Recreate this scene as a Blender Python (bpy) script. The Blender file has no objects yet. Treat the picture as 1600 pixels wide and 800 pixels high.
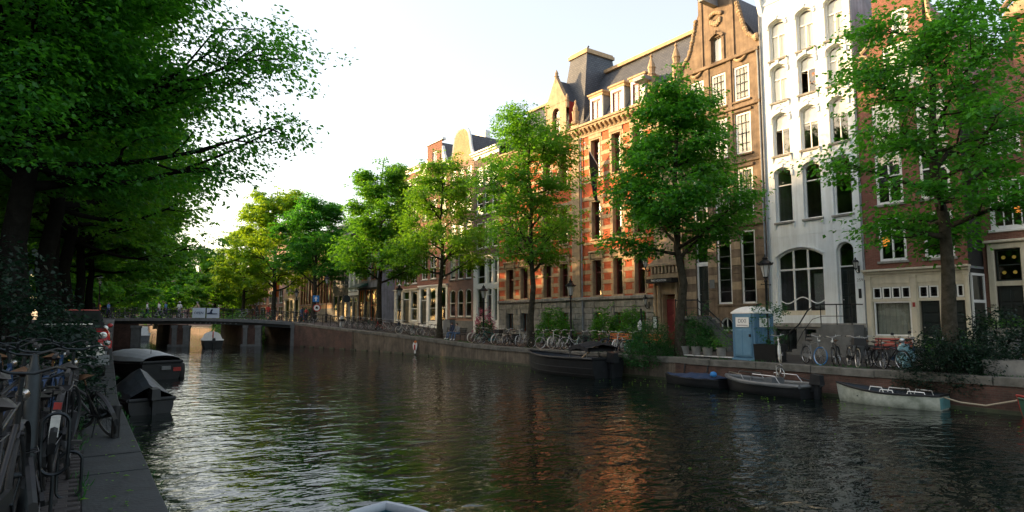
import bpy, math, random
import numpy as np
from mathutils import Vector, Matrix, noise

S = bpy.context.scene
C = S.collection
PI = math.pi
R = math.radians

# ------------------------------------------------------------------ camera
cam_d = bpy.data.cameras.new('camera')
cam_d.sensor_width = 36.0
cam_d.lens = 22.5
cam_d.clip_start = 0.05
cam_d.clip_end = 3000
cam = bpy.data.objects.new('camera', cam_d)
cam.location = (0, 0, 1.75)
cam.rotation_euler = (R(90 + 5.65), 0, R(-34.9))
C.objects.link(cam)
S.camera = cam

# ------------------------------------------------------------------ sky, sun, exposure
SUN_EL, SUN_AZ = 9.5, 42.0          # azimuth: degrees to the left of the canal axis (+Y)
W = bpy.data.worlds.new('World')
S.world = W
W.use_nodes = True
nt = W.node_tree
bg = nt.nodes['Background']
sky = nt.nodes.new('ShaderNodeTexSky')
sky.sky_type = 'NISHITA'
sky.sun_disc = False
sky.sun_elevation = R(SUN_EL)
sky.sun_rotation = R(-SUN_AZ)
sky.altitude = 0
sky.air_density = 1.0
sky.dust_density = 3.0
sky.ozone_density = 1.0
veil = nt.nodes.new('ShaderNodeMix')         # thin even veil of high cloud over the clear sky
veil.data_type = 'RGBA'
veil.blend_type = 'ADD'
veil.inputs[0].default_value = 1.0
veil.inputs[7].default_value = (1.2, 1.04, 0.95, 1)
nt.links.new(sky.outputs[0], veil.inputs[6])
nt.links.new(veil.outputs[2], bg.inputs[0])
bg.inputs[1].default_value = 0.13

sun_d = bpy.data.lights.new('sun', 'SUN')
sun_d.energy = 3.4
sun_d.angle = R(1.5)
sun_d.color = (1.0, 0.66, 0.33)
sun = bpy.data.objects.new('sun', sun_d)
sv = Vector((-math.sin(R(SUN_AZ)) * math.cos(R(SUN_EL)), math.cos(R(SUN_AZ)) * math.cos(R(SUN_EL)), math.sin(R(SUN_EL))))
sun.rotation_euler = sv.to_track_quat('Z', 'Y').to_euler()
sun.location = (-30, 40, 40)
C.objects.link(sun)

S.view_settings.view_transform = 'Standard'
S.view_settings.look = 'None'
S.view_settings.gamma = 1
S.view_settings.use_curve_mapping = False
S.view_settings.exposure = 1.66
S.render.engine = 'CYCLES'
S.cycles.max_bounces = 10
S.cycles.diffuse_bounces = 6
S.cycles.transmission_bounces = 8
S.cycles.transparent_max_bounces = 12
S.cycles.caustics_reflective = False
S.cycles.caustics_refractive = False
S.cycles.use_denoising = True

# ------------------------------------------------------------------ helpers
class MB:
    """Collects faces; build() links them as one mesh object."""
    def __init__(s):
        s.v = []; s.f = []; s.m = []
    def add(s, vs, fs, mi=0):
        o = len(s.v)
        s.v.extend([tuple(p) for p in vs])
        for f in fs:
            s.f.append([i + o for i in f]); s.m.append(mi)
        return s
    def box(s, x0, x1, y0, y1, z0, z1, mi=0):
        return s.add([(x0,y0,z0),(x1,y0,z0),(x1,y1,z0),(x0,y1,z0),(x0,y0,z1),(x1,y0,z1),(x1,y1,z1),(x0,y1,z1)],
                     [(0,3,2,1),(4,5,6,7),(0,1,5,4),(1,2,6,5),(2,3,7,6),(3,0,4,7)], mi)
    def bbox(s, x0, x1, y0, y1, z0, z1, b=.01, mi=0):
        """box with the four vertical-face edges of its -y front chamfered"""
        return s.add([(x0,y0+b,z0),(x1,y0+b,z0),(x1,y1,z0),(x0,y1,z0),(x0,y0+b,z1),(x1,y0+b,z1),(x1,y1,z1),(x0,y1,z1),
                      (x0+b,y0,z0+b),(x1-b,y0,z0+b),(x1-b,y0,z1-b),(x0+b,y0,z1-b)],
                     [(0,3,2,1),(4,5,6,7),(8,9,10,11),(0,1,9,8),(1,5,10,9),(5,4,11,10),(4,0,8,11),(1,2,6,5),(2,3,7,6),(3,0,4,7)], mi)
    def quad(s, a, b, c, d, mi=0):
        return s.add([a, b, c, d], [(0, 1, 2, 3)], mi)
    def prism(s, pts, vec, mi=0):
        n = len(pts); vec = Vector(vec)
        a = [Vector(p) for p in pts]; b = [p + vec for p in a]
        fs = [tuple(range(n)), tuple(range(2*n-1, n-1, -1))]
        for i in range(n):
            j = (i+1) % n
            fs.append((i, i+n, j+n, j))
        return s.add(a + b, fs, mi)
    def tube(s, pts, r, n=6, mi=0, cap=True, closed=False):
        pts = [Vector(p) for p in pts]
        k = len(pts)
        rs = list(r) if isinstance(r, (list, tuple)) else [r]*k
        vs = []; ref = None
        for i, p in enumerate(pts):
            if closed: t = pts[(i+1) % k] - pts[i-1]
            else: t = pts[min(i+1, k-1)] - pts[max(i-1, 0)]
            if t.length < 1e-9: t = Vector((0,0,1))
            t.normalize()
            if ref is None:
                ref = Vector((0,0,1)) if abs(t.z) < .9 else Vector((1,0,0))
            u = t.cross(ref)
            if u.length < 1e-6: u = t.cross(Vector((0,1,0)))
            u.normalize(); w = u.cross(t); w.normalize(); ref = w
            for j in range(n):
                a = 2*PI*j/n
                vs.append(p + (u*math.cos(a) + w*math.sin(a))*rs[i])
        fs = []
        for i in range(k if closed else k-1):
            i2 = (i+1) % k
            for j in range(n):
                j2 = (j+1) % n
                fs.append((i*n+j, i*n+j2, i2*n+j2, i2*n+j))
        if cap and not closed:
            fs.append(tuple(range(n-1, -1, -1))); fs.append(tuple((k-1)*n+j for j in range(n)))
        return s.add(vs, fs, mi)
    def lathe(s, prof, c=(0,0,0), n=12, mi=0):
        """prof: (radius, z) from bottom to top"""
        vs = []; k = len(prof)
        for r, z in prof:
            for j in range(n):
                a = 2*PI*j/n
                vs.append((c[0]+r*math.cos(a), c[1]+r*math.sin(a), c[2]+z))
        fs = [(i*n+j, i*n+(j+1) % n, (i+1)*n+(j+1) % n, (i+1)*n+j) for i in range(k-1) for j in range(n)]
        fs.append(tuple(range(n-1, -1, -1))); fs.append(tuple((k-1)*n+j for j in range(n)))
        return s.add(vs, fs, mi)
    def ball(s, c, r, n=10, k=6, mi=0):
        rx, ry, rz = r if isinstance(r, (list, tuple)) else (r, r, r)
        vs = [(c[0], c[1], c[2]-rz)]
        for i in range(1, k):
            t = -PI/2 + PI*i/k
            for j in range(n):
                a = 2*PI*j/n
                vs.append((c[0]+rx*math.cos(t)*math.cos(a), c[1]+ry*math.cos(t)*math.sin(a), c[2]+rz*math.sin(t)))
        vs.append((c[0], c[1], c[2]+rz))
        fs = [(0, 1+(j+1) % n, 1+j) for j in range(n)]
        for i in range(k-2):
            for j in range(n):
                fs.append((1+i*n+j, 1+i*n+(j+1) % n, 1+(i+1)*n+(j+1) % n, 1+(i+1)*n+j))
        o = 1+(k-2)*n; last = len(vs)-1
        fs += [(o+j, o+(j+1) % n, last) for j in range(n)]
        return s.add(vs, fs, mi)
    def xform(s, M4):
        s.v = [tuple(M4 @ Vector(p)) for p in s.v]; return s
    def mesh(s, name, mats, smooth=None):
        me = bpy.data.meshes.new(name)
        me.from_pydata(s.v, [], s.f)
        for m in (mats if isinstance(mats, (list, tuple)) else [mats]):
            me.materials.append(m)
        if len(me.materials) > 1:
            me.polygons.foreach_set('material_index', s.m)
        if smooth is not None:
            me.polygons.foreach_set('use_smooth', [True]*len(me.polygons))
            me.set_sharp_from_angle(angle=R(smooth))
        me.update()
        return me
    def build(s, name, mats, parent=None, smooth=None, loc=None, rot=None):
        return link(name, s.mesh(name, mats, smooth), parent, loc, rot)

def link(name, data, parent=None, loc=None, rot=None):
    o = bpy.data.objects.new(name, data); C.objects.link(o)
    if parent: o.parent = parent
    if loc is not None: o.location = loc
    if rot is not None: o.rotation_euler = rot
    return o

def tag(o, label=None, cat=None, group=None, kind=None):
    if label: o['label'] = label
    if cat: o['category'] = cat
    if group: o['group'] = group
    if kind: o['kind'] = kind
    return o

def thing(name, label, cat, loc=(0,0,0), rz=0, group=None, rot=None):
    o = link(name, None, None, loc, rot if rot else (0, 0, rz))
    o.empty_display_size = .2
    return tag(o, label, cat, group)

def struct(name, mb, m, smooth=None):
    o = mb.build(name, m, smooth=smooth); o['kind'] = 'structure'
    return o

def setmat(o, m, i=0):
    """own material for a copy that shares its mesh"""
    o.material_slots[i].link = 'OBJECT'; o.material_slots[i].material = m


def text(parent, body, size, loc, m, rz=0, ext=.003, align='CENTER'):
    cu = bpy.data.curves.new('lettering', 'FONT'); cu.body = body; cu.size = size; cu.align_x = align; cu.extrude = ext
    tmp = bpy.data.objects.new('lettering', cu); C.objects.link(tmp)
    me = bpy.data.meshes.new_from_object(tmp.evaluated_get(bpy.context.evaluated_depsgraph_get()))
    bpy.data.objects.remove(tmp); bpy.data.curves.remove(cu)
    me.materials.clear(); me.materials.append(m)
    return link('lettering', me, parent, loc, (R(90), 0, rz))

# ------------------------------------------------------------------ materials
def newmat(name):
    m = bpy.data.materials.new(name); m.use_nodes = True
    t = m.node_tree
    return m, t, t.nodes['Principled BSDF'], t.nodes['Material Output']

def node(t, typ, **kw):
    n = t.nodes.new(typ)
    for k, v in kw.items(): setattr(n, k, v)
    return n

def ramp(t, fac, stops):
    r = node(t, 'ShaderNodeValToRGB')
    e = r.color_ramp.elements
    while len(e) < len(stops): e.new(.5)
    for i, (p, c) in enumerate(stops):
        e[i].position = p; e[i].color = (c[0], c[1], c[2], 1)
    t.links.new(fac, r.inputs[0])
    return r.outputs[0]

def plain(name, col, rough=.6, var=.18, scale=6, bump=.0, metal=0, bscale=None, spec=.5, tint=None, coat=0, streak=0):
    """paint / stone / metal with uneven tone and fine relief"""
    m, t, b, o = newmat(name)
    tc = node(t, 'ShaderNodeTexCoord')
    n = node(t, 'ShaderNodeTexNoise'); n.inputs['Scale'].default_value = scale; n.inputs['Detail'].default_value = 6
    n.inputs['Roughness'].default_value = .65
    t.links.new(tc.outputs['Object'], n.inputs['Vector'])
    lo = [c*(1-var) for c in col]; hi = [min(1, c*(1+var)) for c in col]
    if tint: lo = [a*k for a, k in zip(lo, tint)]
    colr = ramp(t, n.outputs[0], [(.3, lo), (.7, hi)])
    if streak:          # rain streaks and grime running down
        mp = node(t, 'ShaderNodeMapping'); mp.inputs['Scale'].default_value = (2.6, 2.6, .16)
        n3 = node(t, 'ShaderNodeTexNoise'); n3.inputs['Scale'].default_value = 1.7; n3.inputs['Detail'].default_value = 7; n3.inputs['Roughness'].default_value = .7
        t.links.new(tc.outputs['Object'], mp.inputs[0]); t.links.new(mp.outputs[0], n3.inputs['Vector'])
        mx = node(t, 'ShaderNodeMix', data_type='RGBA', blend_type='MULTIPLY'); mx.inputs[0].default_value = streak
        t.links.new(colr, mx.inputs[6]); t.links.new(ramp(t, n3.outputs[0], [(.36, (.45,.43,.38)), (.6, (1,1,1))]), mx.inputs[7]); colr = mx.outputs[2]
    t.links.new(colr, b.inputs['Base Color'])
    b.inputs['Roughness'].default_value = rough; b.inputs['Metallic'].default_value = metal
    b.inputs['Specular IOR Level'].default_value = spec
    b.inputs['Coat Weight'].default_value = coat
    if bump:
        n2 = node(t, 'ShaderNodeTexNoise'); n2.inputs['Scale'].default_value = bscale or scale*5; n2.inputs['Detail'].default_value = 8
        t.links.new(tc.outputs['Object'], n2.inputs['Vector'])
        bp = node(t, 'ShaderNodeBump'); bp.inputs['Strength'].default_value = bump; bp.inputs['Distance'].default_value = .02
        t.links.new(n2.outputs[0], bp.inputs['Height']); t.links.new(bp.outputs[0], b.inputs['Normal'])
    return m

def brick(name, c1, c2, mortar, w=.22, h=.065, stain=(.55, .5, .45), smear=.5, rough=.85):
    m, t, b, o = newmat(name)
    tc = node(t, 'ShaderNodeTexCoord'); sp = node(t, 'ShaderNodeSeparateXYZ'); cb = node(t, 'ShaderNodeCombineXYZ')
    ad = node(t, 'ShaderNodeMath', operation='ADD')
    t.links.new(tc.outputs['Object'], sp.inputs[0])
    t.links.new(sp.outputs[0], ad.inputs[0]); t.links.new(sp.outputs[1], ad.inputs[1])
    t.links.new(ad.outputs[0], cb.inputs[0]); t.links.new(sp.outputs[2], cb.inputs[1])
    br = node(t, 'ShaderNodeTexBrick')
    br.inputs['Scale'].default_value = 1; br.inputs['Brick Width'].default_value = w; br.inputs['Row Height'].default_value = h
    br.inputs['Mortar Size'].default_value = h*.10; br.inputs['Mortar Smooth'].default_value = .3; br.inputs['Bias'].default_value = -.2
    br.inputs['Color1'].default_value = (*c1, 1); br.inputs['Color2'].default_value = (*c2, 1); br.inputs['Mortar'].default_value = (*mortar, 1)
    t.links.new(cb.outputs[0], br.inputs['Vector'])
    n = node(t, 'ShaderNodeTexNoise'); n.inputs['Scale'].default_value = .9; n.inputs['Detail'].default_value = 8; n.inputs['Roughness'].default_value = .7
    t.links.new(tc.outputs['Object'], n.inputs['Vector'])
    mx = node(t, 'ShaderNodeMix', data_type='RGBA', blend_type='MULTIPLY')
    mx.inputs[0].default_value = smear
    t.links.new(br.outputs[0], mx.inputs[6])
    t.links.new(ramp(t, n.outputs[0], [(.35, stain), (.62, (1.08, 1.05, 1.0))]), mx.inputs[7])
    t.links.new(mx.outputs[2], b.inputs['Base Color'])
    b.inputs['Roughness'].default_value = rough
    bp = node(t, 'ShaderNodeBump'); bp.inputs['Strength'].default_value = .6; bp.inputs['Distance'].default_value = .012; bp.invert = True
    t.links.new(br.outputs[1], bp.inputs['Height']); t.links.new(bp.outputs[0], b.inputs['Normal'])
    return m

def glass_mat(name, refl=1.7, tint=(.9, .95, .95)):
    m, t, b, o = newmat(name); t.nodes.remove(b)
    tr = node(t, 'ShaderNodeBsdfTransparent'); tr.inputs[0].default_value = (*tint, 1)
    gl = node(t, 'ShaderNodeBsdfGlossy'); gl.inputs['Roughness'].default_value = .015
    tc = node(t, 'ShaderNodeTexCoord'); n = node(t, 'ShaderNodeTexNoise'); n.inputs['Scale'].default_value = 1.6
    bp = node(t, 'ShaderNodeBump'); bp.inputs['Strength'].default_value = .2; bp.inputs['Distance'].default_value = .03
    t.links.new(tc.outputs['Object'], n.inputs['Vector']); t.links.new(n.outputs[0], bp.inputs['Height'])
    t.links.new(bp.outputs[0], gl.inputs['Normal'])
    fr = node(t, 'ShaderNodeFresnel'); fr.inputs[0].default_value = refl
    mx = node(t, 'ShaderNodeMixShader')
    ge = node(t, 'ShaderNodeNewGeometry'); sb = node(t, 'ShaderNodeMath', operation='SUBTRACT'); sb.inputs[0].default_value = 1.0
    ml = node(t, 'ShaderNodeMath', operation='MULTIPLY')          # a thin pane mirrors once, at its outer face
    t.links.new(ge.outputs['Backfacing'], sb.inputs[1]); t.links.new(sb.outputs[0], ml.inputs[0]); t.links.new(fr.outputs[0], ml.inputs[1])
    t.links.new(ml.outputs[0], mx.inputs[0]); t.links.new(tr.outputs[0], mx.inputs[1]); t.links.new(gl.outputs[0], mx.inputs[2])
    t.links.new(mx.outputs[0], o.inputs[0])
    return m

def leaf_mat(name, dark, light, trans, tw=.38, rough=.45):
    m, t, b, o = newmat(name)
    at = node(t, 'ShaderNodeAttribute'); at.attribute_name = 'leafvar'
    col = ramp(t, at.outputs['Fac'], [(0, dark), (.55, [(a+c)/2 for a, c in zip(dark, light)]), (1, light)])
    t.links.new(col, b.inputs['Base Color'])
    b.inputs['Roughness'].default_value = rough; b.inputs['Specular IOR Level'].default_value = .35
    tl = node(t, 'ShaderNodeBsdfTranslucent'); tl.inputs[0].default_value = (*trans, 1)
    mx = node(t, 'ShaderNodeMixShader'); mx.inputs[0].default_value = tw
    t.links.new(b.outputs[0], mx.inputs[1]); t.links.new(tl.outputs[0], mx.inputs[2])
    t.links.new(mx.outputs[0], o.inputs[0])
    return m

def emit(name, col, st):
    m, t, b, o = newmat(name)
    b.inputs['Base Color'].default_value = (*col, 1)
    b.inputs['Emission Color'].default_value = (*col, 1); b.inputs['Emission Strength'].default_value = st
    return m

def tiles(name, c1, c2, w=.25, h=.2):
    return brick(name, c1, c2, [k*.35 for k in c1], w, h, (.6, .6, .62), .6, .6)

MT = {}
MT['white_paint'] = plain('white_paint', (.80,.84,.86), .55, .05, 1.3, .15, bscale=14, tint=(.95,.95,.93), streak=.32)
MT['white_trim'] = plain('white_trim', (.78,.78,.75), .45, .08, 5, .05)
MT['cream'] = plain('cream_paint', (.62,.56,.43), .5, .1, 3, .08, streak=.3)
MT['red_brick'] = brick('red_brick', (.56,.10,.030), (.66,.145,.048), (.42,.17,.09), smear=.45)
MT['brown_brick'] = brick('brown_brick', (.20,.085,.06), (.27,.12,.085), (.25,.19,.15))
MT['russet_brick'] = brick('russet_brick', (.20,.075,.052), (.26,.105,.072), (.21,.14,.11))
MT['dark_brick'] = brick('dark_brick', (.10,.07,.06), (.15,.10,.08), (.17,.14,.12))
MT['pink_brick'] = brick('pink_brick', (.30,.17,.14), (.36,.21,.17), (.33,.26,.22))
MT['ochre_brick'] = brick('ochre_brick', (.42,.25,.13), (.48,.31,.17), (.40,.30,.2))
MT['quay_brick'] = brick('quay_brick', (.085,.042,.033), (.125,.06,.045), (.085,.075,.06), .22, .07, (.25,.28,.22), .85)
MT['concrete_wall'] = plain('quay_concrete', (.13,.105,.078), .85, .55, 1.1, .5, bscale=9, tint=(.7,.75,.7), streak=.8)
MT['sandstone'] = plain('sandstone', (.225,.16,.105), .8, .35, 1.6, .4, bscale=20, tint=(.8,.78,.76), streak=.6)
MT['sandstone_pale'] = plain('sandstone_pale', (.44,.32,.20), .8, .28, 2.5, .3, bscale=20, streak=.5)
MT['cream_stone'] = plain('cream_stone', (.50,.35,.20), .75, .25, 3, .25, bscale=25, streak=.4)
MT['grey_stone'] = plain('grey_stone', (.29,.275,.25), .8, .35, 2.4, .6, bscale=18, tint=(.85,.9,.9), streak=.6)
MT['blue_stone'] = plain('blue_stone', (.12,.125,.125), .7, .25, 3, .35)
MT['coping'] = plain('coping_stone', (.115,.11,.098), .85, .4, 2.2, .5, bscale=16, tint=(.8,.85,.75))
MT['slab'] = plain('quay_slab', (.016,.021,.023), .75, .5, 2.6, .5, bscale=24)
MT['slate'] = tiles('slate', (.075,.085,.105), (.11,.12,.14), .28, .17)
MT['clay_tile'] = tiles('clay_tile', (.38,.035,.028), (.48,.055,.035), .25, .28)
MT['dark_tile'] = tiles('dark_tile', (.05,.05,.055), (.08,.08,.085), .25, .25)
MT['grey_render'] = plain('grey_render', (.33,.33,.35), .85, .3, 1.0, .25, bscale=8, streak=.6)
MT['tar'] = plain('tarred_wall', (.018,.020,.020), .6, .3, 4, .2)
MT['lead'] = plain('lead', (.22,.24,.26), .5, .2, 5)
MT['glass'] = glass_mat('window_glass', 2.1, (.93,.96,.96))
MT['blind'] = plain('blind', (.72,.66,.54), .9, .08, 2)
MT['curtain'] = plain('curtain', (.40,.37,.30), .95, .15, 4)
MT['door_dark'] = plain('door_paint', (.014,.02,.02), .3, .3, 3)
MT['maroon'] = plain('maroon_paint', (.20,.03,.03), .45, .2, 4)
MT['green_paint'] = plain('green_paint', (.02,.07,.045), .4, .2, 4)
MT['iron'] = plain('black_iron', (.010,.011,.012), .5, .3, 8, .1, spec=.3)
MT['steel'] = plain('galvanised_steel', (.028,.034,.038), .5, .25, 9, metal=.8)
MT['chrome'] = plain('chrome', (.45,.45,.44), .3, .15, 9, metal=1)
MT['rubber'] = plain('rubber', (.018,.018,.018), .75, .25, 20)
MT['leather'] = plain('saddle_leather', (.025,.022,.02), .45, .3, 10)
MT['wood'] = plain('wood', (.25,.13,.06), .65, .35, 5, .3)
MT['orange_wood'] = plain('orange_wood', (.42,.13,.035), .6, .25, 5, .2)
MT['asphalt'] = plain('asphalt', (.052,.052,.052), .85, .3, 6, .6, bscale=60)
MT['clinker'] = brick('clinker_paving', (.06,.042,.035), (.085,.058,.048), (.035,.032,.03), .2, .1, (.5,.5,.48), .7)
MT['clinker_piece'] = plain('clinker_brick', (.03,.026,.025), .8, .45, 4, .5)
MT['earth'] = plain('earth', (.06,.05,.035), .95, .4, 5, .6)
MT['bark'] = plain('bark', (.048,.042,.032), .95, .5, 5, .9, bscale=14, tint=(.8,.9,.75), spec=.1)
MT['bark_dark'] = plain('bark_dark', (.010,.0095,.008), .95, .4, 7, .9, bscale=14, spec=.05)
MT['leaf'] = leaf_mat('elm_leaf', (.015,.095,.014), (.11,.31,.022), (.20,.50,.02), .46)
MT['leaf_deep'] = leaf_mat('elm_leaf_deep', (.009,.070,.015), (.065,.25,.022), (.12,.44,.02), .45)
MT['leaf_yellow'] = leaf_mat('lime_leaf', (.05,.17,.012), (.19,.40,.02), (.38,.58,.02), .48)
MT['leaf_lime'] = leaf_mat('young_elm_leaf', (.028,.12,.014), (.12,.33,.022), (.25,.52,.02), .46)
MT['leaf_bush'] = leaf_mat('shrub_leaf', (.010,.055,.018), (.028,.13,.026), (.05,.22,.03), .28)
MT['leaf_dark'] = leaf_mat('holly_leaf', (.003,.016,.010), (.009,.034,.015), (.012,.05,.018), .2, .5)
MT['leaf_bright'] = leaf_mat('bright_leaf', (.03,.14,.02), (.09,.28,.035), (.15,.40,.03), .36)
MT['blossom'] = leaf_mat('blossom', (.45,.12,.18), (.62,.25,.32), (.6,.2,.3), .3)
MT['skin'] = plain('skin', (.50,.30,.22), .55, .1, 5)
MT['hair'] = plain('hair', (.06,.035,.02), .6, .3, 20)
for nm, c in {'navy':(.02,.035,.075), 'denim':(.06,.11,.20), 'white_cloth':(.66,.66,.64), 'black_cloth':(.015,.015,.017), 'grey_cloth':(.22,.22,.22),
              'tan_cloth':(.34,.26,.17), 'blue_cloth':(.09,.18,.33), 'red_cloth':(.40,.04,.03), 'orange_cloth':(.55,.16,.03)}.items():
    MT[nm] = plain(nm, c, .9, .15, 12)
for nm, c in {'bike_black':(.014,.015,.016), 'bike_grey':(.16,.17,.17), 'bike_white':(.62,.62,.58), 'bike_blue':(.012,.035,.085), 'bike_green':(.02,.09,.06),
              'bike_red':(.28,.03,.025), 'bike_silver':(.42,.43,.43), 'bike_teal':(.03,.16,.17), 'bike_brown':(.10,.05,.025)}.items():
    MT[nm] = plain(nm, c, .42, .2, 14, spec=.35)
MT['tyre_blue'] = plain('blue_tyre', (.03,.20,.50), .7, .1, 10)
MT['tyre_pale'] = plain('pale_tyre', (.48,.45,.38), .75, .15, 10)
# ------------------------------------------------------------------ the lie of the land
def interp(tab, y):
    if y <= tab[0][0]: return tab[0][1]
    for (a, u), (b, w) in zip(tab, tab[1:]):
        if y <= b: return u + (w-u)*(y-a)/(b-a)
    return tab[-1][1]
QR = [(-60, 23.2), (20, 23.05), (44, 23.0), (52, 22.5), (60, 21.4), (69, 19.9), (78, 20.6), (100, 21.5), (130, 21.0), (200, 19.0), (330, 17.0)]
QL = [(-60, .7), (4, .84), (10, .95), (16.5, 1.08), (26, 1.5), (36, 1.95), (55, 3.0), (77, 4.3), (90, 5.6), (110, 6.2), (200, 5.0), (330, 4.0)]
GR = [(-60, 0), (34, 0), (38, .06), (47.5, .43), (58.6, .88), (68, 1.38), (80, 1.45), (100, .9), (120, .3), (330, 0)]
GL = [(-60, 0), (18, 0), (28, .3), (45, .75), (62, 1.3), (76, 1.75), (88, 1.7), (110, .7), (130, .3), (330, 0)]
qr = lambda y: interp(QR, y)
ql = lambda y: interp(QL, y)
gr = lambda y: interp(GR, y)
gl = lambda y: interp(GL, y)
WATER = -1.05
YS = sorted(set([-60, -30] + [float(v) for v in np.arange(-10, 140, 2)] + [150, 170, 200, 260, 330]))

mb = MB(); mb.quad((-2500,-2500,-2.6), (2500,-2500,-2.6), (2500,2500,-2.6), (-2500,2500,-2.6)); struct('ground', mb, MT['earth'])
mb = MB()
for a, b in zip(YS, YS[1:]):
    for (p, q) in ((.4, 3.4), (3.4, 8.2), (8.2, 60), (60, 400)):
        mb.quad((qr(a)+p, a, gr(a)), (qr(a)+q, a, gr(a)), (qr(b)+q, b, gr(b)), (qr(b)+p, b, gr(b)))
struct('street_right', mb, MT['clinker'])
mb = MB()
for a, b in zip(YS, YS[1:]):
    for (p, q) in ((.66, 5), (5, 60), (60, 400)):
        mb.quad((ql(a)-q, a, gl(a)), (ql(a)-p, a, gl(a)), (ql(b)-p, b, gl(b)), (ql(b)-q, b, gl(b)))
struct('street_left', mb, brick('shaded_clinker', (.018,.014,.013), (.027,.02,.018), (.012,.011,.011), .2, .1, (.5,.5,.48), .7))  # darker copy of the clinker, the left bank's shade put into its colour

# water
m, t, b, o = newmat('canal_water')
b.inputs['Base Color'].default_value = (.003, .007, .006, 1); b.inputs['Roughness'].default_value = .012; b.inputs['IOR'].default_value = 1.33
tc = node(t, 'ShaderNodeTexCoord')
pn = node(t, 'ShaderNodeTexNoise'); pn.inputs['Scale'].default_value = .16; pn.inputs['Detail'].default_value = 3      # calm and ruffled patches
t.links.new(tc.outputs['Object'], pn.inputs['Vector'])
gm_ = node(t, 'ShaderNodeMapRange'); gm_.inputs[1].default_value = .36; gm_.inputs[2].default_value = .62; gm_.inputs[3].default_value = .55; gm_.inputs[4].default_value = 1.0
t.links.new(pn.outputs[0], gm_.inputs[0]); gust = gm_.outputs[0]
prev = None
for sc, st, dist, ax in ((.42, .8, .07, 1.0), (1.25, .9, .062, 1.45), (3.4, .8, .019, 1.45)):
    mp = node(t, 'ShaderNodeMapping'); mp.inputs['Scale'].default_value = (1, ax, 1); mp.inputs['Rotation'].default_value = (0, 0, R(34.9 + sc*3))
    n = node(t, 'ShaderNodeTexNoise'); n.inputs['Scale'].default_value = sc; n.inputs['Detail'].default_value = 2.5; n.inputs['Distortion'].default_value = .5
    t.links.new(tc.outputs['Object'], mp.inputs[0]); t.links.new(mp.outputs[0], n.inputs['Vector'])
    bp = node(t, 'ShaderNodeBump'); bp.inputs['Strength'].default_value = st; bp.inputs['Distance'].default_value = dist
    t.links.new(n.outputs[0], bp.inputs['Height'])
    if sc > 1: t.links.new(gust, bp.inputs['Strength'])
    if prev: t.links.new(prev, bp.inputs['Normal'])
    prev = bp.outputs[0]
t.links.new(prev, b.inputs['Normal'])
MT['water'] = m
mb = MB(); mb.quad((-8, -60, WATER), (40, -60, WATER), (40, 330, WATER), (-8, 330, WATER)); struct('canal_water', mb, MT['water'])

# ------------------------------------------------------------------ quay walls
rq = random.Random(5)
qw = thing('quay_wall', 'long brick and concrete quay wall below the tall houses, rising to the bridge', 'quay wall')
def wall_run(name, ys, m):
    mb = MB()
    for a, b in zip(ys, ys[1:]):
        mb.quad((qr(a), a, -2.5), (qr(b), b, -2.5), (qr(b), b, gr(b)-.2), (qr(a), a, gr(a)-.2))
        mb.quad((qr(a), a, gr(a)-.2), (qr(b), b, gr(b)-.2), (qr(b)+.6, b, gr(b)-.2), (qr(a)+.6, a, gr(a)-.2))
    return mb.build(name, m, qw)
wall_run('brick_face', [-60, -30, -10, 0, 10, 20], MT['quay_brick'])
wall_run('concrete_face', [float(v) for v in np.arange(20, 57, 2)] + [57], MT['concrete_wall'])
wall_run('brick_face', [57, 60, 63, 66, 68.9], MT['quay_brick'])
wall_run('brick_face', [78, 90, 110, 130, 200, 330], MT['quay_brick'])
y = 2.0
while y < 68.6:
    L = 1.15 if y < 40 else 1.7
    b2 = min(y+L-.02, 68.8); dz = rq.uniform(-.012, .012); dx = rq.uniform(-.015, .015)
    mb = MB()
    x0, x1, za, zb = qr(y)-.05+dx, qr(b2)-.05+dx, gr(y)+.022+dz, gr(b2)+.022+dz
    e = .02
    mb.add([(x0,y,za-.26),(x0+.46,y,za-.26),(x1+.46,b2,zb-.26),(x1,b2,zb-.26),(x0,y,za-e),(x0+.46,y,za),(x1+.46,b2,zb),(x1,b2,zb-e),(x0+e,y,za),(x1+e,b2,zb)],
           [(0,3,2,1),(8,5,6,9),(0,4,7,3),(4,8,9,7),(0,1,5,8,4),(3,7,9,6,2),(1,2,6,5)])
    mb.build('coping_stone', MT['coping'], qw)
    y += L
# waterline band of algae-green growth is part of the wall
mb = MB()
for a, b in zip(YS, YS[1:]):
    if a >= 0 and b <= 68: mb.box(qr((a+b)/2)-.035, qr((a+b)/2)+.05, a, b-.004, -1.3, -.93)
mb.build('algae_band', plain('algae', (.035,.045,.02), .6, .5, 3, .4), qw)

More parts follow.
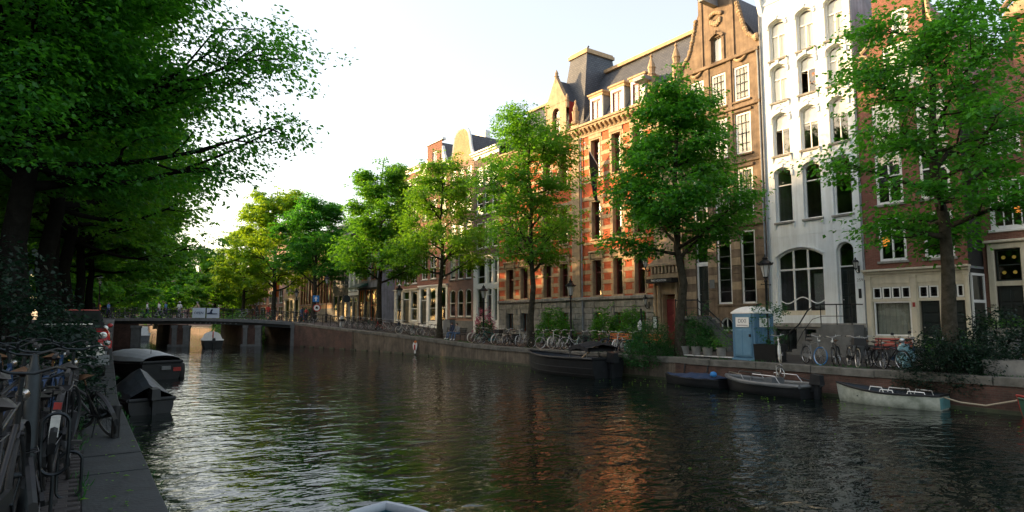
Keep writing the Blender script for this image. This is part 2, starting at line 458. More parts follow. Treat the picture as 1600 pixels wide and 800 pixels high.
lw = thing('quay_wall', 'shaded quay edge of stone slabs beside the parked bicycles', 'quay wall')
mb = MB()
for a, b in zip(YS, YS[1:]):
    mb.quad((ql(b)-.04, b, -2.5), (ql(a)-.04, a, -2.5), (ql(a)-.04, a, gl(a)-.2), (ql(b)-.04, b, gl(b)-.2))
mb.build('brick_face', MT['quay_brick'], lw)
y = 1.0
while y < 76:
    L = rq.uniform(1.1, 1.45) if y < 40 else 2.4
    b2 = y+L-.012; dz = rq.uniform(-.008, .008)
    x0, x1, za, zb = ql(y), ql(b2), gl(y)+.012+dz, gl(b2)+.012+rq.uniform(-.006, .006)
    e = .018
    mb = MB()
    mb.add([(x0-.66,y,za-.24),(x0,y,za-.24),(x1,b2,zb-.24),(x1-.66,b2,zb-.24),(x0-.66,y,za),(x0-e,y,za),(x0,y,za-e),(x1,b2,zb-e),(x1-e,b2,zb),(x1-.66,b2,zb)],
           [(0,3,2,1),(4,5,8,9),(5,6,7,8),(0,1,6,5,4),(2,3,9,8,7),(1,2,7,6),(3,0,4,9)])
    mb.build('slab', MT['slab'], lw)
    y += L
# clinker bricks of the near pavement: the nearest laid one by one
pav = thing('pavement', 'dark clinker brick paving under the parked bicycles', None); pav['kind'] = 'structure'
pm = []
for k in range(3):
    mb = MB(); mb.bbox(-.098, .098, -.035, .0, -.047, .047, .006); mb.xform(Matrix.Rotation(R(-90), 4, 'X')); pm.append(mb.mesh('paver', MT['clinker_piece']))
n = 0; j = 0
while n < 298:
    yy = 6.0 + j*.103; xs = ql(yy)-.675-.1
    for i in range(6):
        if n >= 298: break
        o = link('paver', pm[rq.randrange(3)], pav, (xs - .205*i - (.1 if j % 2 else 0), yy, gl(yy)+.004+rq.uniform(0, .007)), (rq.uniform(-.02,.02), rq.uniform(-.02,.02), rq.uniform(-.02,.02)))
        n += 1
    j += 1

# ------------------------------------------------------------------ bridge
BA = -math.atan2(.487, .873)
bridge = thing('canal_bridge', 'low dark bridge on brick piers with iron railing across the canal', 'bridge', (4.0, 77.7, 0), BA)
def bdeck(lx): return 1.35 + .53*(1-((lx-7.5)/11.5)**2) if lx > 7.5 else 1.88
def brw(lx, ly, z):
    return Vector((4.0 + lx*.873 + ly*.487, 77.7 - lx*.487 + ly*.873, z))
SK = (-.487*10/.873, 10)           # piers run with the canal, so they are skewed to the deck
def pier(name, a, b, z0, z1, m, dy=0, L=1.0):
    mb = MB(); mb.prism([(a, dy, z0), (b, dy, z0), (b+SK[0]*L, dy+SK[1]*L, z0), (a+SK[0]*L, dy+SK[1]*L, z0)], (0, 0, z1-z0))
    return mb.build(name, m, bridge)
pier('abutment', -5, 2.75, -2.4, 1.3, MT['quay_brick'], 0)
pier('pier', 5.85, 7.65, -2.4, 1.18, MT['quay_brick'], 0)
pier('pier', 13.1, 14.85, -2.4, 1.18, MT['quay_brick'], 0)
pier('abutment', 18.15, 27, -2.4, 1.2, MT['quay_brick'], 0)
for a, b in ((2.1, 2.9), (6.1, 6.55), (7.2, 7.78), (13.2, 13.6), (14.4, 14.98), (18.0, 18.55)):
    mb = MB(); mb.box(a, b, -.14, .3, -2.4, 1.1); mb.box(a-.06, b+.06, -.2, .3, .85, 1.12)
    mb.build('pilaster', MT['blue_stone'], bridge)
for a in (5.7, 12.95): mb = MB(); mb.box(a, a+2.1, -.1, .25, -1.35, -.85); mb.build('pier_base', MT['blue_stone'], bridge)
mb = MB(); N = 24
for i in range(N):
    a = -7 + 34*i/N; c = -7 + 34*(i+1)/N
    za, zc = bdeck(a), bdeck(c)
    mb.add([(a,0,za-.62),(c,0,zc-.62),(c,9.5,zc-.62),(a,9.5,za-.62),(a,0,za-.1),(c,0,zc-.1),(c,9.5,zc-.1),(a,9.5,za-.1)],
           [(0,3,2,1),(4,5,6,7),(0,1,5,4),(2,3,7,6)])
mb.build('deck', MT['tar'], bridge)
for i in range(14):
    a = -7 + 34*i/14; c = a + 34/14 - .015
    mb = MB(); za, zc = bdeck(a), bdeck(c)
    mb.add([(a,-.22,za-.3),(c,-.22,zc-.3),(c,.35,zc-.3),(a,.35,za-.3),(a,-.22,za),(c,-.22,zc),(c,.35,zc),(a,.35,za)],
           [(0,3,2,1),(4,5,6,7),(0,1,5,4),(1,2,6,5),(2,3,7,6),(3,0,4,7)])
    mb.build('kerb_stone', MT['blue_stone'], bridge)
mb = MB()
for i in range(N):
    a = -7 + 34*i/N; c = -7 + 34*(i+1)/N
    mb.quad((a,.35,bdeck(a)-.06),(c,.35,bdeck(c)-.06),(c,9.5,bdeck(c)-.06),(a,9.5,bdeck(a)-.06))
mb.build('roadway', MT['asphalt'], bridge)
for k in range(9):
    lx = 8.2 + k*.5 + (k % 3)*.06
    mb = MB(); mb.box(lx, lx+.16, -.02, .03, bdeck(lx)-.55, bdeck(lx)-.45); mb.build('rivet_plate', MT['bike_grey'], bridge)
for side, ly in ((0, .05), (1, 9.3)):
    pm = None
    for k in range(17):
        lx = -6 + k*2.0; z = bdeck(lx)
        mb = MB(); mb.tube([(lx, ly, z-.05), (lx, ly, z+1.08)], .035, 6); mb.ball((lx, ly, z+1.12), .055, 8, 5)
        mb.build('railing_post', MT['iron'], bridge)
    for h in (1.04, .55, .12):
        mb = MB(); mb.tube([(-6+k, ly, bdeck(-6+k)+h) for k in range(33)], .024 if h > 1 else .016, 5)
        mb.build('rail', MT['iron'], bridge)
    mb = MB()
    for k in range(32*6):
        lx = -6 + k/6; z = bdeck(lx)
        mb.box(lx-.008, lx+.008, ly-.008, ly+.008, z+.12, z+1.04)
    o = mb.build('balusters', MT['iron'], bridge); o['kind'] = 'stuff'

def banner(lx0, lx1, label, pale, lines):
    p = brw((lx0+lx1)/2, -.06, bdeck((lx0+lx1)/2)); w = lx1-lx0
    t = thing('banner', label, 'banner', p, BA, 'banners tied to the bridge railing')
    mb = MB(); n = 8
    for i in range(n):
        a = -w/2+w*i/n; c = -w/2+w*(i+1)/n
        f = lambda x: .02*math.sin(x*7)
        mb.add([(a,f(a),.03),(c,f(c),.03),(c,f(c),1.06),(a,f(a),1.06),(a,f(a)+.01,.03),(c,f(c)+.01,.03),(c,f(c)+.01,1.06),(a,f(a)+.01,1.06)],
               [(0,1,2,3),(7,6,5,4),(0,4,5,1),(3,2,6,7)])
    mb.build('cloth', pale, t)
    for (txt, sz, z, x) in lines:
        text(t, txt, sz, (x, -.03, z), MT['bike_blue'], ext=.002)
    return t
MT['banner'] = plain('banner_cloth', (.52,.58,.66), .8, .06, 3)
banner(8.0, 9.3, 'pale blue lettered banner on the bridge railing, square one beside the boat passage', MT['banner'], [('OPEN', .36, .42, 0)])
bn = banner(9.42, 10.7, 'pale banner with dark blue bird-like emblem on the bridge railing', MT['banner'], [])
mb = MB()
mb.prism([(-.58,-.035,.42),(.45,-.035,.42),(.45,-.035,.5),(-.05,-.035,.52),(-.1,-.035,.7),(.0,-.035,.86),(-.08,-.035,.98),(-.2,-.035,.88),(-.3,-.035,.62),(-.58,-.035,.55)], (0,.008,0))
mb.build('emblem', MT['navy'], bn)
# ------------------------------------------------------------------ house kit (local x to the right along the front, y into the house, z up)
def house(name, label, Y0, X=31.0, group=None, cat='house'):
    return thing(name, label, cat, (X, Y0, 0), -PI/2, group)

def arc_top(x0, x1, z1, a):
    """top edge of a segmental arch of rise a between x0 and x1, crown at z1"""
    if a <= 0: return lambda x: z1
    hw = (x1-x0)/2; cx = (x0+x1)/2
    a = min(a, hw*.999); Rr = (hw*hw + a*a)/(2*a); cz = z1 - Rr
    return lambda x: cz + math.sqrt(max(0, Rr*Rr - (x-cx)**2))

def panel(h, x0, x1, z0, z1, ops=(), m=None, y=0.0, t=.3, name='wall', mb=None, back=True):
    """a piece of wall with real openings and reveals; ops: (x0,x1,z0,z1,arch)"""
    own = mb is None
    if own: mb = MB()
    ops = [tuple(o) + (0,)*(5-len(o)) for o in ops]
    xs = sorted(set([x0, x1] + [v for o in ops for v in o[:2] if x0 < v < x1]))
    zs = sorted(set([z0, z1] + [v for o in ops for v in o[2:4] if z0 < v < z1]))
    for a, b in zip(xs, xs[1:]):
        for c, d in zip(zs, zs[1:]):
            mx, mz = (a+b)/2, (c+d)/2
            if any(o[0] < mx < o[1] and o[2] < mz < o[3] for o in ops): continue
            mb.quad((a,y,c), (b,y,c), (b,y,d), (a,y,d))
    for o in ops:
        a, b, c, d, ar = o
        tp = arc_top(a, b, d, ar); sp = tp(a) if ar else d
        mb.quad((a,y,c), (a,y+t,c), (a,y+t,sp), (a,y,sp)); mb.quad((b,y+t,c), (b,y,c), (b,y,sp), (b,y+t,sp))
        mb.quad((a,y+t,c), (a,y,c), (b,y,c), (b,y+t,c))
        n = 10 if ar else 1
        for i in range(n):
            p = a+(b-a)*i/n; q = a+(b-a)*(i+1)/n
            zp, zq = tp(p), tp(q)
            mb.quad((p,y,zp), (q,y,zq), (q,y+t,zq), (p,y+t,zp))
            if ar: mb.quad((p,y,zp), (p,y,d), (q,y,d), (q,y,zq))
    if own: return mb.build(name, m or MT['white_paint'], h)

def window(h, x0, x1, z0, z1, arch=0, rows=((0, 1, 1),), fm=None, fw=.07, bar=.05, rec=.2, sill=None, sill_p=.1, blind=0, y=0.0, name='window',
           gm=None, open_row=None, blind_m=None, deep=.07, bar_m=None):
    """frame part with its panes, sill and blind as sub-parts. rows: (from, to, panes across) as shares of the height"""
    fm = fm or MT['white_trim']
    x0 += .004; x1 -= .004; z0 += .004; z1 -= .003
    tp = arc_top(x0, x1, z1, arch)
    Y0, Y1 = y+rec, y+rec+deep
    mb = MB()
    sp = tp(x0)
    mb.box(x0, x0+fw, Y0, Y1, z0, sp if arch else z1)
    mb.box(x1-fw, x1, Y0, Y1, z0, sp if arch else z1)
    mb.box(x0+fw, x1-fw, Y0, Y1, z0, z0+fw)
    ti = arc_top(x0+fw, x1-fw, z1-fw, max(arch-fw*.3, .02) if arch else 0)
    if arch:
        n = 10; pts = [x0+(x1-x0)*i/n for i in range(n+1)]
        for p, q in zip(pts, pts[1:]):
            pi_, qi = min(max(p, x0+fw), x1-fw), min(max(q, x0+fw), x1-fw)
            mb.prism([(p,Y0,tp(p)), (q,Y0,tp(q)), (qi,Y0,ti(qi)), (pi_,Y0,ti(pi_))], (0, deep, 0))
    else:
        mb.box(x0+fw, x1-fw, Y0, Y1, z1-fw, z1)
    bars = []
    H = z1-z0; panes = []
    zb = [z0 + H*r[0] for r in rows]
    for i, (f0, f1, nc) in enumerate(rows):
        a = z0+H*f0 + (bar/2 if f0 > 0 else fw); b = z0+H*f1 - (bar/2 if f1 < 1 else fw)
        if f0 > 0: bars.append((x0+fw, x1-fw, Y0-.012, Y1, z0+H*f0-bar/2, z0+H*f0+bar/2))
        iw = x1-x0-2*fw
        for k in range(nc):
            xa = x0+fw+iw*k/nc + (bar/2 if k else 0); xb = x0+fw+iw*(k+1)/nc - (bar/2 if k < nc-1 else 0)
            if k: bars.append((xa-bar, xa, Y0-.004, Y1, a, min(b, ti(xa-bar/2)) if f1 >= 1 else b))
            panes.append((xa, xb, a, b, f1 >= 1 and arch > 0, i))
    if not bar_m:
        for q in bars: mb.box(*q)
    w = mb.build(name, fm, h)
    if bar_m:
        for q in bars: bb = MB(); bb.box(*q); bb.build('glazing_bar', bar_m, w)
    yg = Y0 + deep*.55
    for xa, xb, a, b, ar, ri in panes:
        mb = MB()
        if ar:
            n = 8
            top = [(xb+(xa-xb)*i/n, yg, min(b+1, ti(xb+(xa-xb)*i/n))) for i in range(n+1)]
            mb.prism([(xa,yg,a), (xb,yg,a)] + top, (0, .008, 0))
        elif open_row == ri and xa == panes[0][0]:
            # casement standing open into the room
            th = R(62); L = xb-xa
            mb.prism([(xa,yg,a), (xa+L*math.cos(th),yg+L*math.sin(th),a), (xa+L*math.cos(th),yg+L*math.sin(th),b), (xa,yg,b)], (.006,-.003,0))
            fb = MB()
            e = (xa+L*math.cos(th), yg+L*math.sin(th))
            for (s1, s2) in (((xa, yg, a+.02), (e[0], e[1], a+.02)), ((xa, yg, b-.02), (e[0], e[1], b-.02)), ((e[0], e[1], a), (e[0], e[1], b))):
                fb.tube([s1, s2], .022, 4)
            fb.build('casement_frame', fm, w)
        else:
            mb.box(xa, xb, yg, yg+.008, a, b)
        mb.build('pane', gm or MT['glass'], w)
    if sill:
        mb = MB(); mb.bbox(x0-.09, x1+.09, y-sill_p, y+rec+.01, z0-.12, z0-.006, .02); mb.build('sill', sill, w)
    if blind:
        mb = MB(); zt = z1-.05-(arch*.6); zb_ = z0+fw + (zt-z0-fw)*(1-blind)
        mb.box(x0+fw*.6, x1-fw*.6, Y1+.05, Y1+.06, zb_, zt); mb.build('blind', blind_m or MT['blind'], w)
    return w

def hood(h, x0, x1, z1, arch, m, w=.12, p=.07, legs=.25, y=0.0, key=True):
    """moulded arch over an opening"""
    tp = arc_top(x0, x1, z1, arch); to = arc_top(x0-w, x1+w, z1+w, arch+.02)
    mb = MB(); n = 10
    for i in range(n):
        p0, q0 = x0+(x1-x0)*i/n, x0+(x1-x0)*(i+1)/n
        p1, q1 = x0-w+(x1-x0+2*w)*i/n, x0-w+(x1-x0+2*w)*(i+1)/n
        mb.prism([(p0,y-p,tp(p0)+.004), (q0,y-p,tp(q0)+.004), (q1,y-p,to(q1)), (p1,y-p,to(p1))], (0, p+.01, 0))
    s = tp(x0)
    if legs:
        mb.box(x0-w, x0-.004, y-p, y+.01, s-legs, s); mb.box(x1+.004, x1+w, y-p, y+.01, s-legs, s)
    if key:
        cx = (x0+x1)/2
        mb.prism([(cx-.07,y-p-.05,z1+.01), (cx+.07,y-p-.05,z1+.01), (cx+.10,y-p-.05,z1+w+.10), (cx-.10,y-p-.05,z1+w+.10)], (0, p+.06, 0))
    return mb.build('hood_moulding', m, h)

def cornice(h, x0, x1, z, m, steps=((.0, .12, .10), (.12, .26, .22), (.26, .36, .34)), y=0.0, name='cornice'):
    mb = MB()
    for a, b, p in steps: mb.box(x0-p*.2, x1+p*.2, y-p, y+.05, z+a, z+b-.001)
    return mb.build(name, m, h)

def shell(h, w, z0, z1, depth, m, x0=.006, front=.31):
    """side and back walls behind the front"""
    mb = MB(); x1 = w-.006
    mb.quad((x0,depth,z0), (x0,0.0,z0), (x0,0.0,z1), (x0,depth,z1)); mb.quad((x1,0.0,z0), (x1,depth,z0), (x1,depth,z1), (x1,0.0,z1))
    mb.quad((x1,depth,z0), (x0,depth,z0), (x0,depth,z1), (x1,depth,z1))
    return mb.build('side_wall', m, h)

def floors(h, w, zs, depth):
    mb = MB()
    for z in zs: mb.box(.02, w-.02, .34, depth-.05, z-.15, z)
    return mb.build('floor', MT['wood'], h)

def gable_roof(h, x0, x1, z0, zr, y0, y1, m, over=.15):
    """ridge running into the house"""
    mb = MB(); c = (x0+x1)/2
    mb.prism([(x0-over,y0,z0), (c,y0,zr), (x1+over,y0,z0), (x1+over-.1,y0,z0-.1), (c,y0,zr-.14), (x0-over+.1,y0,z0-.1)], (0, y1-y0, 0))
    mb.prism([(x0,y0+.05,z0-.1), (x1,y0+.05,z0-.1), (c,y0+.05,zr-.16)], (0, y1-y0-.1, 0))
    return mb.build('roof', m, h)

def door(h, x0, x1, z0, z1, m, rec=.25, panels=3, y=0.0, knob=True, name='door', cols=2):
    d = MB(); d.box(x0+.004, x1-.004, y+rec, y+rec+.06, z0, z1-.004)
    w = x1-x0
    for i in range(panels):
        a = z0+.14+(z1-z0-.2)*i/panels; b = z0+.06+(z1-z0-.2)*(i+1)/panels
        for c in range(cols):
            xa = x0+.08+(w-.1)*c/cols; xb = x0+.02+(w-.1)*(c+1)/cols
            d.bbox(xa, xb, y+rec-.025, y+rec+.01, a, b, .02)
    o = d.build(name, m, h)
    if knob:
        k = MB(); k.ball((x0+w*.14, y+rec-.05, z0+(z1-z0)*.42), .035, 8, 5); k.build('handle', MT['chrome'], o)
    return o

def wall_lantern(label, loc, group=None, lit=False, s=1.0):
    """black lantern on a bracket; loc = wall point in world, the wall faces -X"""
    t = thing('wall_lantern', label, 'lantern', loc, -PI/2, group)
    mb = MB(); mb.box(-.04*s, .04*s, -.02, 0, -.25*s, .1*s); mb.tube([(0,0,-.2*s), (0,-.18*s,-.26*s), (0,-.3*s,-.15*s), (0,-.3*s,-.05*s)], .016*s, 6); mb.build('bracket', MT['iron'], t)
    mb = MB(); mb.lathe([(.06*s,-.06*s), (.14*s,.24*s), (.135*s,.25*s), (.05*s,-.05*s)], (0,-.3*s,0), 6); mb.build('glass_body', MT['lamp_glass'], t)
    mb = MB(); mb.lathe([(.17*s,.24*s), (.12*s,.33*s), (.04*s,.38*s), (.05*s,.42*s), (.0,.5*s)], (0,-.3*s,0), 6)
    for j in range(6):
        a = 2*PI*j/6
        mb.tube([(.06*s*math.cos(a), -.3*s+.06*s*math.sin(a), -.06*s), (.14*s*math.cos(a), -.3*s+.14*s*math.sin(a), .24*s)], .012*s, 4)
    mb.lathe([(.02*s,-.12*s), (.07*s,-.06*s), (.07*s,-.05*s)], (0,-.3*s,0), 6)
    mb.build('lantern_cap', MT['iron'], t)
    return t
MT['lamp_glass'] = plain('lamp_glass', (.45,.45,.42), .2, .1, 6)
# ------------------------------------------------------------------ white house
h = house('white_house', 'tall white painted house with arched windows and black front door', 20.28)
w = 5.06
BAYS = [(.56, 1.53), (2.15, 3.10), (3.70, 4.63)]
ROWS = [(15.82, 18.02), (13.45, 15.50), (10.50, 12.80), (6.88, 9.80)]
ops = [(a, b, c, d, .20) for (c, d) in ROWS for (a, b) in BAYS]
ops += [(.48, 3.04, 1.95, 5.45, .42), (3.72, 4.56, 1.55, 5.52, .36)]
panel(h, 0, w, 1.5, 20.0, ops, MT['white_paint'])
panel(h, 0, w, -.2, 1.5, [(.3, 1.5, .05, 1.25), (1.95, 3.05, .05, 1.25)], MT['blue_stone'], y=-.06, name='plinth')
mb = MB(); mb.bbox(-.0, w, -.14, .02, 1.36, 1.56, .02); mb.build('plinth_course', MT['grey_stone'], h)
shell(h, w, -.2, 20.0, 10, MT['grey_render']); floors(h, w, (1.5, 6.2, 10.0, 13.0, 15.6, 19.5), 10)
for ri, (c, d) in enumerate(ROWS):
    for bi, (a, b) in enumerate(BAYS):
        rows = ((0, .62, 2), (.62, 1, 1)) if ri < 3 else ((0, .68, 1), (.68, 1, 1))
        opn = 0 if (ri, bi) in ((1, 1), (2, 0)) else None
        bl = {(0,0): .95, (0,1): .96, (0,2): .95, (1,0): .95, (1,1): .32, (1,2): .9, (2,0): .36, (2,1): .4, (2,2): .3}.get((ri, bi), 0)
        window(h, a, b, c, d, .20, rows, fw=.075, rec=.18, sill=MT['grey_stone'], blind=bl, open_row=opn)
        hood(h, a, b, d, .20, MT['white_paint'], legs=.3 if ri else .2)
        mb = MB()
        mb.prism([(a-.10,-.09,c-.125), (a+.0,-.09,c-.125), (a-.01,-.03,c-.38), (a-.09,-.03,c-.38)], (0, .12, 0))
        mb.prism([(b+.0,-.09,c-.125), (b+.10,-.09,c-.125), (b+.09,-.03,c-.38), (b+.01,-.03,c-.38)], (0, .12, 0))
        mb.build('sill_bracket', MT['white_paint'], h)
        if ri >= 2:      # plaster sprig over the hood
            mb = MB(); cx = (a+b)/2; zt = d+.24
            for s in (-1, 1):
                mb.tube([(cx,-.03,zt+.12), (cx+s*.12,-.03,zt+.1), (cx+s*.24,-.03,zt+.02), (cx+s*.36,-.03,zt+.05)], [.05,.045,.035,.015], 6)
            mb.ball((cx,-.04,zt+.16), (.07,.05,.1), 8, 5); mb.build('plaster_ornament', MT['white_paint'], h)
# big ground-floor window with its wavy glazing bar
gw = window(h, .48, 3.04, 1.95, 5.45, .42, ((0, .68, 3), (.68, 1, 3)), fw=.09, bar=.09, rec=.14)
mb = MB()
for (a, b, up) in ((.57, 1.33, -1), (1.38, 2.15, 1), (2.2, 2.95, -1)):
    mb.tube([(a+(b-a)*i/10, .165, 2.72 + up*.16*math.sin(PI*i/10)) for i in range(11)], .032, 5)
mb.build('glazing_bar', MT['white_trim'], gw)
mb = MB(); mb.box(.58, 2.95, .13, .2, 1.97, 2.2); mb.build('stall_riser', MT['cream'], gw)
hood(h, .48, 3.04, 5.45, .42, MT['white_paint'], key=False, w=.08, p=.04, legs=0)
mb = MB(); mb.box(2.1, 2.9, .75, .76, 2.3, 4.1); mb.build('blind', MT['grey_cloth'], gw)
fw_ = window(h, 3.72, 4.56, 4.30, 5.52, .36, ((0, 1, 1),), fw=.06, rec=.2, name='fanlight')
door(h, 3.78, 4.50, 1.56, 4.28, MT['door_dark'], rec=.24, panels=4)
mb = MB(); mb.box(3.725, 3.785, .2, .3, 1.55, 4.3); mb.box(4.495, 4.555, .2, .3, 1.55, 4.3); mb.build('door_frame', MT['white_trim'], h)
for (a, b) in ((.3, 1.5), (1.95, 3.05)):
    window(h, a, b, .05, 1.25, 0, ((0, 1, 2),), fm=MT['door_dark'], rec=.14, y=-.06)
for z in (6.1, 9.98+.1, 12.98, 19.05):
    mb = MB(); mb.box(0, w, -.012 if z < 19 else -.06, .01, z, z+.03 if z < 19 else z+.12); mb.build('plaster_line', MT['white_paint'], h)
cornice(h, 0, w, 19.7, MT['white_paint'], ((0, .3, .12), (.3, .55, .35), (.55, .75, .55)))
mb = MB()
for x in (.12, w/2, w-.12): mb.prism([(x-.12,-.35,19.7), (x-.12,-.05,18.7), (x-.12,.02,18.7), (x-.12,.02,19.7)], (.24, 0, 0))
mb.build('console', MT['white_paint'], h)
mb = MB(); mb.prism([(.1,.2,20.4), (w-.1,.2,20.4), (w-.1,3,22.2), (.1,3,22.2)], (0, 0, -.1)); mb.prism([(.1,3,22.2), (w-.1,3,22.2), (w-.1,10,22.2), (.1,10,22.2)], (0, 0, -.1)); mb.build('roof', MT['slate'], h)
mb = MB(); mb.tube([(.06,-.07,18.6), (.06,-.07,1.2)], .045, 8); mb.build('downpipe', MT['lead'], h)
mb = MB(); mb.tube([(w-.03,-.06,18.6), (w-.03,-.06,1.2)], .04, 8); mb.build('downpipe', MT['lead'], h)
text(h, '259', .20, (4.80, -.012, 3.55), MT['grey_stone'])
mb = MB(); mb.box(4.72, 4.84, -.04, 0, 2.75, 3.2); mb.build('letter_box', MT['iron'], h)
# stoop with steps falling to the left
st = thing('stone_stoop', 'stone stoop with curved black handrail at the white house door', 'stoop', (31, 20.28, 0), -PI/2)
mb = MB(); mb.box(3.4, 4.95, -1.15, -.16, -.1, 1.5); mb.build('landing', MT['blue_stone'], st)
for k in range(7):
    mb = MB(); mb.box(3.4-.26*(k+1), 3.4-.26*k-.003, -1.1, -.17, -.1, 1.5-.205*(k+1)); mb.build('step', MT['blue_stone'], st)
mb = MB()
mb.tube([(1.55,-1.15,.25), (1.6,-1.15,.85), (1.85,-1.15,1.15), (2.3,-1.15,1.5), (2.75,-1.15,2.15), (3.1,-1.15,2.4), (3.5,-1.15,2.45), (4.9,-1.15,2.45), (4.9,-.1,2.45)], .032, 6)
mb.tube([(2.1,-1.15,.5), (2.5,-1.15,1.15), (3.0,-1.15,1.75), (3.5,-1.15,1.9), (4.9,-1.15,1.9)], .016, 5); mb.build('handrail', MT['iron'], st)
for x in (3.42, 4.2, 4.9):
    mb = MB(); mb.tube([(x,-1.13,1.4), (x,-1.13,2.45)], .022, 6); mb.build('rail_post', MT['iron'], st)
wall_lantern('black lantern beside the black door of the white house', (31, 15.5, 4.2))

# ------------------------------------------------------------------ sandstone house with neck gable
h = house('sandstone_house', 'narrow sandstone house with neck gable, hoist beam and tall ground floor windows', 25.98)
w = 5.68; cx = 2.85
TB = [(.82, 1.82), (2.38, 3.38), (3.93, 4.95)]
TR = [(14.18, 16.22), (11.08, 13.45), (7.5, 10.25)]
ops = [(a, b, c, d) for (c, d) in TR for (a, b) in TB]
ops += [(.86, 1.76, 2.0, 6.72), (2.40, 3.38, 2.62, 6.72), (4.00, 4.94, 2.62, 6.72), (2.5, 3.3, 1.1, 1.85, .3)]
SX = MT['sandstone']
panel(h, 0, w, -.2, 16.9, ops, SX)
panel(h, 1.62, 4.08, 16.9, 21.4, [(2.5, 3.2, 17.0, 18.5)], SX)
mb = MB(); mb.prism([(1.5,-.1,21.4), (4.2,-.1,21.4), (4.2,-.1,21.7), (2.85,-.1,22.5), (1.5,-.1,21.7)], (0, .4, 0)); mb.build('pediment', SX, h)
for s in (-1, 1):     # scrolled shoulders of the neck gable
    e = cx+s*(w/2); n = cx+s*1.23
    pts = [(e, 0, 16.9), (e, 0, 17.25), (e-s*.25, 0, 17.5), (e-s*.55, 0, 17.7), (e-s*.9, 0, 18.3), (e-s*1.15, 0, 19.1), (e-s*1.35, 0, 20.0), (n, 0, 20.5), (n, 0, 16.9)]
    mb = MB(); mb.prism(pts if s < 0 else pts[::-1], (0, .3, 0)); mb.build('gable_shoulder', SX, h)
    mb = MB()
    cv = [(e-s*.12,17.42), (e-s*.42,17.62), (e-s*.75,17.95), (e-s*.95,18.45), (e-s*1.12,19.0), (e-s*1.28,19.6), (e-s*1.4,20.2)]
    for (px, pz), (qx, qz) in zip(cv, cv[1:]):
        for k in range(3):
            f = k/3; mb.ball((px+(qx-px)*f, -.02, pz+(qz-pz)*f+.03), (.10+.03*((k*7) % 3), .13, .12), 7, 5)
    mb.ball((e-s*.14, -.05, 17.5), (.2,.2,.24), 9, 6); mb.build('carved_scroll', MT['sandstone_pale'], h)
    mb = MB(); mb.box(cx+s*1.1-.13, cx+s*1.1+.13, -.07, .02, 16.9, 21.3); mb.build('pilaster', SX, h)
for x in (.12, 2.1, 3.66, 5.56):
    mb = MB(); mb.box(x-.14 if x > .2 else 0, x+.14 if x < 5.5 else w, -.06, .01, 7.1, 16.8); mb.build('pilaster', SX, h)
for z, p, hh in ((6.95, .12, .22), (13.72, .16, .2), (16.72, .18, .2), (10.55, .10, .14)):
    mb = MB(); mb.bbox(-.0, w, -p, .01, z, z+hh, .03); mb.build('string_course', SX, h)
# ground floor ashlar laid block by block
rs = random.Random(3)
piers = [(0, .86), (1.76, 2.40), (3.38, 4.00), (4.94, w)]
z = 2.05; k = 0
while z < 6.6:
    for (a, b) in piers:
        mb = MB(); mb.bbox(a+.004, b-.004, -.032-rs.uniform(0, .008), .01, z, z+.445, .012); mb.build('ashlar_block', SX if rs.random() < .75 else MT['sandstone_pale'], h)
    z += .455; k += 1
for k in range(3):
    zz = .0+k*.62
    for (a, b) in ((0, 1.2), (1.2, 2.45), (3.35, 4.4), (4.4, w)):
        mb = MB(); mb.bbox(a+.006, b-.006, -.06, .01, zz, zz+.605, .015); mb.build('ashlar_block', MT['grey_stone'], h)
for ri, (c, d) in enumerate(TR):
    for (a, b) in TB:
        wn = window(h, a, b, c, d, 0, ((0, .25, 3), (.25, .5, 3), (.5, .75, 3), (.75, 1, 3)), fw=.11, bar=.03, rec=.06, blind=(.92, .9, .75)[ri], sill=SX, bar_m=MT['tar'])
        if ri == 0:
            continue
        mb = MB(); mb.bbox(a-.12, b+.12, -.1, .01, d+.05, d+.2, .02); mb.build('lintel', SX, h)
    for (a, b) in (TB[0], TB[2]) if ri == 0 else TB[:0]:
        mb = MB(); zc = d+.32; c2 = (a+b)/2
        mb.tube([(c2-.42,-.05,zc+.2), (c2-.2,-.08,zc+.02), (c2,-.09,zc-.04), (c2+.2,-.08,zc+.02), (c2+.42,-.05,zc+.2)], [.05,.08,.1,.08,.05], 7); mb.build('carved_swag', MT['sandstone_pale'], h)
window(h, 2.5, 3.2, 17.0, 18.5, 0, ((0, 1, 1),), fw=.06, rec=.1, fm=SX, blind=.96)
hood(h, 2.42, 3.28, 18.62, .25, SX, w=.14, p=.14, legs=0)
mb = MB(); mb.box(2.3, 2.48, -.08, .01, 16.9, 18.5); mb.box(3.22, 3.4, -.08, .01, 16.9, 18.5); mb.build('window_surround', SX, h)
for a, b in ((2.40, 3.38), (4.00, 4.94)):
    window(h, a, b, 2.62, 6.72, 0, ((0, .17, 1), (.17, .335, 1), (.335, .5, 1), (.5, .665, 1), (.665, .83, 1), (.83, 1, 1)), fw=.10, bar=.03, rec=.05, sill=SX, bar_m=MT['bike_grey'])
window(h, .86, 1.76, 5.05, 6.72, 0, ((0, 1, 1),), fw=.08, rec=.12, name='fanlight')
mb = MB(); mb.box(.864, .98, .1, .2, 2.0, 5.05); mb.box(1.66, 1.756, .1, .2, 2.0, 5.05); mb.box(.864, 1.756, .08, .2, 4.9, 5.1); mb.build('door_frame', MT['white_trim'], h)
door(h, .98, 1.66, 2.0, 4.9, MT['door_dark'], rec=.16, panels=4)
window(h, 2.5, 3.3, 1.1, 1.85, .3, ((0, 1, 2),), rec=.1, fm=MT['white_trim'])
mb = MB(); mb.box(1.85, 2.2, -.05, 0, 3.55, 4.05); mb.build('name_plate', MT['bike_grey'], h)
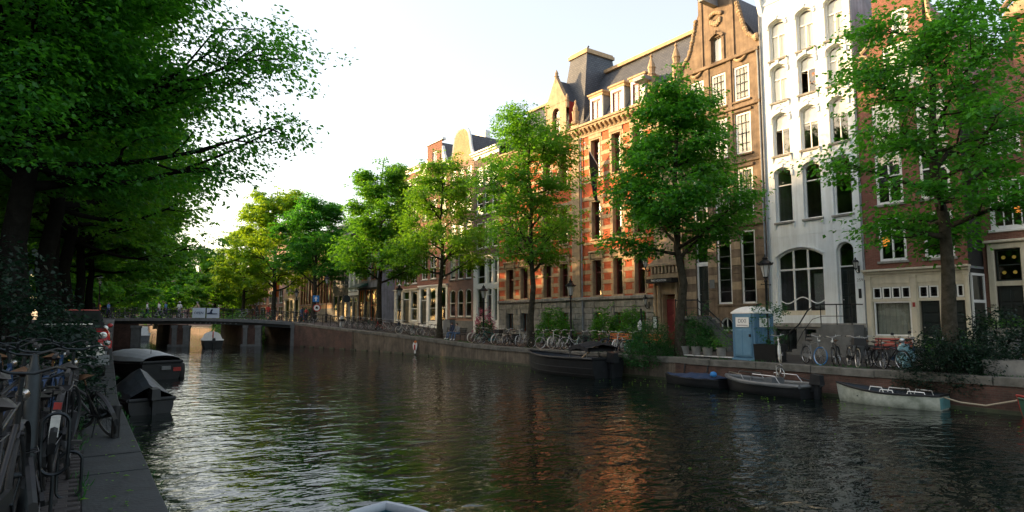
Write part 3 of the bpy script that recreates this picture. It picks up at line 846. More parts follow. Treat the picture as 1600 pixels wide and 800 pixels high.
mb = MB(); mb.box(2.68, 3.02, -1.35, .05, 20.35, 20.75); mb.prism([(2.62,-1.42,20.75), (3.08,-1.42,20.75), (3.02,-1.42,20.9), (2.68,-1.42,20.9)], (0, 1.42, 0)); mb.build('hoist_beam', MT['lead'], h)
mb = MB()
for k in range(7): mb.ball((2.45+.13*k, -.07, 19.85+.16*math.sin(k*.52)), (.13,.12,.14), 8, 5)
for k in range(6): mb.ball((2.55+.12*k, -.05, 19.4+.1*math.cos(k*1.1)), (.12,.1,.2), 8, 5)
mb.build('carved_cartouche', MT['sandstone_pale'], h)
shell(h, w, -.2, 17.1, 10, MT['grey_render']); floors(h, w, (1.9, 6.95, 10.6, 13.8, 16.8), 10)
gable_roof(h, 0, w, 17.0, 21.6, .32, 10, MT['dark_tile'])
mb = MB(); mb.tube([(w-.08,-.16,16.7), (w-.08,-.1,16.3), (w-.08,-.1,.3)], .05, 8); mb.build('downpipe', MT['lead'], h)
st = thing('stone_stoop', 'stone staircase with slanting iron handrail at the sandstone house door', 'stoop', (31, 25.98, 0), -PI/2)
mb = MB(); mb.box(.3, 1.95, -1.3, -.07, 1.75, 1.95); mb.build('landing', MT['blue_stone'], st)
for x in (.3, 1.75): mb = MB(); mb.box(x, x+.2, -1.3, -.07, -.1, 1.75); mb.build('landing_wall', MT['grey_stone'], st)
for k in range(9):
    mb = MB(); mb.box(1.95+.27*k+.003, 1.95+.27*(k+1), -1.28, -.08, max(-.1, 1.95-.21*(k+1)-.3), 1.95-.21*(k+1)); mb.build('step', MT['blue_stone'], st)
for yy in (-1.27,):
    mb = MB(); mb.tube([(.3,yy,2.85), (1.95,yy,2.85), (4.25,yy,1.0)], .034, 6); mb.tube([(.3,yy,2.4), (1.95,yy,2.4), (4.25,yy,.5)], .018, 6); mb.build('handrail', MT['steel'], st)
    for (x, z0, z1) in ((.32, 1.9, 2.85), (1.1, 1.9, 2.85), (1.95, 1.9, 2.85), (4.25, -.05, 1.0)):
        mb = MB(); mb.tube([(x,yy,z0), (x,yy,z1)], .03, 6); mb.ball((x,yy,z1+.05), .05, 8, 5); mb.build('rail_post', MT['iron'], st)
# ------------------------------------------------------------------ russet brick house with cream shopfront
h = house('brick_house', 'russet brick house with cream shopfront, scrolled gable and red tiled roof', 15.20)
w = 4.22; RB = MT['russet_brick']
RBB = [(.68, 1.86), (2.58, 3.76)]
RR = [(4.42, 6.45), (7.06, 9.45), (9.65, 11.85)]
panel(h, 0, w, 3.95, 12.1, [(a, b, c, d) for (c, d) in RR for (a, b) in RBB], RB)
panel(h, .95, 3.3, 12.1, 17.6, [(1.3, 2.95, 12.3, 14.5), (1.75, 2.5, 14.9, 16.1)], RB)
mb = MB(); mb.prism([(.8,-.08,17.6), (3.45,-.08,17.6), (3.3,-.08,17.85), (2.12,-.08,18.5), (.95,-.08,17.85)], (0, .38, 0)); mb.build('gable_top', MT['sandstone_pale'], h)
for s in (-1, 1):
    c0 = 2.125; e = c0+s*2.1; n = c0+s*1.175
    pts = [(e, 0, 12.1), (e, 0, 13.6), (e-s*.35, 0, 14.1), (e-s*.65, 0, 14.5), (e-s*.85, 0, 15.2), (n, 0, 16.0), (n, 0, 12.1)]
    mb = MB(); mb.prism(pts if s < 0 else pts[::-1], (0, .3, 0)); mb.build('gable_shoulder', RB, h)
    mb = MB()
    sc = []
    for k in range(22):
        a = k*.42; rr = .42-.017*k
        sc.append((e-s*.36-s*rr*math.cos(a)*-1, -.05, 14.0+rr*math.sin(a)))
    mb.tube(sc, [.10-.002*k for k in range(22)], 6)
    mb.tube([(e-s*.3,-.02,14.5), (e-s*.62,-.02,14.75), (e-s*.85,-.02,15.35), (n+s*.02,-.02,16.1)], .1, 6)
    mb.box(min(e, e-s*.85), max(e, e-s*.85), -.1, .1, 13.35, 13.55); mb.build('carved_scroll', MT['sandstone_pale'], h)
for ri, (c, d) in enumerate(RR):
    for bi, (a, b) in enumerate(RBB):
        window(h, a, b, c, d, 0, ((0, .68, 2 if bi == 0 else 1), (.68, 1, 2 if bi == 0 else 1)) if ri == 0 else ((0, .55, 2), (.55, 1, 2)), fw=.11, bar=.07, rec=.03, sill=MT['grey_stone'], blind=(0, 0, .55)[ri])
window(h, 1.3, 2.95, 12.3, 14.5, 0, ((0, .6, 3), (.6, 1, 3)), fw=.1, rec=.03, blind=.94, sill=MT['grey_stone'])
window(h, 1.75, 2.5, 14.9, 16.1, 0, ((0, 1, 2),), fw=.1, rec=.03, blind=.9, sill=MT['grey_stone'])
shell(h, w, -.2, 12.3, 10, MT['tar']); floors(h, w, (.15, 3.9, 6.8, 9.5, 12.0), 10)
gable_roof(h, 0, w, 12.1, 17.2, .3, 10, MT['clay_tile'])
# shopfront
CR = MT['cream']
secs = [(.27, 1.93), (2.24, 3.02), (3.42, 4.02)]
panel(h, 0, w, .55, 3.72, [(.27, 1.93, 1.0, 3.38), (2.24, 3.06, .55, 3.38), (3.40, 4.02, .55, 3.38)], CR, y=-.06, t=.36, name='shopfront')
mb = MB(); mb.box(0, w, -.06, .3, -.2, .55); mb.build('plinth', MT['blue_stone'], h)
cornice(h, 0, w, 3.72, CR, ((0, .12, .1), (.12, .24, .2), (.24, .33, .34)))
for x in (.0, 1.95, 3.12, 4.05):
    mb = MB(); mb.bbox(x, min(x+.24, w), -.12, -.05, .55, 3.6, .02); mb.box(x-.02, min(x+.26, w+.02), -.15, -.05, 3.6, 3.72); mb.build('pilaster', CR, h)
stained = glass_mat('leaded_glass', 1.6, (.55,.5,.35))
for (a, b, nc) in ((.27, 1.93, 4), (2.24, 3.06, 2), (3.40, 4.02, 2)):
    for k in range(nc):
        xa = a+(b-a)*k/nc; xb = a+(b-a)*(k+1)/nc
        wn = window(h, xa+.02, xb-.02, 2.70, 3.22, 0, ((0, 1, 1),), fw=.055, rec=.04, y=-.06, gm=stained)
        mb = MB()
        for q in (1/3, 2/3):
            mb.box(xa+.02+(xb-xa-.04)*q-.007, xa+.02+(xb-xa-.04)*q+.007, .0, .008, 2.76, 3.16)
            mb.box(xa+.08, xb-.08, .001, .009, 2.70+.52*q-.007, 2.70+.52*q+.007)
        mb.build('leading', MT['iron'], wn)
    mb = MB(); mb.box(a+.003, b-.003, -.03, .1, 3.225, 3.378); mb.box(a+.003, b-.003, -.03, .1, 2.56, 2.695); mb.build('shop_rail', CR, h)
wn = window(h, .30, 1.90, 1.0, 2.56, 0, ((0, 1, 1),), fw=.06, rec=.06, y=-.06)
mb = MB(); n = 60
for i in range(n):
    f = lambda q: (.34+(1.5)*q/n, .24+.035*math.sin(q*1.15)+.012*math.sin(q*2.9))
    a, b = f(i), f(i+1); mb.quad((a[0], a[1], 1.03), (b[0], b[1], 1.03), (b[0], b[1], 2.5), (a[0], a[1], 2.5))
mb.build('curtain', MT['curtain'], wn, smooth=80)
for (a, b) in ((2.24, 3.06), (3.40, 4.02)):
    door(h, a+.03, b-.03, .55, 2.56, MT['door_dark'], rec=.18, panels=4, y=-.06, cols=1)
text(h, '261', .13, (3.24, -.125, 2.35), MT['iron'])
mb = MB(); mb.box(2.02, 2.12, -.15, -.12, 2.3, 2.5); mb.build('alarm_box', MT['bike_red'], h)
# black side wall with white framed side window
mb = MB(); mb.box(w+.0, w+.05, .02, 1.45, 3.9, 4.0); mb.build('side_ledge', MT['lead'], h)
sw = MB()
for (y0, y1, z0, z1) in ((.05, .13, .55, 3.7), (1.35, 1.43, .55, 3.7), (.13, 1.35, 3.6, 3.7), (.13, 1.35, 2.45, 2.57)):
    sw.box(w-.004, w+.06, y0, y1, z0, z1)
sw = sw.build('side_window', MT['white_trim'], h)
mb = MB(); mb.box(w+.0, w+.02, .13, 1.35, 2.57, 3.6); mb.build('pane', MT['glass'], sw)
mb = MB(); mb.box(w+.0, w+.03, .13, 1.35, .55, 2.45)
mb.box(w+.03, w+.045, .3, 1.2, 1.7, 2.2); mb.box(w+.03, w+.045, .3, 1.2, .9, 1.5); mb.build('side_panel', MT['door_dark'], sw)
mb = MB(); mb.box(w+.02, w+.05, .62, .8, 4.72, 4.95); mb.build('sign_plate', MT['bike_grey'], h)

# ------------------------------------------------------------------ brown brick house at the frame edge
h = house('brick_house', 'brown brick house with rounded pediment and yellow dotted fanlight at the frame edge', 10.95, X=32.5)
w = 5.6; BB = MT['brown_brick']
ops = [(.36, 1.95, 5.55, 7.75), (3.0, 4.6, 5.55, 7.75), (.40, 1.62, 8.75, 10.2), (3.0, 4.3, 8.75, 10.2), (.25, 1.5, .5, 4.9)]
panel(h, 0, w, .0, 12.0, ops, BB)
panel(h, 1.62, 4.1, 12.0, 14.6, [(2.3, 3.3, 12.3, 13.9)], BB)
mb = MB()
tp = arc_top(1.45, 4.25, 15.5, .75)
mb.prism([(1.45,-.2,14.6), (4.25,-.2,14.6)] + [(4.25-2.8*i/12,-.2,tp(4.25-2.8*i/12)) for i in range(13)], (0, .5, 0)); mb.build('pediment', MT['sandstone_pale'], h)
mb = MB()
mb.tube([(1.35+3.0*i/12,-.2,arc_top(1.35, 4.35, 15.68, .8)(1.35+3.0*i/12)) for i in range(13)], .12, 6); mb.box(1.4, 4.3, -.3, .0, 14.5, 14.66); mb.build('pediment_moulding', MT['sandstone'], h)
for s in (-1, 1):
    c0 = 2.86; e = c0+s*2.7; n = c0+s*1.24
    pts = [(e, 0, 12.0), (e, 0, 12.3), (e-s*.5, 0, 12.6), (e-s*1.0, 0, 13.2), (n, 0, 14.2), (n, 0, 12.0)]
    mb = MB(); mb.prism(pts if s < 0 else pts[::-1], (0, .3, 0)); mb.build('gable_shoulder', BB, h)
GP = MT['door_dark']
window(h, .36, 1.95, 5.55, 7.75, 0, ((0, .5, 4), (.5, 1, 4)), fw=.16, bar=.03, rec=.02, sill=MT['white_trim'])
window(h, 3.0, 4.6, 5.55, 7.75, 0, ((0, .5, 4), (.5, 1, 4)), fw=.16, bar=.03, rec=.02, sill=MT['white_trim'])
for a, b in ((.40, 1.62), (3.0, 4.3)):
    wn = window(h, a, b, 8.75, 10.2, 0, ((0, 1, 1),), fw=.12, rec=.02, blind=.75)
    for q, e in ((.17, .014), (.33, .014), (.5, .03), (.67, .014), (.83, .014)):
        mb = MB(); mb.box(a+(b-a)*q-e, a+(b-a)*q+e, .018, .06, 8.87, 10.08); mb.build('glazing_bar', GP, wn)
    for q in (.33, .66):
        mb = MB(); mb.box(a+.12, b-.12, .021, .058, 8.75+1.45*q-.014, 8.75+1.45*q+.014); mb.build('glazing_bar', GP, wn)
window(h, 2.3, 3.3, 12.3, 13.9, 0, ((0, 1, 2),), rec=.03)
# door surround
mb = MB(); mb.bbox(.18, .42, -.12, .02, .5, 4.75, .02); mb.bbox(1.35, 1.6, -.12, .02, .5, 4.75, .02); mb.bbox(.18, 1.6, -.12, .02, 4.72, 4.98, .02)
mb.bbox(.08, 1.7, -.26, .02, 4.98, 5.1, .03); mb.box(.42, 1.35, -.02, .2, 3.16, 3.36); mb.build('door_surround', CR, h)
fl = window(h, .42, 1.35, 3.36, 4.72, 0, ((0, .5, 1), (.5, 1, 1)), fm=GP, fw=.07, rec=.1, name='fanlight')
for dx in (.70, 1.08):
    for dz in (3.72, 4.36):
        mb = MB(); mb.lathe([(.0, 0), (.075, 0), (.075, .015), (.0, .015)], (0, 0, 0), 12)
        mb.build('yellow_roundel', plain('yellow_glass', (.62,.42,.06), .4, .1), fl, loc=(dx, .09, dz), rot=(R(90), 0, 0))
door(h, .42, 1.35, .5, 3.16, MT['door_dark'], rec=.12, panels=4)
text(h, '263', .14, (.30, -.125, 2.3), MT['iron'])
mb = MB(); mb.ball((.30, -.14, 2.0), .04, 8, 5); mb.build('doorbell', MT['iron'], h)
shell(h, w, -.2, 12.0, 9, MT['brown_brick']); floors(h, w, (.3, 5.1, 8.3, 11.8), 9)
gable_roof(h, 0, w, 12.0, 15.2, .3, 9, MT['dark_tile'])
mb = MB(); mb.tube([(-.0,-.2,1.62), (1.9,-.2,1.62), (1.9,-.9,1.62)], .03, 6); mb.tube([(0,-.2,1.15), (1.9,-.2,1.15), (1.9,-.9,1.15)], .016, 5); mb.tube([(1.9,-.9,0), (1.9,-.9,1.62)], .03, 6)
mb.build('railing', MT['iron'], h)

# warm lamps seen behind the glass
def room_lamp(label, loc, r, col, st, shape='ball'):
    t = thing('room_lamp', label, 'lamp', loc, 0, 'lamps lit indoors')
    mb = MB()
    if shape == 'ball': mb.ball((0,0,0), (r*.85, r*.85, r), 12, 8)
    else: mb.lathe([(r, -r*.6), (r*.6, r*.6), (r*.55, r*.6), (r*.9, -r*.55)], (0,0,0), 14)
    mb.build('shade', emit('lamp_glow', col, st), t, smooth=60)
    mb = MB(); mb.tube([(0,0,r*.6), (0,0,r*.6+.6)], .008, 5) if shape == 'ball' else mb.tube([(0,0,-r*.6), (0,0,-r*.6-.4)], .03, 6); mb.build('cord' if shape == 'ball' else 'stem', MT['iron'], t)
room_lamp('glowing orange oval pendant behind the brick house window over the shopfront', (31.75, 14.62, 5.45), .26, (1.0,.34,.05), .32)
room_lamp('glowing orange table lampshade in the window of the house at the frame edge', (33.0, 9.72, 6.4), .2, (1.0,.32,.05), .28, 'shade')
for (yy, zz, n) in ((30.0, 5.15, 'upper'), (29.9, 4.45, 'middle'), (29.75, 3.95, 'lower')):
    room_lamp('small warm globe light, %s one in the red building window nearest its entrance' % n, (31.8, yy, zz), .09, (1.0,.45,.10), .8)
room_lamp('small warm globe light in the second red building window from the entrance', (31.8, 31.95, 5.0), .09, (1.0,.45,.10), .8)
room_lamp('small warm globe light in the third red building window from the entrance', (31.8, 34.05, 4.95), .09, (1.0,.45,.10), .8)

# ------------------------------------------------------------------ red brick and stone building with mansard roof
h = house('red_building', 'large red brick building with cream stone bands, grey base, mansard roof and tower', 46.38, cat='building')
w = 20.36          # Y 46.38 .. 26.02
L = lambda Y: 46.38-Y
RBr = MT['red_brick']; CS = MT['cream_stone']
W1 = [(45.35, 44.1), (43.25, 42.05), (40.15, 38.98), (38.1, 36.95), (34.40, 33.28), (32.25, 31.18), (30.22, 29.12)]
WX = [(L(a), L(b)) for a, b in W1]
FL = [(3.42, 6.05), (7.45, 10.3), (11.95, 14.85)]
xe = L(28.3)
panel(h, 0, xe, 3.3, 15.2, [(a, b, c, d) for (c, d) in FL for (a, b) in WX], RBr, t=.38)
GX = [(a+.12, b-.12) for a, b in WX]
panel(h, 0, xe, -.2, 3.14, [(a, b, .75, 2.25) for a, b in GX], MT['grey_stone'], t=.35, name='basement_wall')
# rusticated base, block by block
rs = random.Random(11); z = .02; k = 0
while z < 3.0:
    hh = .43; x = -.3 if k % 2 else 0.
    while x < xe-.05:
        a, b = max(x, 0), min(x+1.02, xe)
        segs = [(a, b)]
        if z+hh > .75 and z < 2.25:
            for (p, q) in GX:
                segs = [s for (u, v) in segs for s in ((u, min(v, p)), (max(u, q), v)) if s[1]-s[0] > .06]
        for (u, v) in segs:
            mb = MB(); mb.bbox(u+.012, v-.012, -.055-rs.uniform(0, .03), .01, z, z+hh-.02, .03); mb.build('stone_block', MT['grey_stone'], h)
        x += 1.02
    z += hh; k += 1
mb = MB(); mb.bbox(-.02, xe, -.2, .01, 3.1, 3.34, .04); mb.build('string_course', MT['grey_stone'], h)
# cream bands and toothed blocks on the brick piers
edges = [0] + [v for p in WX for v in p] + [xe]
prs = [(edges[i], edges[i+1]) for i in range(0, len(edges), 2)]
z = 3.42; k = 0
while z < 14.9:
    if not (6.1 < z < 7.3 or 10.35 < z < 11.85):
        for (a, b) in prs:
            if b-a < .05: continue
            if k % 2 == 0:
                mb = MB(); mb.bbox(a+.003, b-.003, -.022, .01, z+.04, z+.32, .006); mb.build('stone_band', CS, h)
            else:
                for (u, v) in ((a, a+.17), (b-.17, b)):
                    if u > .01 and v < xe-.01: mb = MB(); mb.bbox(u+.003, v-.003, -.022, .01, z-.02, z+.37, .006); mb.build('stone_block', CS, h)
    z += .385; k += 1
for zz in (6.15, 7.12, 10.38, 11.62):
    for (a, b) in ((0, L(36.45)), (L(35.4), xe)):
        mb = MB(); mb.bbox(a, b, -.05, .01, zz, zz+.18, .01); mb.build('stone_band', CS, h)
for fi, (c, d) in enumerate(FL):
    for (a, b) in WX:
        window(h, a+.1, b-.1, c+.02, d-.1, 0, ((0, .66, 1), (.66, 1, 1)), fm=MT['maroon'], fw=.06, bar=.06, rec=.30, sill=None, blind=(0, 0, 0)[fi], deep=.06)
        mb = MB()
        mb.box(a+.002, a+.1, -.04, .36, c, d-.004); mb.box(b-.1, b-.002, -.04, .36, c, d-.004); mb.box(a+.1, b-.1, -.04, .36, d-.1, d-.004)
        mb.bbox(a-.06, b+.06, -.13, .3, c-.10, c+.02, .02); mb.build('window_surround', MT['sandstone_pale'], h)
        mb = MB()
        if fi == 0:
            mb.bbox(a-.2, b+.2, -.22, .01, d+.42, d+.56, .04); mb.bbox(a-.1, b+.1, -.1, .01, d+.02, d+.41, .01)
            mb.box(a-.16, a-.02, -.16, .01, d+.0, d+.41); mb.box(b+.02, b+.16, -.16, .01, d+.0, d+.41)
        else:
            mb.bbox(a-.14, b+.14, -.08, .01, d+.01, d+.3, .02)
        mb.build('window_hood', MT['sandstone_pale'], h)
for (a, b) in GX:
    window(h, a, b, .75, 2.25, 0, ((0, 1, 2),), fm=MT['bike_grey'], rec=.2, fw=.05)
# main cornice on brackets
cornice(h, 0, xe, 15.15, MT['sandstone_pale'], ((0, .16, .1), (.16, .36, .14), (.56, .7, .5), (.7, .86, .62)))
x = .15
while x < xe-.1:
    mb = MB(); mb.prism([(x,-.14,15.32), (x,-.46,15.62), (x,-.46,15.72), (x,.0,15.72), (x,.0,15.32)], (.2, 0, 0)); mb.build('cornice_bracket', MT['sandstone_pale'], h)
    x += .44
# giant pilaster between the wings, with finial and downpipe
mb = MB(); mb.bbox(L(36.42), L(35.5), -.16, .01, 3.34, 16.4, .03); mb.build('pilaster', MT['sandstone_pale'], h)
mb = MB(); c0 = L(35.95); mb.lathe([(.34,0), (.34,.2), (.22,.3), (.26,.9), (.3,1.0), (.16,1.1), (.2,1.25), (.05,1.7), (.09,1.8), (0,1.95)], (c0, -.05, 16.4), 8); mb.build('finial', MT['sandstone_pale'], h)
mb = MB(); mb.tube([(L(35.3),-.14,15.2), (L(35.3),-.14,.2)], .06, 8); mb.build('downpipe', MT['lead'], h)
# mansard
def mans(x0, x1, y0, y1, z0, z1, m, name='roof'):
    mb = MB()
    mb.quad((x0,y0,z0), (x1,y0,z0), (x1,y1,z1), (x0,y1,z1)); mb.quad((x0,y1,z1), (x1,y1,z1), (x1,12,z1), (x0,12,z1))
    mb.quad((x0,12,z0), (x0,y0,z0), (x0,y1,z1), (x0,12,z1)); mb.quad((x1,y0,z0), (x1,12,z0), (x1,12,z1), (x1,y1,z1)); mb.quad((x1,12,z0), (x0,12,z0), (x0,12,z1), (x1,12,z1))
    return mb.build(name, m, h)
mans(L(36.3), w, .2, 3.2, 15.95, 21.1, MT['slate']); mans(0, L(38.3), .2, 3.2, 15.95, 20.6, MT['slate'])
mb = MB(); mb.box(L(36.0), w, 2.95, 3.4, 21.1, 21.35); mb.build('ridge_trim', MT['cream_stone'], h)
mb = MB(); mb.box(0, L(38.6), 2.95, 3.4, 20.6, 20.8); mb.build('ridge_trim', MT['cream_stone'], h)
# tower
tx0, tx1, ux0, ux1 = L(38.9), L(35.75), L(38.3), L(36.3)
mb = MB()
for (a, b, c, d) in ((((tx0,.5,16.0), (tx1,.5,16.0), (ux1,1.5,22.6), (ux0,1.5,22.6))), (((tx1,.5,16.0), (tx1,5.2,16.0), (ux1,4.2,22.6), (ux1,1.5,22.6))),
                     (((tx1,5.2,16.0), (tx0,5.2,16.0), (ux0,4.2,22.6), (ux1,4.2,22.6))), (((tx0,5.2,16.0), (tx0,.5,16.0), (ux0,1.5,22.6), (ux0,4.2,22.6)))):
    mb.quad(a, b, c, d)
mb.build('tower_roof', MT['slate'], h)
mb = MB(); mb.box(ux0-.14, ux1+.14, 1.36, 4.34, 22.55, 22.8); mb.box(ux0-.05, ux1+.05, 1.45, 4.25, 22.8, 22.95); mb.build('tower_cap', MT['cream_stone'], h)
mb = MB(); mb.tube([(ux1-.4,2,22.9), (ux1-.4,2,23.4)], .03, 6); mb.ball((ux1-.4,2,23.3), (.12,.06,.06), 8, 5); mb.build('vane', MT['iron'], h)
# stone gable dormer
gx0, gx1 = L(39.5), L(37.0)
panel(h, gx0, gx1, 15.9, 18.6, [(gx0+.8, gx1-.8, 16.3, 18.3, .42)], MT['sandstone_pale'], y=-.1, t=.3, name='gable_wall')
mb = MB(); mb.prism([(gx0-.05,-.12,18.6), (gx1+.05,-.12,18.6), ((gx0+gx1)/2,-.12,20.9)], (0, .35, 0)); mb.build('gable_top', MT['sandstone_pale'], h)
mb = MB(); mb.prism([(gx0+.02,.2,18.55), (gx1-.02,.2,18.55), ((gx0+gx1)/2,.2,20.6)], (0, 3.2, 0)); mb.build('gable_roof', MT['slate'], h)
mb = MB(); mb.quad((gx1,.2,15.9), (gx1,3.2,15.9), (gx1,3.2,18.6), (gx1,.2,18.6)); mb.quad((gx0,3.2,15.9), (gx0,.2,15.9), (gx0,.2,18.6), (gx0,3.2,18.6)); mb.build('gable_cheek', MT['bike_red'], h)
window(h, gx0+.8, gx1-.8, 16.3, 18.3, .42, ((0, .6, 2), (.6, 1, 1)), fm=MT['maroon'], y=-.1, rec=.18)
for x, zz in ((gx0, 18.4), (gx1, 18.4), ((gx0+gx1)/2, 20.7)):
    mb = MB(); mb.lathe([(.17,0), (.17,.5), (.22,.55), (.12,.65), (.15,.8), (.0,1.15)], (x, .0, zz-.35), 8); mb.build('finial', MT['sandstone_pale'], h)
# dormers
for (a, b) in ((34.75, 33.45), (32.55, 31.25), (30.55, 29.25)):
    xa, xb = L(a), L(b)
    d = MB(); d.box(xa, xb, .35, 2.6, 16.3, 18.05)
    dm = MB(); dm.quad((xa,.5,16.0), (xa,2.6,16.0), (xa,2.6,18.1), (xa,.5,18.1)); dm.quad((xb,2.6,16.0), (xb,.5,16.0), (xb,.5,18.1), (xb,2.6,18.1)); dd = dm.build('dormer', MT['lead'], h)
    mb = MB(); mb.box(xa-.1, xb+.1, .3, 2.8, 18.1, 18.3); mb.box(xa-.18, xb+.18, .22, 2.8, 18.3, 18.42); mb.build('dormer_roof', MT['cream_stone'], dd)
    mb = MB(); mb.box(xa, xa+.16, .35, .52, 16.0, 18.1); mb.box(xb-.16, xb, .35, .52, 16.0, 18.1); mb.box(xa+.16, xb-.16, .35, .52, 17.9, 18.1); mb.build('dormer_front', MT['white_trim'], dd)
    window(h, xa+.16, xb-.16, 16.1, 17.9, 0, ((0, 1, 2),), fm=MT['maroon'], rec=.42, blind=.95, bar=.09)
# entrance bay
SP = MT['sandstone_pale']
panel(h, xe, w, 3.3, 16.6, [(xe+.6, w-.6, 7.2, 10.0), (xe+.6, w-.6, 11.9, 14.6), (xe+.7, w-.7, 15.2, 16.3)], SP, y=-.12, name='entrance_wall')
panel(h, xe, w, -.2, 3.3, [(xe+.62, w-.55, .1, 3.3)], SP, y=-.12, t=.5, name='entrance_wall')
for (c, d) in ((7.2, 10.0), (11.9, 14.6), (15.2, 16.3)):
    window(h, xe+.62, w-.62, c, d, 0, ((0, .66, 2), (.66, 1, 2)), fm=MT['maroon'], y=-.12, rec=.25)
door(h, xe+.64, w-.57, .1, 3.0, MT['maroon'], rec=.35, panels=3, y=-.12)
for x in (xe+.1, xe+.42, w-.42, w-.14):
    mb = MB(); mb.lathe([(.15,0), (.15,.9), (.12,.95), (.11,4.1), (.16,4.2)], (x, -.24, .1), 10); mb.build('column', SP, h)
mb = MB(); mb.bbox(xe-.1, w+.0, -.45, -.1, 4.3, 4.6, .03); mb.bbox(xe-.16, w, -.62, -.1, 5.05, 5.25, .03); mb.prism([(xe-.1,-.5,5.25), (w,-.5,5.25), ((xe+w)/2+.5,-.5,5.75), ((xe+w)/2-.5,-.5,5.75)], (0, .4, 0)); mb.build('portal_hood', SP, h)
for k in range(8):
    mb = MB(); x = xe+.05+k*.29; mb.box(x, x+.14, -.55, -.1, 4.62, 5.03); mb.build('portal_bracket', SP, h)
mb = MB(); mb.box(xe+.1, w-.1, -1.05, -.46, 4.0, 4.26); sg = mb.build('canopy', MT['iron'], h)
text(sg, 'THE HOXTON', .19, ((xe+w)/2, -1.06, 4.07), MT['white_trim'])
mb = MB(); mb.box(xe+.05, xe+.42, -.45, -.40, 1.15, 1.95); mb.build('menu_case', MT['iron'], h)
mb = MB(); mb.box(xe+.1, xe+.37, -.46, -.45, 1.2, 1.9); mb.build('menu_sheet', MT['white_trim'], h)
for x in (xe+.1, w-.1):
    mb = MB(); mb.lathe([(.26,0), (.26,1.1), (.32,1.2), (.2,1.3), (.24,1.6), (.28,1.65), (.06,2.35), (.12,2.45), (0,2.65)], (x, -.1, 16.6), 8); mb.build('finial', SP, h)
mb = MB(); mb.bbox(xe-.1, w+.05, -.35, .1, 16.55, 16.8, .04); mb.bbox(xe, w, -.2, .01, 14.9, 15.1, .02); mb.bbox(xe, w, -.2, .01, 11.2, 11.4, .02); mb.build('entrance_cornice', SP, h)
mb = MB(); mb.box(xe-.75, xe+.25, -1.0, -.2, 17.35, 17.6); mb.box(xe-.6, xe+.1, -.2, .6, 17.4, 17.55); mb.build('hoist_beam', MT['lead'], h)
shell(h, w, -.2, 16.2, 12, RBr); floors(h, w, (.2, 3.2, 7.0, 11.4, 15.7), 12)
mb = MB(); mb.quad((w-.003,.25,16.0), (w-.003,12,16.0), (w-.003,12,21.1), (w-.003,3.2,21.1)); mb.build('end_wall', MT['grey_render'], h)
wall_lantern('black lantern on the red building left of the entrance portal, upper of two', (30.9, 28.75, 5.15), s=1.3)
wall_lantern('black lantern on the grey base of the red building, under another lantern', (30.85, 28.8, 2.75), s=1.2)
wall_lantern('black lantern between the entrance portal and the sandstone house', (30.95, 26.0, 4.7), s=1.2)
# flag on a slanting pole
fg = thing('flag', 'dark flag hanging from a white slanting pole on the red building', 'flag', (31, 33.3, 12.4))
mb = MB(); mb.tube([(-.02,.0,0), (-1.35,.15,1.75)], .035, 6); mb.ball((-1.37,.15,1.8), .07, 8, 5); mb.build('pole', MT['white_trim'], fg)
mb = MB(); n = 8; m_ = 14
def fp(i, j):
    u = i/n; v = j/m_
    return (-.25-.75*u*(1-.45*v)-.1*math.sin(v*3), .03+.11*u+.07*math.sin(u*9+v*3)*v, .3+1.0*u-v*(2.75+.6*u))
for i in range(n):
    for j in range(m_): mb.quad(fp(i, j), fp(i+1, j), fp(i+1, j+1), fp(i, j+1))
mb.build('cloth', MT['black_cloth'], fg, smooth=80)
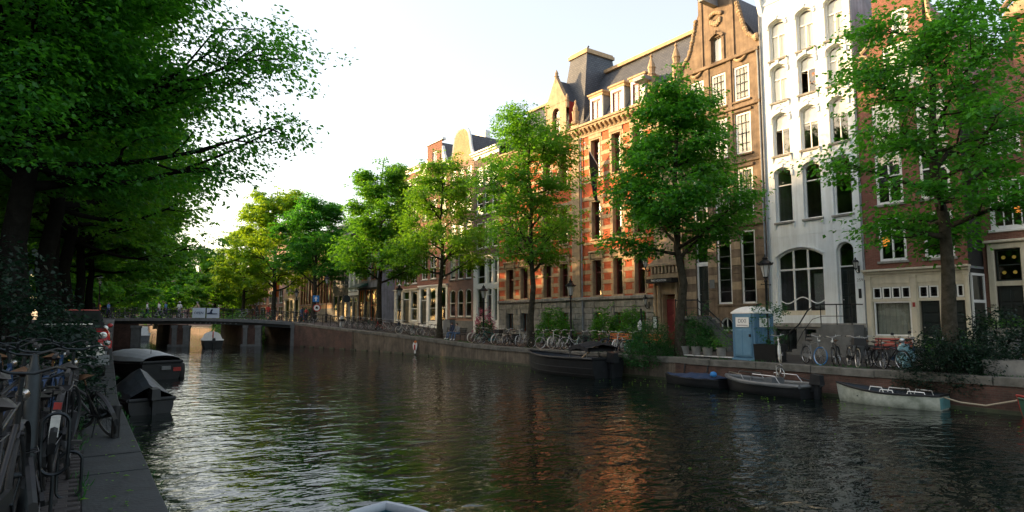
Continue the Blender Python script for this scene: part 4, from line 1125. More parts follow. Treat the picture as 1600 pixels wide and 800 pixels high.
# ------------------------------------------------------------------ smaller and farther houses
def canal_house(name, label, Y0, Y1, z_eave, storeys, bays, m, gable='cornice', trim=None, arch=0, rows=((0, .5, 2), (.5, 1, 2)), roof=None, base=None, X=31.0, depth=9, zg=None,
                ground=None, sills=True, blinds=.5, seed=1, front=1, group=None, gcol=None, cat='house', simple=False, rz=-PI/2):
    """storeys: list of (z0,z1); bays: list of (x0,x1) shares of the front"""
    rr = random.Random(seed)
    h = thing(name, label, cat, (X, Y0 if rz < 0 else Y1, 0), rz, group)
    w = Y0-Y1; trim = trim or MT['white_trim']; roof = roof or MT['dark_tile']
    zg = zg if zg is not None else gr((Y0+Y1)/2)
    B = [(a*w, b*w) for a, b in bays]
    ops = [(a, b, c, d, arch) for (c, d) in storeys for (a, b) in B]
    gop = []
    if ground: gop = [(a*w, b*w, c, d, 0) for (a, b, c, d, kind) in ground]
    z0 = zg-.8
    gz = max([o[3] for o in gop])+.12 if gop else None
    if gop and gcol:
        panel(h, 0, w, z0, gz, gop, gcol, name='shopfront', y=-.03, t=.33); panel(h, 0, w, gz, z_eave, ops, m)
        cornice(h, 0, w, gz-.05, gcol, ((0, .1, .1), (.1, .2, .22)))
    else:
        panel(h, 0, w, z0, z_eave, ops + gop, m)
    for (c, d) in storeys:
        for (a, b) in B:
            window(h, a, b, c, d, arch, rows, fm=trim, fw=.09, bar=.05, rec=.06, sill=MT['grey_stone'] if sills else None, blind=rr.choice((0, 0, .4, .9)) if rr.random() < blinds else 0)
    if ground:
        for (a, b, c, d, kind) in ground:
            if kind == 'door':
                door(h, a*w, b*w, c, min(d, c+2.5), MT['door_dark'], rec=.15, panels=3, y=-.03)
                if d > c+2.7: window(h, a*w, b*w, c+2.5, d, 0, ((0, 1, 1),), fm=trim, rec=.1, name='fanlight', y=-.03)
            else:
                window(h, a*w, b*w, c, d, 0, kind, fm=trim, fw=.09, rec=.08, y=-.03)
    if base:
        mb = MB(); mb.box(0, w, -.05, .0, z0, base); mb.build('plinth', MT['blue_stone'], h)
    c0 = w/2
    if gable == 'cornice':
        cornice(h, 0, w, z_eave, trim, ((0, .35, .08), (.35, .5, .3), (.5, .62, .5)))
        mb = MB(); mb.prism([(0,.1,z_eave+.6), (0,depth,z_eave+.6), (0,depth/2,z_eave+3.2)], (w, 0, 0)); mb.build('roof', roof, h)
    elif gable == 'bell':
        prof = [(-.5*w, 0), (-.5*w, .3), (-.44*w, .5), (-.38*w, .9), (-.34*w, 1.5), (-.31*w, 2.2), (-.27*w, 2.75), (-.2*w, 3.15), (-.1*w, 3.4), (0, 3.45)]
        prof = prof + [(-x, z) for x, z in prof[-2::-1]]
        mb = MB(); mb.prism([(c0+x, 0, z_eave+z) for x, z in prof][::-1], (0, .3, 0)); mb.build('bell_gable', gcol or m, h)
        mb = MB(); mb.tube([(c0+x*1.02, .1, z_eave+z+.05) for x, z in prof[1:-1]], .17, 6); mb.build('gable_coping', trim, h)
        gable_roof(h, 0, w, z_eave, z_eave+3.1, .3, depth, roof)
    elif gable == 'neck':
        panel(h, c0-.26*w, c0+.26*w, z_eave, z_eave+3.0, [(c0-.5, c0+.5, z_eave+.6, z_eave+2.1)], m)
        window(h, c0-.5, c0+.5, z_eave+.6, z_eave+2.1, 0, ((0, 1, 2),), fm=trim, rec=.06)
        mb = MB(); mb.prism([(c0-.3*w,-.12,z_eave+3.0), (c0+.3*w,-.12,z_eave+3.0), (c0+.3*w,-.12,z_eave+3.2), (c0,-.12,z_eave+4.0), (c0-.3*w,-.12,z_eave+3.2)], (0, .45, 0)); mb.build('pediment', trim, h)
        for s in (-1, 1):
            pts = [(c0+s*.5*w,0,z_eave), (c0+s*.5*w,0,z_eave+.3), (c0+s*.4*w,0,z_eave+.6), (c0+s*.32*w,0,z_eave+1.4), (c0+s*.262*w,0,z_eave+2.4), (c0+s*.262*w,0,z_eave)]
            mb = MB(); mb.prism(pts if s < 0 else pts[::-1], (0, .3, 0)); mb.build('gable_shoulder', trim, h)
        gable_roof(h, 0, w, z_eave, z_eave+3.2, .3, depth, roof)
    elif gable == 'step':
        n = 5
        for i in range(n):
            hw = w/2*(1-i/n)
            mb = MB(); mb.box(c0-hw, c0+hw, 0, .3, z_eave+.8*i, z_eave+.8*(i+1)-.002); mb.box(c0-hw-.08, c0-hw+.45, -.05, .35, z_eave+.8*(i+1)-.1, z_eave+.8*(i+1)+.05); mb.box(c0+hw-.45, c0+hw+.08, -.05, .35, z_eave+.8*(i+1)-.1, z_eave+.8*(i+1)+.05)
            mb.build('gable_step', m, h)
        gable_roof(h, 0, w, z_eave, z_eave+3.6, .3, depth, roof)
    shell(h, w, z0, z_eave, depth, m)
    if not simple: floors(h, w, [zg+.2] + [c-.6 for c, d in storeys] + [z_eave-.1], depth)
    return h
B3 = [(.08, .30), (.39, .61), (.70, .92)]
B2 = [(.12, .42), (.58, .88)]
G22 = ((0, .5, 2), (.5, 1, 2))
canal_house('brick_house', 'dark brick house with white two-storey window front next to the red building', 50.65, 46.42, 16.6, [(8.2, 10.6), (11.3, 13.4), (14.0, 15.8)], [(.1, .36), (.42, .64), (.72, .94)], MT['dark_brick'], 'cornice',
            rows=((0, .5, 1), (.5, 1, 1)), gcol=MT['white_trim'], ground=[(.14, .46, 4.9, 7.2, ((0, .3, 1), (.3, 1, 1))), (.56, .72, 4.9, 7.2, ((0, .5, 1), (.5, 1, 1))), (.8, .94, 4.9, 7.2, ((0, .5, 1), (.5, 1, 1))), (.14, .46, 1.9, 4.5, ((0, 1, 1),)), (.56, .72, 1.4, 4.5, 'door'), (.8, .94, 1.6, 4.5, ((0, 1, 1),))], seed=3)
h2 = canal_house('brick_house', 'pinkish brown brick house with arched lower windows and yellow bell gable', 55.5, 50.7, 16.9, [(2.0, 4.6), (5.6, 8.0), (9.0, 11.2), (12.0, 14.0), (14.7, 16.4)], B3, MT['pink_brick'], 'bell', arch=.18, rows=((0, .5, 1), (.5, 1, 1)), base=1.6, gcol=MT['ochre_brick'], seed=4)
mb = MB(); mb.box(.1, 2.0, 3.0, 3.6, 18.0, 20.9); mb.build('chimney', MT['white_trim'], h2)
canal_house('brick_house', 'red brick house with white ground floor posts and pale pedimented neck gable', 61.75, 55.55, 17.2, [(5.9, 8.3), (9.2, 11.4), (12.2, 14.2), (15.0, 16.6)], B3, MT['russet_brick'], 'neck', gcol=MT['white_trim'],
            ground=[(.06, .28, 1.2, 5.0, 'door'), (.36, .6, 1.5, 5.0, ((0, .4, 1), (.4, 1, 1))), (.7, .94, 1.5, 5.0, ((0, .4, 1), (.4, 1, 1)))], seed=5)
canal_house('brick_house', 'brick corner house with white cornice, last before the bridge street', 68.0, 61.8, 17.9, [(5.6, 8.2), (9.2, 11.6), (12.6, 14.8), (15.6, 17.4)], B3, MT['brown_brick'], 'cornice', gcol=MT['cream'],
            ground=[(.08, .3, 1.6, 4.8, ((0, .4, 1), (.4, 1, 1))), (.38, .62, 1.4, 4.8, 'door'), (.7, .94, 1.6, 4.8, ((0, .4, 1), (.4, 1, 1)))], seed=6)
pb = canal_house('corner_cafe', 'dark timber corner cafe with amber windows and green awning beyond the bridge street', 79.0, 72.2, 12.0, [(6.6, 9.0), (9.6, 11.4)], B2, MT['grey_render'], 'cornice', gcol=MT['tar'], trim=MT['orange_wood'],
                 ground=[(.05, .3, 1.6, 5.4, ((0, .5, 2), (.5, 1, 2))), (.36, .55, 1.5, 5.4, 'door'), (.6, .95, 1.6, 5.4, ((0, .5, 2), (.5, 1, 2)))], zg=1.4, seed=7)
mb = MB(); mb.prism([(.0,-.1,6.3), (.0,-1.5,5.7), (.0,-1.5,5.5), (.0,-.1,6.0)], (3.4, 0, 0)); mb.build('awning', MT['green_paint'], pb)
room_lamp('amber light glowing inside the dark corner cafe', (31.9, 76.4, 4.6), .3, (1.0,.42,.1), 1.0)
canal_house('pale_house', 'narrow pale grey house with tall white windows left of the corner cafe', 82.6, 79.05, 9.5, [(5.4, 8.6)], B2, MT['white_trim'], 'cornice', ground=[(.1, .45, 1.6, 4.6, ((0, .5, 1), (.5, 1, 1))), (.55, .9, 1.5, 4.6, 'door')], gcol=MT['bike_grey'], zg=1.4, seed=8)
canal_house('dark_house', 'dark green painted house with tall narrow windows beyond the bridge', 88.6, 82.65, 12.5, [(6.4, 9.4), (10, 12)], [(.05,.2), (.28,.44), (.54,.70), (.78,.94)], MT['tar'], 'cornice', trim=MT['bike_grey'], ground=[(.08, .3, 1.6, 5, ((0, .5, 1), (.5, 1, 1))), (.4, .6, 1.5, 5, 'door'), (.7, .92, 1.6, 5, ((0, .5, 1), (.5, 1, 1)))], zg=1.4, seed=9)
canal_house('brick_house', 'ochre brick house with a row of tall mullioned windows beyond the bridge', 104, 88.65, 13.5, [(4.0, 8.8), (9.8, 12.6)], [(.03+i*.089, .03+i*.089+.066) for i in range(11)], MT['ochre_brick'], 'cornice', rows=((0, .45, 1), (.45, 1, 1)), trim=MT['maroon'], zg=1.3, base=3.3, seed=10)
canal_house('pale_house', 'cream stone house with porch beyond the ochre brick house', 113, 104.05, 13, [(6.2, 8.6), (9.6, 12)], B3, MT['cream_stone'], 'neck', ground=[(.1, .35, 1.2, 5, ((0, .5, 1), (.5, 1, 1))), (.42, .58, 1, 5, 'door'), (.68, .92, 1.2, 5, ((0, .5, 1), (.5, 1, 1)))], gcol=MT['cream'], zg=1, seed=12)
canal_house('brick_house', 'pink brick house with white windows far beyond the bridge', 124, 113.05, 14, [(4.6, 7), (8.2, 10.4), (11.4, 13.2)], B3, MT['pink_brick'], 'step', zg=.6, ground=[(.1, .35, 1, 4, G22), (.42, .58, .7, 4, 'door'), (.68, .92, 1, 4, G22)], seed=13)
canal_house('brick_house', 'russet brick house, farthest on the sunny bank', 140, 124.05, 15, [(4.6, 7), (8.2, 10.4), (11.4, 13.6)], [(.04+i*.16, .04+i*.16+.1) for i in range(6)], MT['russet_brick'], 'cornice', zg=.3, ground=[(.1, .35, 1, 4, G22), (.42, .58, .4, 4, 'door'), (.68, .92, 1, 4, G22)], seed=14)
# shaded bank: houses behind the big trees (they face +X), heights shaped to set the sun's shadow line across the canal
LB = [('brown brick house behind the double trunk on the shaded bank', 14, 22, 14.5, MT['brown_brick'], 'neck'),
      ('pale rendered house with bell gable behind the shaded trunks', 22.1, 29, 11.5, MT['grey_render'], 'bell'),
      ('dark brick house behind the second shaded tree', 29.1, 37, 16, MT['dark_brick'], 'cornice'),
      ('russet brick house behind the shaded trees, with stepped gable', 37.1, 44, 16, MT['russet_brick'], 'step'),
      ('tall dark brick house near the middle of the shaded bank', 44.1, 52, 20.0, MT['dark_brick'], 'cornice'),
      ('pink brick house on the shaded bank before the bridge', 52.1, 60, 19.5, MT['pink_brick'], 'step'),
      ('tall brown brick house second from the bridge on the shaded bank', 60.1, 68, 17.5, MT['brown_brick'], 'cornice'),
      ('tall corner house on the shaded bank at the bridge street', 68.1, 77, 14, MT['dark_brick'], 'cornice'),
      ('ochre house on the shaded bank past the bridge street', 87, 97, 12, MT['ochre_brick'], 'cornice'),
      ('brown house on the shaded bank, farther past the bridge', 97.1, 107, 14.5, MT['brown_brick'], 'neck'),
      ('tall pink brick house on the shaded bank far past the bridge', 107.1, 118, 17, MT['pink_brick'], 'cornice'),
      ('farthest dark brick house on the shaded bank', 118.1, 130, 17, MT['dark_brick'], 'cornice')]
for i, (lb, a, b, ze, m, g) in enumerate(LB):
    canal_house('brick_house' if 'pale' not in lb else 'pale_house', lb, b, a, ze, [(z, z+2.2) for z in np.arange(4.8, ze-2.3, 3.1)], B3, m, g, X=-9.0-ql(30)+1.5, rz=PI/2, zg=gl((a+b)/2),
                ground=[(.1, .34, gl(a)+1.0, gl(a)+3.6, G22), (.42, .58, gl(a)+.4, gl(a)+3.6, 'door'), (.66, .9, gl(a)+1.0, gl(a)+3.6, G22)], seed=30+i, simple=True, gcol=None)

# houses closing the view where the canal bends away
for i, (lb, x, wd, ze, m, g) in enumerate((('pink brick house closing the view behind the far trees', 21.5, 9, 13, MT['pink_brick'], 'step'), ('ochre brick house closing the view, left of the pink one', 12, 9, 14, MT['ochre_brick'], 'bell'), ('pale house closing the view, left end behind the far trees', 2.5, 9, 13, MT['grey_render'], 'cornice'), ('brown brick house closing the view, first right of the pink one', 31, 9, 14, MT['brown_brick'], 'neck'), ('russet brick house closing the view, second right of the pink one', 40.5, 9, 14, MT['russet_brick'], 'step'), ('pale house closing the view at its right end', 50, 9, 13.5, MT['cream_stone'], 'cornice'))):
    hh = canal_house('brick_house' if 'pale' not in lb else 'pale_house', lb, wd, 0, ze, [(z, z+2.2) for z in (4.6, 7.6, 10.2)], B3, m, g, X=0, rz=PI/2, zg=.2, ground=[(.1, .34, 1.2, 3.6, G22), (.42, .58, .5, 3.6, 'door'), (.66, .9, 1.2, 3.6, G22)], seed=60+i, simple=True)
    hh.location = (x, 215, 0); hh.rotation_euler = (0, 0, 0)
# ------------------------------------------------------------------ foliage
def leaf_mesh(name, P, A, N, size, wid, rng, m, var=None):
    """one small folded leaf face per row of P (point), A (direction), N (up side)"""
    n = len(P)
    A = A/np.maximum(1e-6, np.linalg.norm(A, axis=1))[:, None]
    B = np.cross(N, A); B /= np.maximum(1e-6, np.linalg.norm(B, axis=1))[:, None]
    N = np.cross(A, B)
    L = (size*rng.uniform(.5, 1.45, n))[:, None]; Wd = L*wid
    V = np.empty((n, 4, 3), np.float32)
    V[:, 0] = P; V[:, 1] = P + A*L*.45 + B*Wd*.5 + N*L*.10; V[:, 2] = P + A*L - N*L*.06; V[:, 3] = P + A*L*.45 - B*Wd*.5 + N*L*.10
    me = bpy.data.meshes.new(name)
    me.vertices.add(n*4); me.vertices.foreach_set('co', V.ravel())
    me.loops.add(n*4); me.loops.foreach_set('vertex_index', np.arange(n*4, dtype=np.int32))
    me.polygons.add(n); me.polygons.foreach_set('loop_start', np.arange(0, n*4, 4, dtype=np.int32))
    me.update(calc_edges=True)
    at = me.attributes.new('leafvar', 'FLOAT', 'POINT')
    v = rng.uniform(0, 1, n) if var is None else np.clip(var + rng.normal(0, .24, n), 0, 1)
    at.data.foreach_set('value', np.repeat(v, 4).astype(np.float32))
    me.materials.append(m)
    return me

def sprays(C, D, nl, rng, reach=.85, side=.19, thick=.06, droop=.22):
    """flat fans of leaves round each spray centre C pointing along D"""
    n = len(C)
    D = D/np.maximum(1e-6, np.linalg.norm(D, axis=1))[:, None]
    C = np.repeat(C, nl, 0); Dr = np.repeat(D, nl, 0); k = n*nl
    S_ = np.cross(Dr, np.array([0, 0, 1.])); S_ /= np.maximum(1e-6, np.linalg.norm(S_, axis=1))[:, None]
    U = np.cross(S_, Dr)
    t = rng.uniform(-.35, 1, k)*reach; s = rng.normal(0, side, k); z = rng.normal(0, thick, k) - droop*np.abs(t)*t
    P = C + Dr*t[:, None] + S_*s[:, None]; P[:, 2] += z
    A = Dr*rng.uniform(.1, 1, k)[:, None] + S_*rng.normal(0, .8, k)[:, None] + np.array([0, 0, -1.])*rng.uniform(-.1, .7, k)[:, None]
    N = U + rng.normal(0, .45, (k, 3))
    return P, A, N

def make_tree(name, label, loc, H, fork, prof, r0=.17, seed=1, n1=18, n2=6, nsp=6, nl=14, ls=.15, m='leaf', bark='bark', off=(0, 0), lean=(0, 0), group=None, limbs=(), rise=(.3, .75), base=None, sp_jit=.35, trunks=1, crown2=None):
    rng = np.random.default_rng(seed)
    t = thing(name, label, 'tree', loc, 0, group)
    zs = [p[0] for p in prof]; rsx = [p[1] for p in prof]
    env = lambda z: float(np.interp(z, zs, rsx, left=rsx[0]*.6, right=.1))
    wob = rng.normal(0, .11, (9, 2)); wob[0] = 0
    TZ = np.linspace(0, H*.94, 9)
    TP = [Vector((lean[0]*(z/H) + off[0]*(z/H)**1.5 + wob[i, 0]*(i > 1), lean[1]*(z/H) + off[1]*(z/H)**1.5 + wob[i, 1]*(i > 1), z)) for i, z in enumerate(TZ)]
    def trunk(z):
        f = max(0, min(7.999, z/(H*.94)*8)); i = int(f); return TP[i].lerp(TP[i+1], f-i)
    mb = MB()
    fine = [trunk(z) for z in np.linspace(0, H*.94, 17)]; fine[0].z -= .25
    rad = [r0*1.12*(1.35 if i == 0 else 1.08 if i == 1 else 1)*(1-.9*(i/16)**.85)+.012 for i in range(17)]
    mb.tube(fine, rad, 10)
    SC, SD, VV = [], [], []; free = [False]
    def branch(p0, p1, ra, rb, sag, n):
        p0, p1 = Vector(p0), Vector(p1); pts = []
        j = Vector(rng.normal(0, .06, 3))*(p1-p0).length
        for i in range(n+1):
            f = i/n; q = p0.lerp(p1, f); q = q + Vector((0, 0, sag*4*f*(1-f))) + j*math.sin(PI*f)
            pts.append(q)
        mb.tube(pts, [ra+(rb-ra)*i/n for i in range(n+1)], 6 if ra > .05 else 4, cap=False)
        return pts
    def foliage(pts, length, tone):
        for k in range(max(4, nsp*3//4) if free[0] else nsp):
            f = rng.uniform(.2, 1.22)*(len(pts)-1); i = min(int(f), len(pts)-2)
            c = pts[i].lerp(pts[i+1], f-i); d = (pts[-1]-pts[0])
            d = Vector((d.x, d.y, d.z*.3)); d.normalize(); a = rng.normal(0, .7)
            d = Vector((d.x*math.cos(a)-d.y*math.sin(a), d.x*math.sin(a)+d.y*math.cos(a), rng.normal(.02, .15)))
            SC.append(np.array(c) + rng.normal(0, sp_jit, 3)*np.array([1, 1, .7])); SD.append(np.array(d)); VV.append(tone)
    def limb(p0, p1, ra):
        ln = (Vector(p1)-Vector(p0)).length
        pts = branch(p0, p1, ra, .02, -.07*ln, 6)
        az = math.atan2(p1[1]-p0[1], p1[0]-p0[0])
        foliage(pts[2:], ln, rng.uniform(.15, .85)); foliage(pts[3:], ln, rng.uniform(.15, .85))
        for j in range(max(4, n2*2//3) if free[0] else n2):
            f = rng.uniform(.28, 1.0) if j else 1.0
            i = min(int(f*6), 5); q = pts[i].lerp(pts[i+1], f*6-i)
            a = az + rng.uniform(-1.25, 1.25); l2 = ln*rng.uniform(.22, .45)*(1.15-.4*f)*(.55 if free[0] else 1)+.35
            e = q + Vector((math.cos(a)*l2, math.sin(a)*l2, l2*rng.uniform(-.15, .6)))
            c = trunk(e.z); er = math.hypot(e.x-c.x, e.y-c.y); lim = max(env(e.z)*1.18, .3)
            if er > lim and crown2 is None and not free[0]: e.x = c.x+(e.x-c.x)*lim/er; e.y = c.y+(e.y-c.y)*lim/er
            bp = branch(q, e, .026+.02*(1-f), .008, -.04*l2, 3)
            foliage(bp, l2, rng.uniform(.15, .85))
    for i in range(n1):
        f = (i+.4)/n1
        z0 = fork + (H*.87-fork)*f**1.1
        az = i*2.39996 + rng.uniform(-.35, .35)
        zt = z0; c0 = trunk(z0)
        Rr = env(min(z0 + env(z0)*.5, H))
        z1 = min(z0 + Rr*rng.uniform(*rise), H*.985); Rr = env(z1)*rng.uniform(.55, 1.1)
        c1 = trunk(z1)
        limb(c0, (c1.x+math.cos(az)*Rr, c1.y+math.sin(az)*Rr, z1), .03+r0*.38*(1-f))
    free[0] = True
    for (z0, tip, ra, rep) in limbs:
        for k in range(rep):
            tp = Vector(tip) + Vector(rng.normal(0, .25, 3))*(k > 0)
            limb(trunk(z0), tp, ra)
    for k in range(8):
        c = trunk(H*rng.uniform(.8, 1.0)); SC.append(np.array(c) + rng.normal(0, .25, 3)); a = rng.uniform(0, 6.3); SD.append(np.array([math.cos(a), math.sin(a), .5])); VV.append(.8)
    wood = mb.build('trunk', MT[bark], t, smooth=60)
    P, A, N = sprays(np.array(SC), np.array(SD), nl, rng)
    me = leaf_mesh('crown', P, A, N, ls, .62, rng, MT[m], np.repeat(np.array(VV), nl))
    link('crown', me, t)
    return t

def make_bush(name, label, loc, rx, ry, hz, n=60, nl=16, ls=.08, m='leaf_bush', seed=1, group=None, cat='bush', parent=None, z0=.1, reach=.35):
    rng = np.random.default_rng(seed)
    t = parent or thing(name, label, cat, loc, 0, group)
    C_, D_ = [], []; mb = MB()
    for k in range(n):
        a = rng.uniform(0, 2*PI); u = rng.uniform(-.1, 1); rr = math.sqrt(max(0, 1-u*u))*rng.uniform(.45, 1.05)**.6
        bump = 1 + .22*noise.noise(Vector((math.cos(a)*2+seed, math.sin(a)*2, u*3)))
        c = np.array([rx*rr*math.cos(a)*bump, ry*rr*math.sin(a)*bump, z0 + (hz-z0)*max(u, .02)*rng.uniform(.55, 1.05)*bump])
        C_.append(c); D_.append(np.array([math.cos(a), math.sin(a), rng.uniform(0, .9)]))
        if k % 6 == 0: mb.tube([(rng.normal(0, .1*rx), rng.normal(0, .1*ry), 0), tuple(c*np.array([.55, .55, .6])), tuple(c)], [.018, .012, .005], 4, cap=False)
    mb.build('stem', MT['bark_dark'], t)
    nl = int(nl*1.7); ls = ls*1.2
    P, A, N = sprays(np.array(C_), np.array(D_), nl, rng, reach, reach*.4, reach*.3, .2)
    link('foliage', leaf_mesh('foliage', P, A, N, ls, .6, rng, MT[m], rng.uniform(0, 1, len(P))), t)
    return t

# sunny-bank row, from the frame edge to beyond the bridge
GT = 'elms along the sunny quay'
make_tree('elm_tree', 'elm with mottled trunk before the cream shopfront, right of all trees', (24.8, 9.45, 0), 14.5, 4.2, [(3.6, 0.58), (4.6, 1.94), (6.2, 2.88), (8.5, 2.88), (11, 2.38), (13, 1.58), (14.5, 0.36)], .24, 21, 24, 8, 8, 13, 0.17, 'leaf_deep', group=GT, rise=(.15, .6), lean=(-.15, .1))
make_tree('elm_tree', 'dense green elm before the sandstone house and red building entrance', (24.3, 20.75, 0), 14.8, 4.6, [(4.0, 0.64), (5, 2.31), (6.3, 3.04), (8.3, 2.63), (10.5, 1.83), (12.5, 0.96), (14.8, 0.16)], .22, 22, 26, 9, 9, 17, 0.17, 'leaf_deep', group=GT, rise=(.2, .7))
make_tree('elm_tree', 'airy light green elm before the left wing of the red building', (24.1, 32.5, 0), 16.0, 4.6, [(4.4, 0.62), (5.5, 2.02), (7.5, 2.73), (10.5, 2.82), (13, 2.11), (15, 1.06), (16, 0.26)], .2, 23, 23, 8, 8, 18, 0.175, 'leaf', group=GT, rise=(.5, 1.1))
make_tree('elm_tree', 'thin yellow-green elm before the brick houses with gables', (24.2, 44.6, .3), 15.6, 4.6, [(4.4, 0.79), (5.5, 2.73), (7.5, 3.17), (10, 2.38), (12.5, 1.85), (14.5, 1.06), (15.6, 0.26)], .2, 24, 22, 8, 8, 17, 0.185, 'leaf_lime', group=GT, rise=(.3, .8))
make_tree('elm_tree', 'full dark green elm before the corner house at the bridge street', (24.0, 56, .8), 16.8, 4.2, [(3.8, 1.35), (5, 3.6), (7, 4.05), (9.5, 3.51), (12, 2.61), (14.5, 1.62), (16, 0.81)], .25, 25, 27, 8, 9, 22, 0.224, 'leaf', group=GT, rise=(.2, .7))
make_tree('elm_tree', 'dark crowned elm at the far bridge end', (24.6, 77, 1.4), 16.5, 4.0, [(3.8, 1.2), (5, 3.6), (8, 4.4), (11, 3.9), (13.5, 2.6), (15.5, .6)], .24, 26, 23, 8, 8, 19, 0.269, 'leaf_deep', group=GT, rise=(.4, 1.0))
make_tree('elm_tree', 'golden yellow elm towering beyond the bridge', (23.8, 92, 1.1), 20.0, 4.5, [(4, 2.0), (6, 4.4), (10, 5.4), (14, 4.8), (17.5, 3.2), (20, .8)], .3, 27, 27, 8, 8, 20, 0.302, 'leaf_yellow', group=GT, rise=(.4, 1.0))
make_tree('elm_tree', 'yellow-green elm low behind the golden one', (23.3, 108, .6), 16.5, 4.0, [(3.5, 2), (6, 4.4), (10, 4.8), (14, 3.0), (16.5, .6)], .28, 28, 20, 8, 8, 18, 0.336, 'leaf_yellow', group=GT)
make_tree('elm_tree', 'small bright elm beyond the bridge over the water', (22.0, 124, .2), 14, 3.0, [(3, 2), (6, 4.6), (9, 4.4), (12, 2.6), (14, .6)], .28, 29, 18, 8, 8, 18, 0.358, 'leaf', group=GT)
make_tree('elm_tree', 'farthest green elm closing the canal', (15.5, 150, 0), 17, 1.2, [(.6, 5), (5, 7.4), (11, 6.8), (15, 4), (17, .8)], .35, 30, 20, 8, 9, 19, 0.47, 'leaf', group='elms closing the view')
make_tree('elm_tree', 'broad bluish green elm closing the canal above the bridge walkers', (7.5, 128, 0), 17.5, 1.2, [(.8, 5.0), (4, 7.5), (11, 6.6), (15, 4), (17.5, .8)], .35, 31, 20, 8, 9, 19, 0.448, 'leaf_deep', group='elms closing the view')
make_tree('elm_tree', 'green elm on the shaded bank just past the bridge', (3.0, 98, .8), 17, 2.2, [(1.4, 3.5), (4, 6.0), (10, 6.0), (14, 4), (17, .8)], .32, 32, 20, 8, 9, 19, 0.336, 'leaf', group='elms closing the view')
make_tree('elm_tree', 'bright elm past the bridge, nearer of two over the shaded bank', (-1.5, 90, 1.4), 15, 2.4, [(1.6, 3.5), (4, 5.4), (9, 5.4), (13, 3.4), (15, .8)], .3, 33, 20, 8, 9, 18, 0.314, 'leaf', group='elms closing the view')
make_tree('elm_tree', 'dim elm deep behind the bridge end', (12.5, 178, 0), 19, 1.2, [(.6, 6), (6, 8.5), (12, 7.5), (17, 4), (19, .8)], .4, 34, 18, 8, 9, 18, 0.56, 'leaf_deep', group='elms closing the view')

make_tree('elm_tree', 'leafy elm filling the gap left of the far cabin boats', (5.4, 112, .4), 13, 1.4, [(.6, 3.5), (4, 5.2), (8, 5.0), (11, 3), (13, .6)], .26, 35, 20, 7, 8, 18, .36, 'leaf', group='elms closing the view', rise=(.1, .5))
make_tree('elm_tree', 'low branched elm behind the bridge lamp on the shaded side', (-4.5, 104, 1.0), 14, 1.6, [(.8, 3.5), (4, 5.6), (9, 5.4), (12, 3), (14, .6)], .26, 36, 20, 7, 8, 18, .34, 'leaf_deep', group='elms closing the view', rise=(.1, .5))
make_tree('elm_tree', 'pale green elm in the far gap right of the canal end', (28.5, 160, 0), 16, 1.6, [(.8, 5), (5, 7), (10, 6.4), (14, 3.6), (16, .8)], .3, 37, 20, 7, 8, 18, .44, 'leaf', group='elms closing the view', rise=(.1, .5))
make_tree('elm_tree', 'yellowish elm in the far gap nearest the sunny houses', (26.5, 136, 0), 13, 2.0, [(1.2, 3.5), (4, 5), (8, 5), (11, 2.8), (13, .8)], .28, 38, 20, 7, 8, 18, .38, 'leaf_yellow', group='elms closing the view', rise=(.1, .5))
# shaded bank: the big trees overhead
GS = 'great elms on the shaded bank'
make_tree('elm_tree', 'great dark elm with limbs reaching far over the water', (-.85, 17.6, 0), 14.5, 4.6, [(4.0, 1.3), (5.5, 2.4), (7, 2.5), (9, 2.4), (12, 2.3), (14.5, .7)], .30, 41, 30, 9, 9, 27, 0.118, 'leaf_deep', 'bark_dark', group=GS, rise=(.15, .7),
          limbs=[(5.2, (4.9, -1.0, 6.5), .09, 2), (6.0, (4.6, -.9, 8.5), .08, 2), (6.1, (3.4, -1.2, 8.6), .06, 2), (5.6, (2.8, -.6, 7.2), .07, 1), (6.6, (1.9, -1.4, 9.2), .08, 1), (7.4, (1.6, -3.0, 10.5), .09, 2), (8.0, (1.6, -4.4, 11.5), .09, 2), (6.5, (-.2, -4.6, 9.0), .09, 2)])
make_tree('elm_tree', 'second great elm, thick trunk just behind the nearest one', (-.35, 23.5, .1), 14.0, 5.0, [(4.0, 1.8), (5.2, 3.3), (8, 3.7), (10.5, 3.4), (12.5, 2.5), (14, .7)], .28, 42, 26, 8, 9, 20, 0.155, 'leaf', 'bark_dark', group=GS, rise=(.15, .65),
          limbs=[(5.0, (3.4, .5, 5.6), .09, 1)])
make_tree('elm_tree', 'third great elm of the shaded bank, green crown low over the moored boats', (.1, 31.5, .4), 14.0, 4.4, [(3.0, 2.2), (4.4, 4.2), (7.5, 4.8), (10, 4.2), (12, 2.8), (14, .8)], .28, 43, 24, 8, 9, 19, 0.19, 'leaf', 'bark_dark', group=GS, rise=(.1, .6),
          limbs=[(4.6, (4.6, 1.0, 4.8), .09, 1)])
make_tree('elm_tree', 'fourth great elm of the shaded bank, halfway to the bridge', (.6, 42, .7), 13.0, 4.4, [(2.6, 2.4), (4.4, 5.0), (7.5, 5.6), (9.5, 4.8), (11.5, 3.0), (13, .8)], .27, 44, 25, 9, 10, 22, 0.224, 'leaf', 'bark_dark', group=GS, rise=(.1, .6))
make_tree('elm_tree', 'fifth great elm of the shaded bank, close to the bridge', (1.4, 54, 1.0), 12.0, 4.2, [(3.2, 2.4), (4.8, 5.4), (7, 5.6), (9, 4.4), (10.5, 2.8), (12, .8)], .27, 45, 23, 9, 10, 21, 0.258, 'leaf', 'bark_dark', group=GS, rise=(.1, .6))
make_tree('elm_tree', 'elm at the near bridge end with one low crooked limb', (1.2, 68, 1.5), 11.5, 3.8, [(3.0, 2.4), (4.8, 4.8), (7, 5.0), (9, 3.8), (10.5, 2.4), (11.5, .8)], .27, 46, 20, 9, 10, 21, 0.28, 'leaf', 'bark_dark', group=GS, rise=(.1, .6))
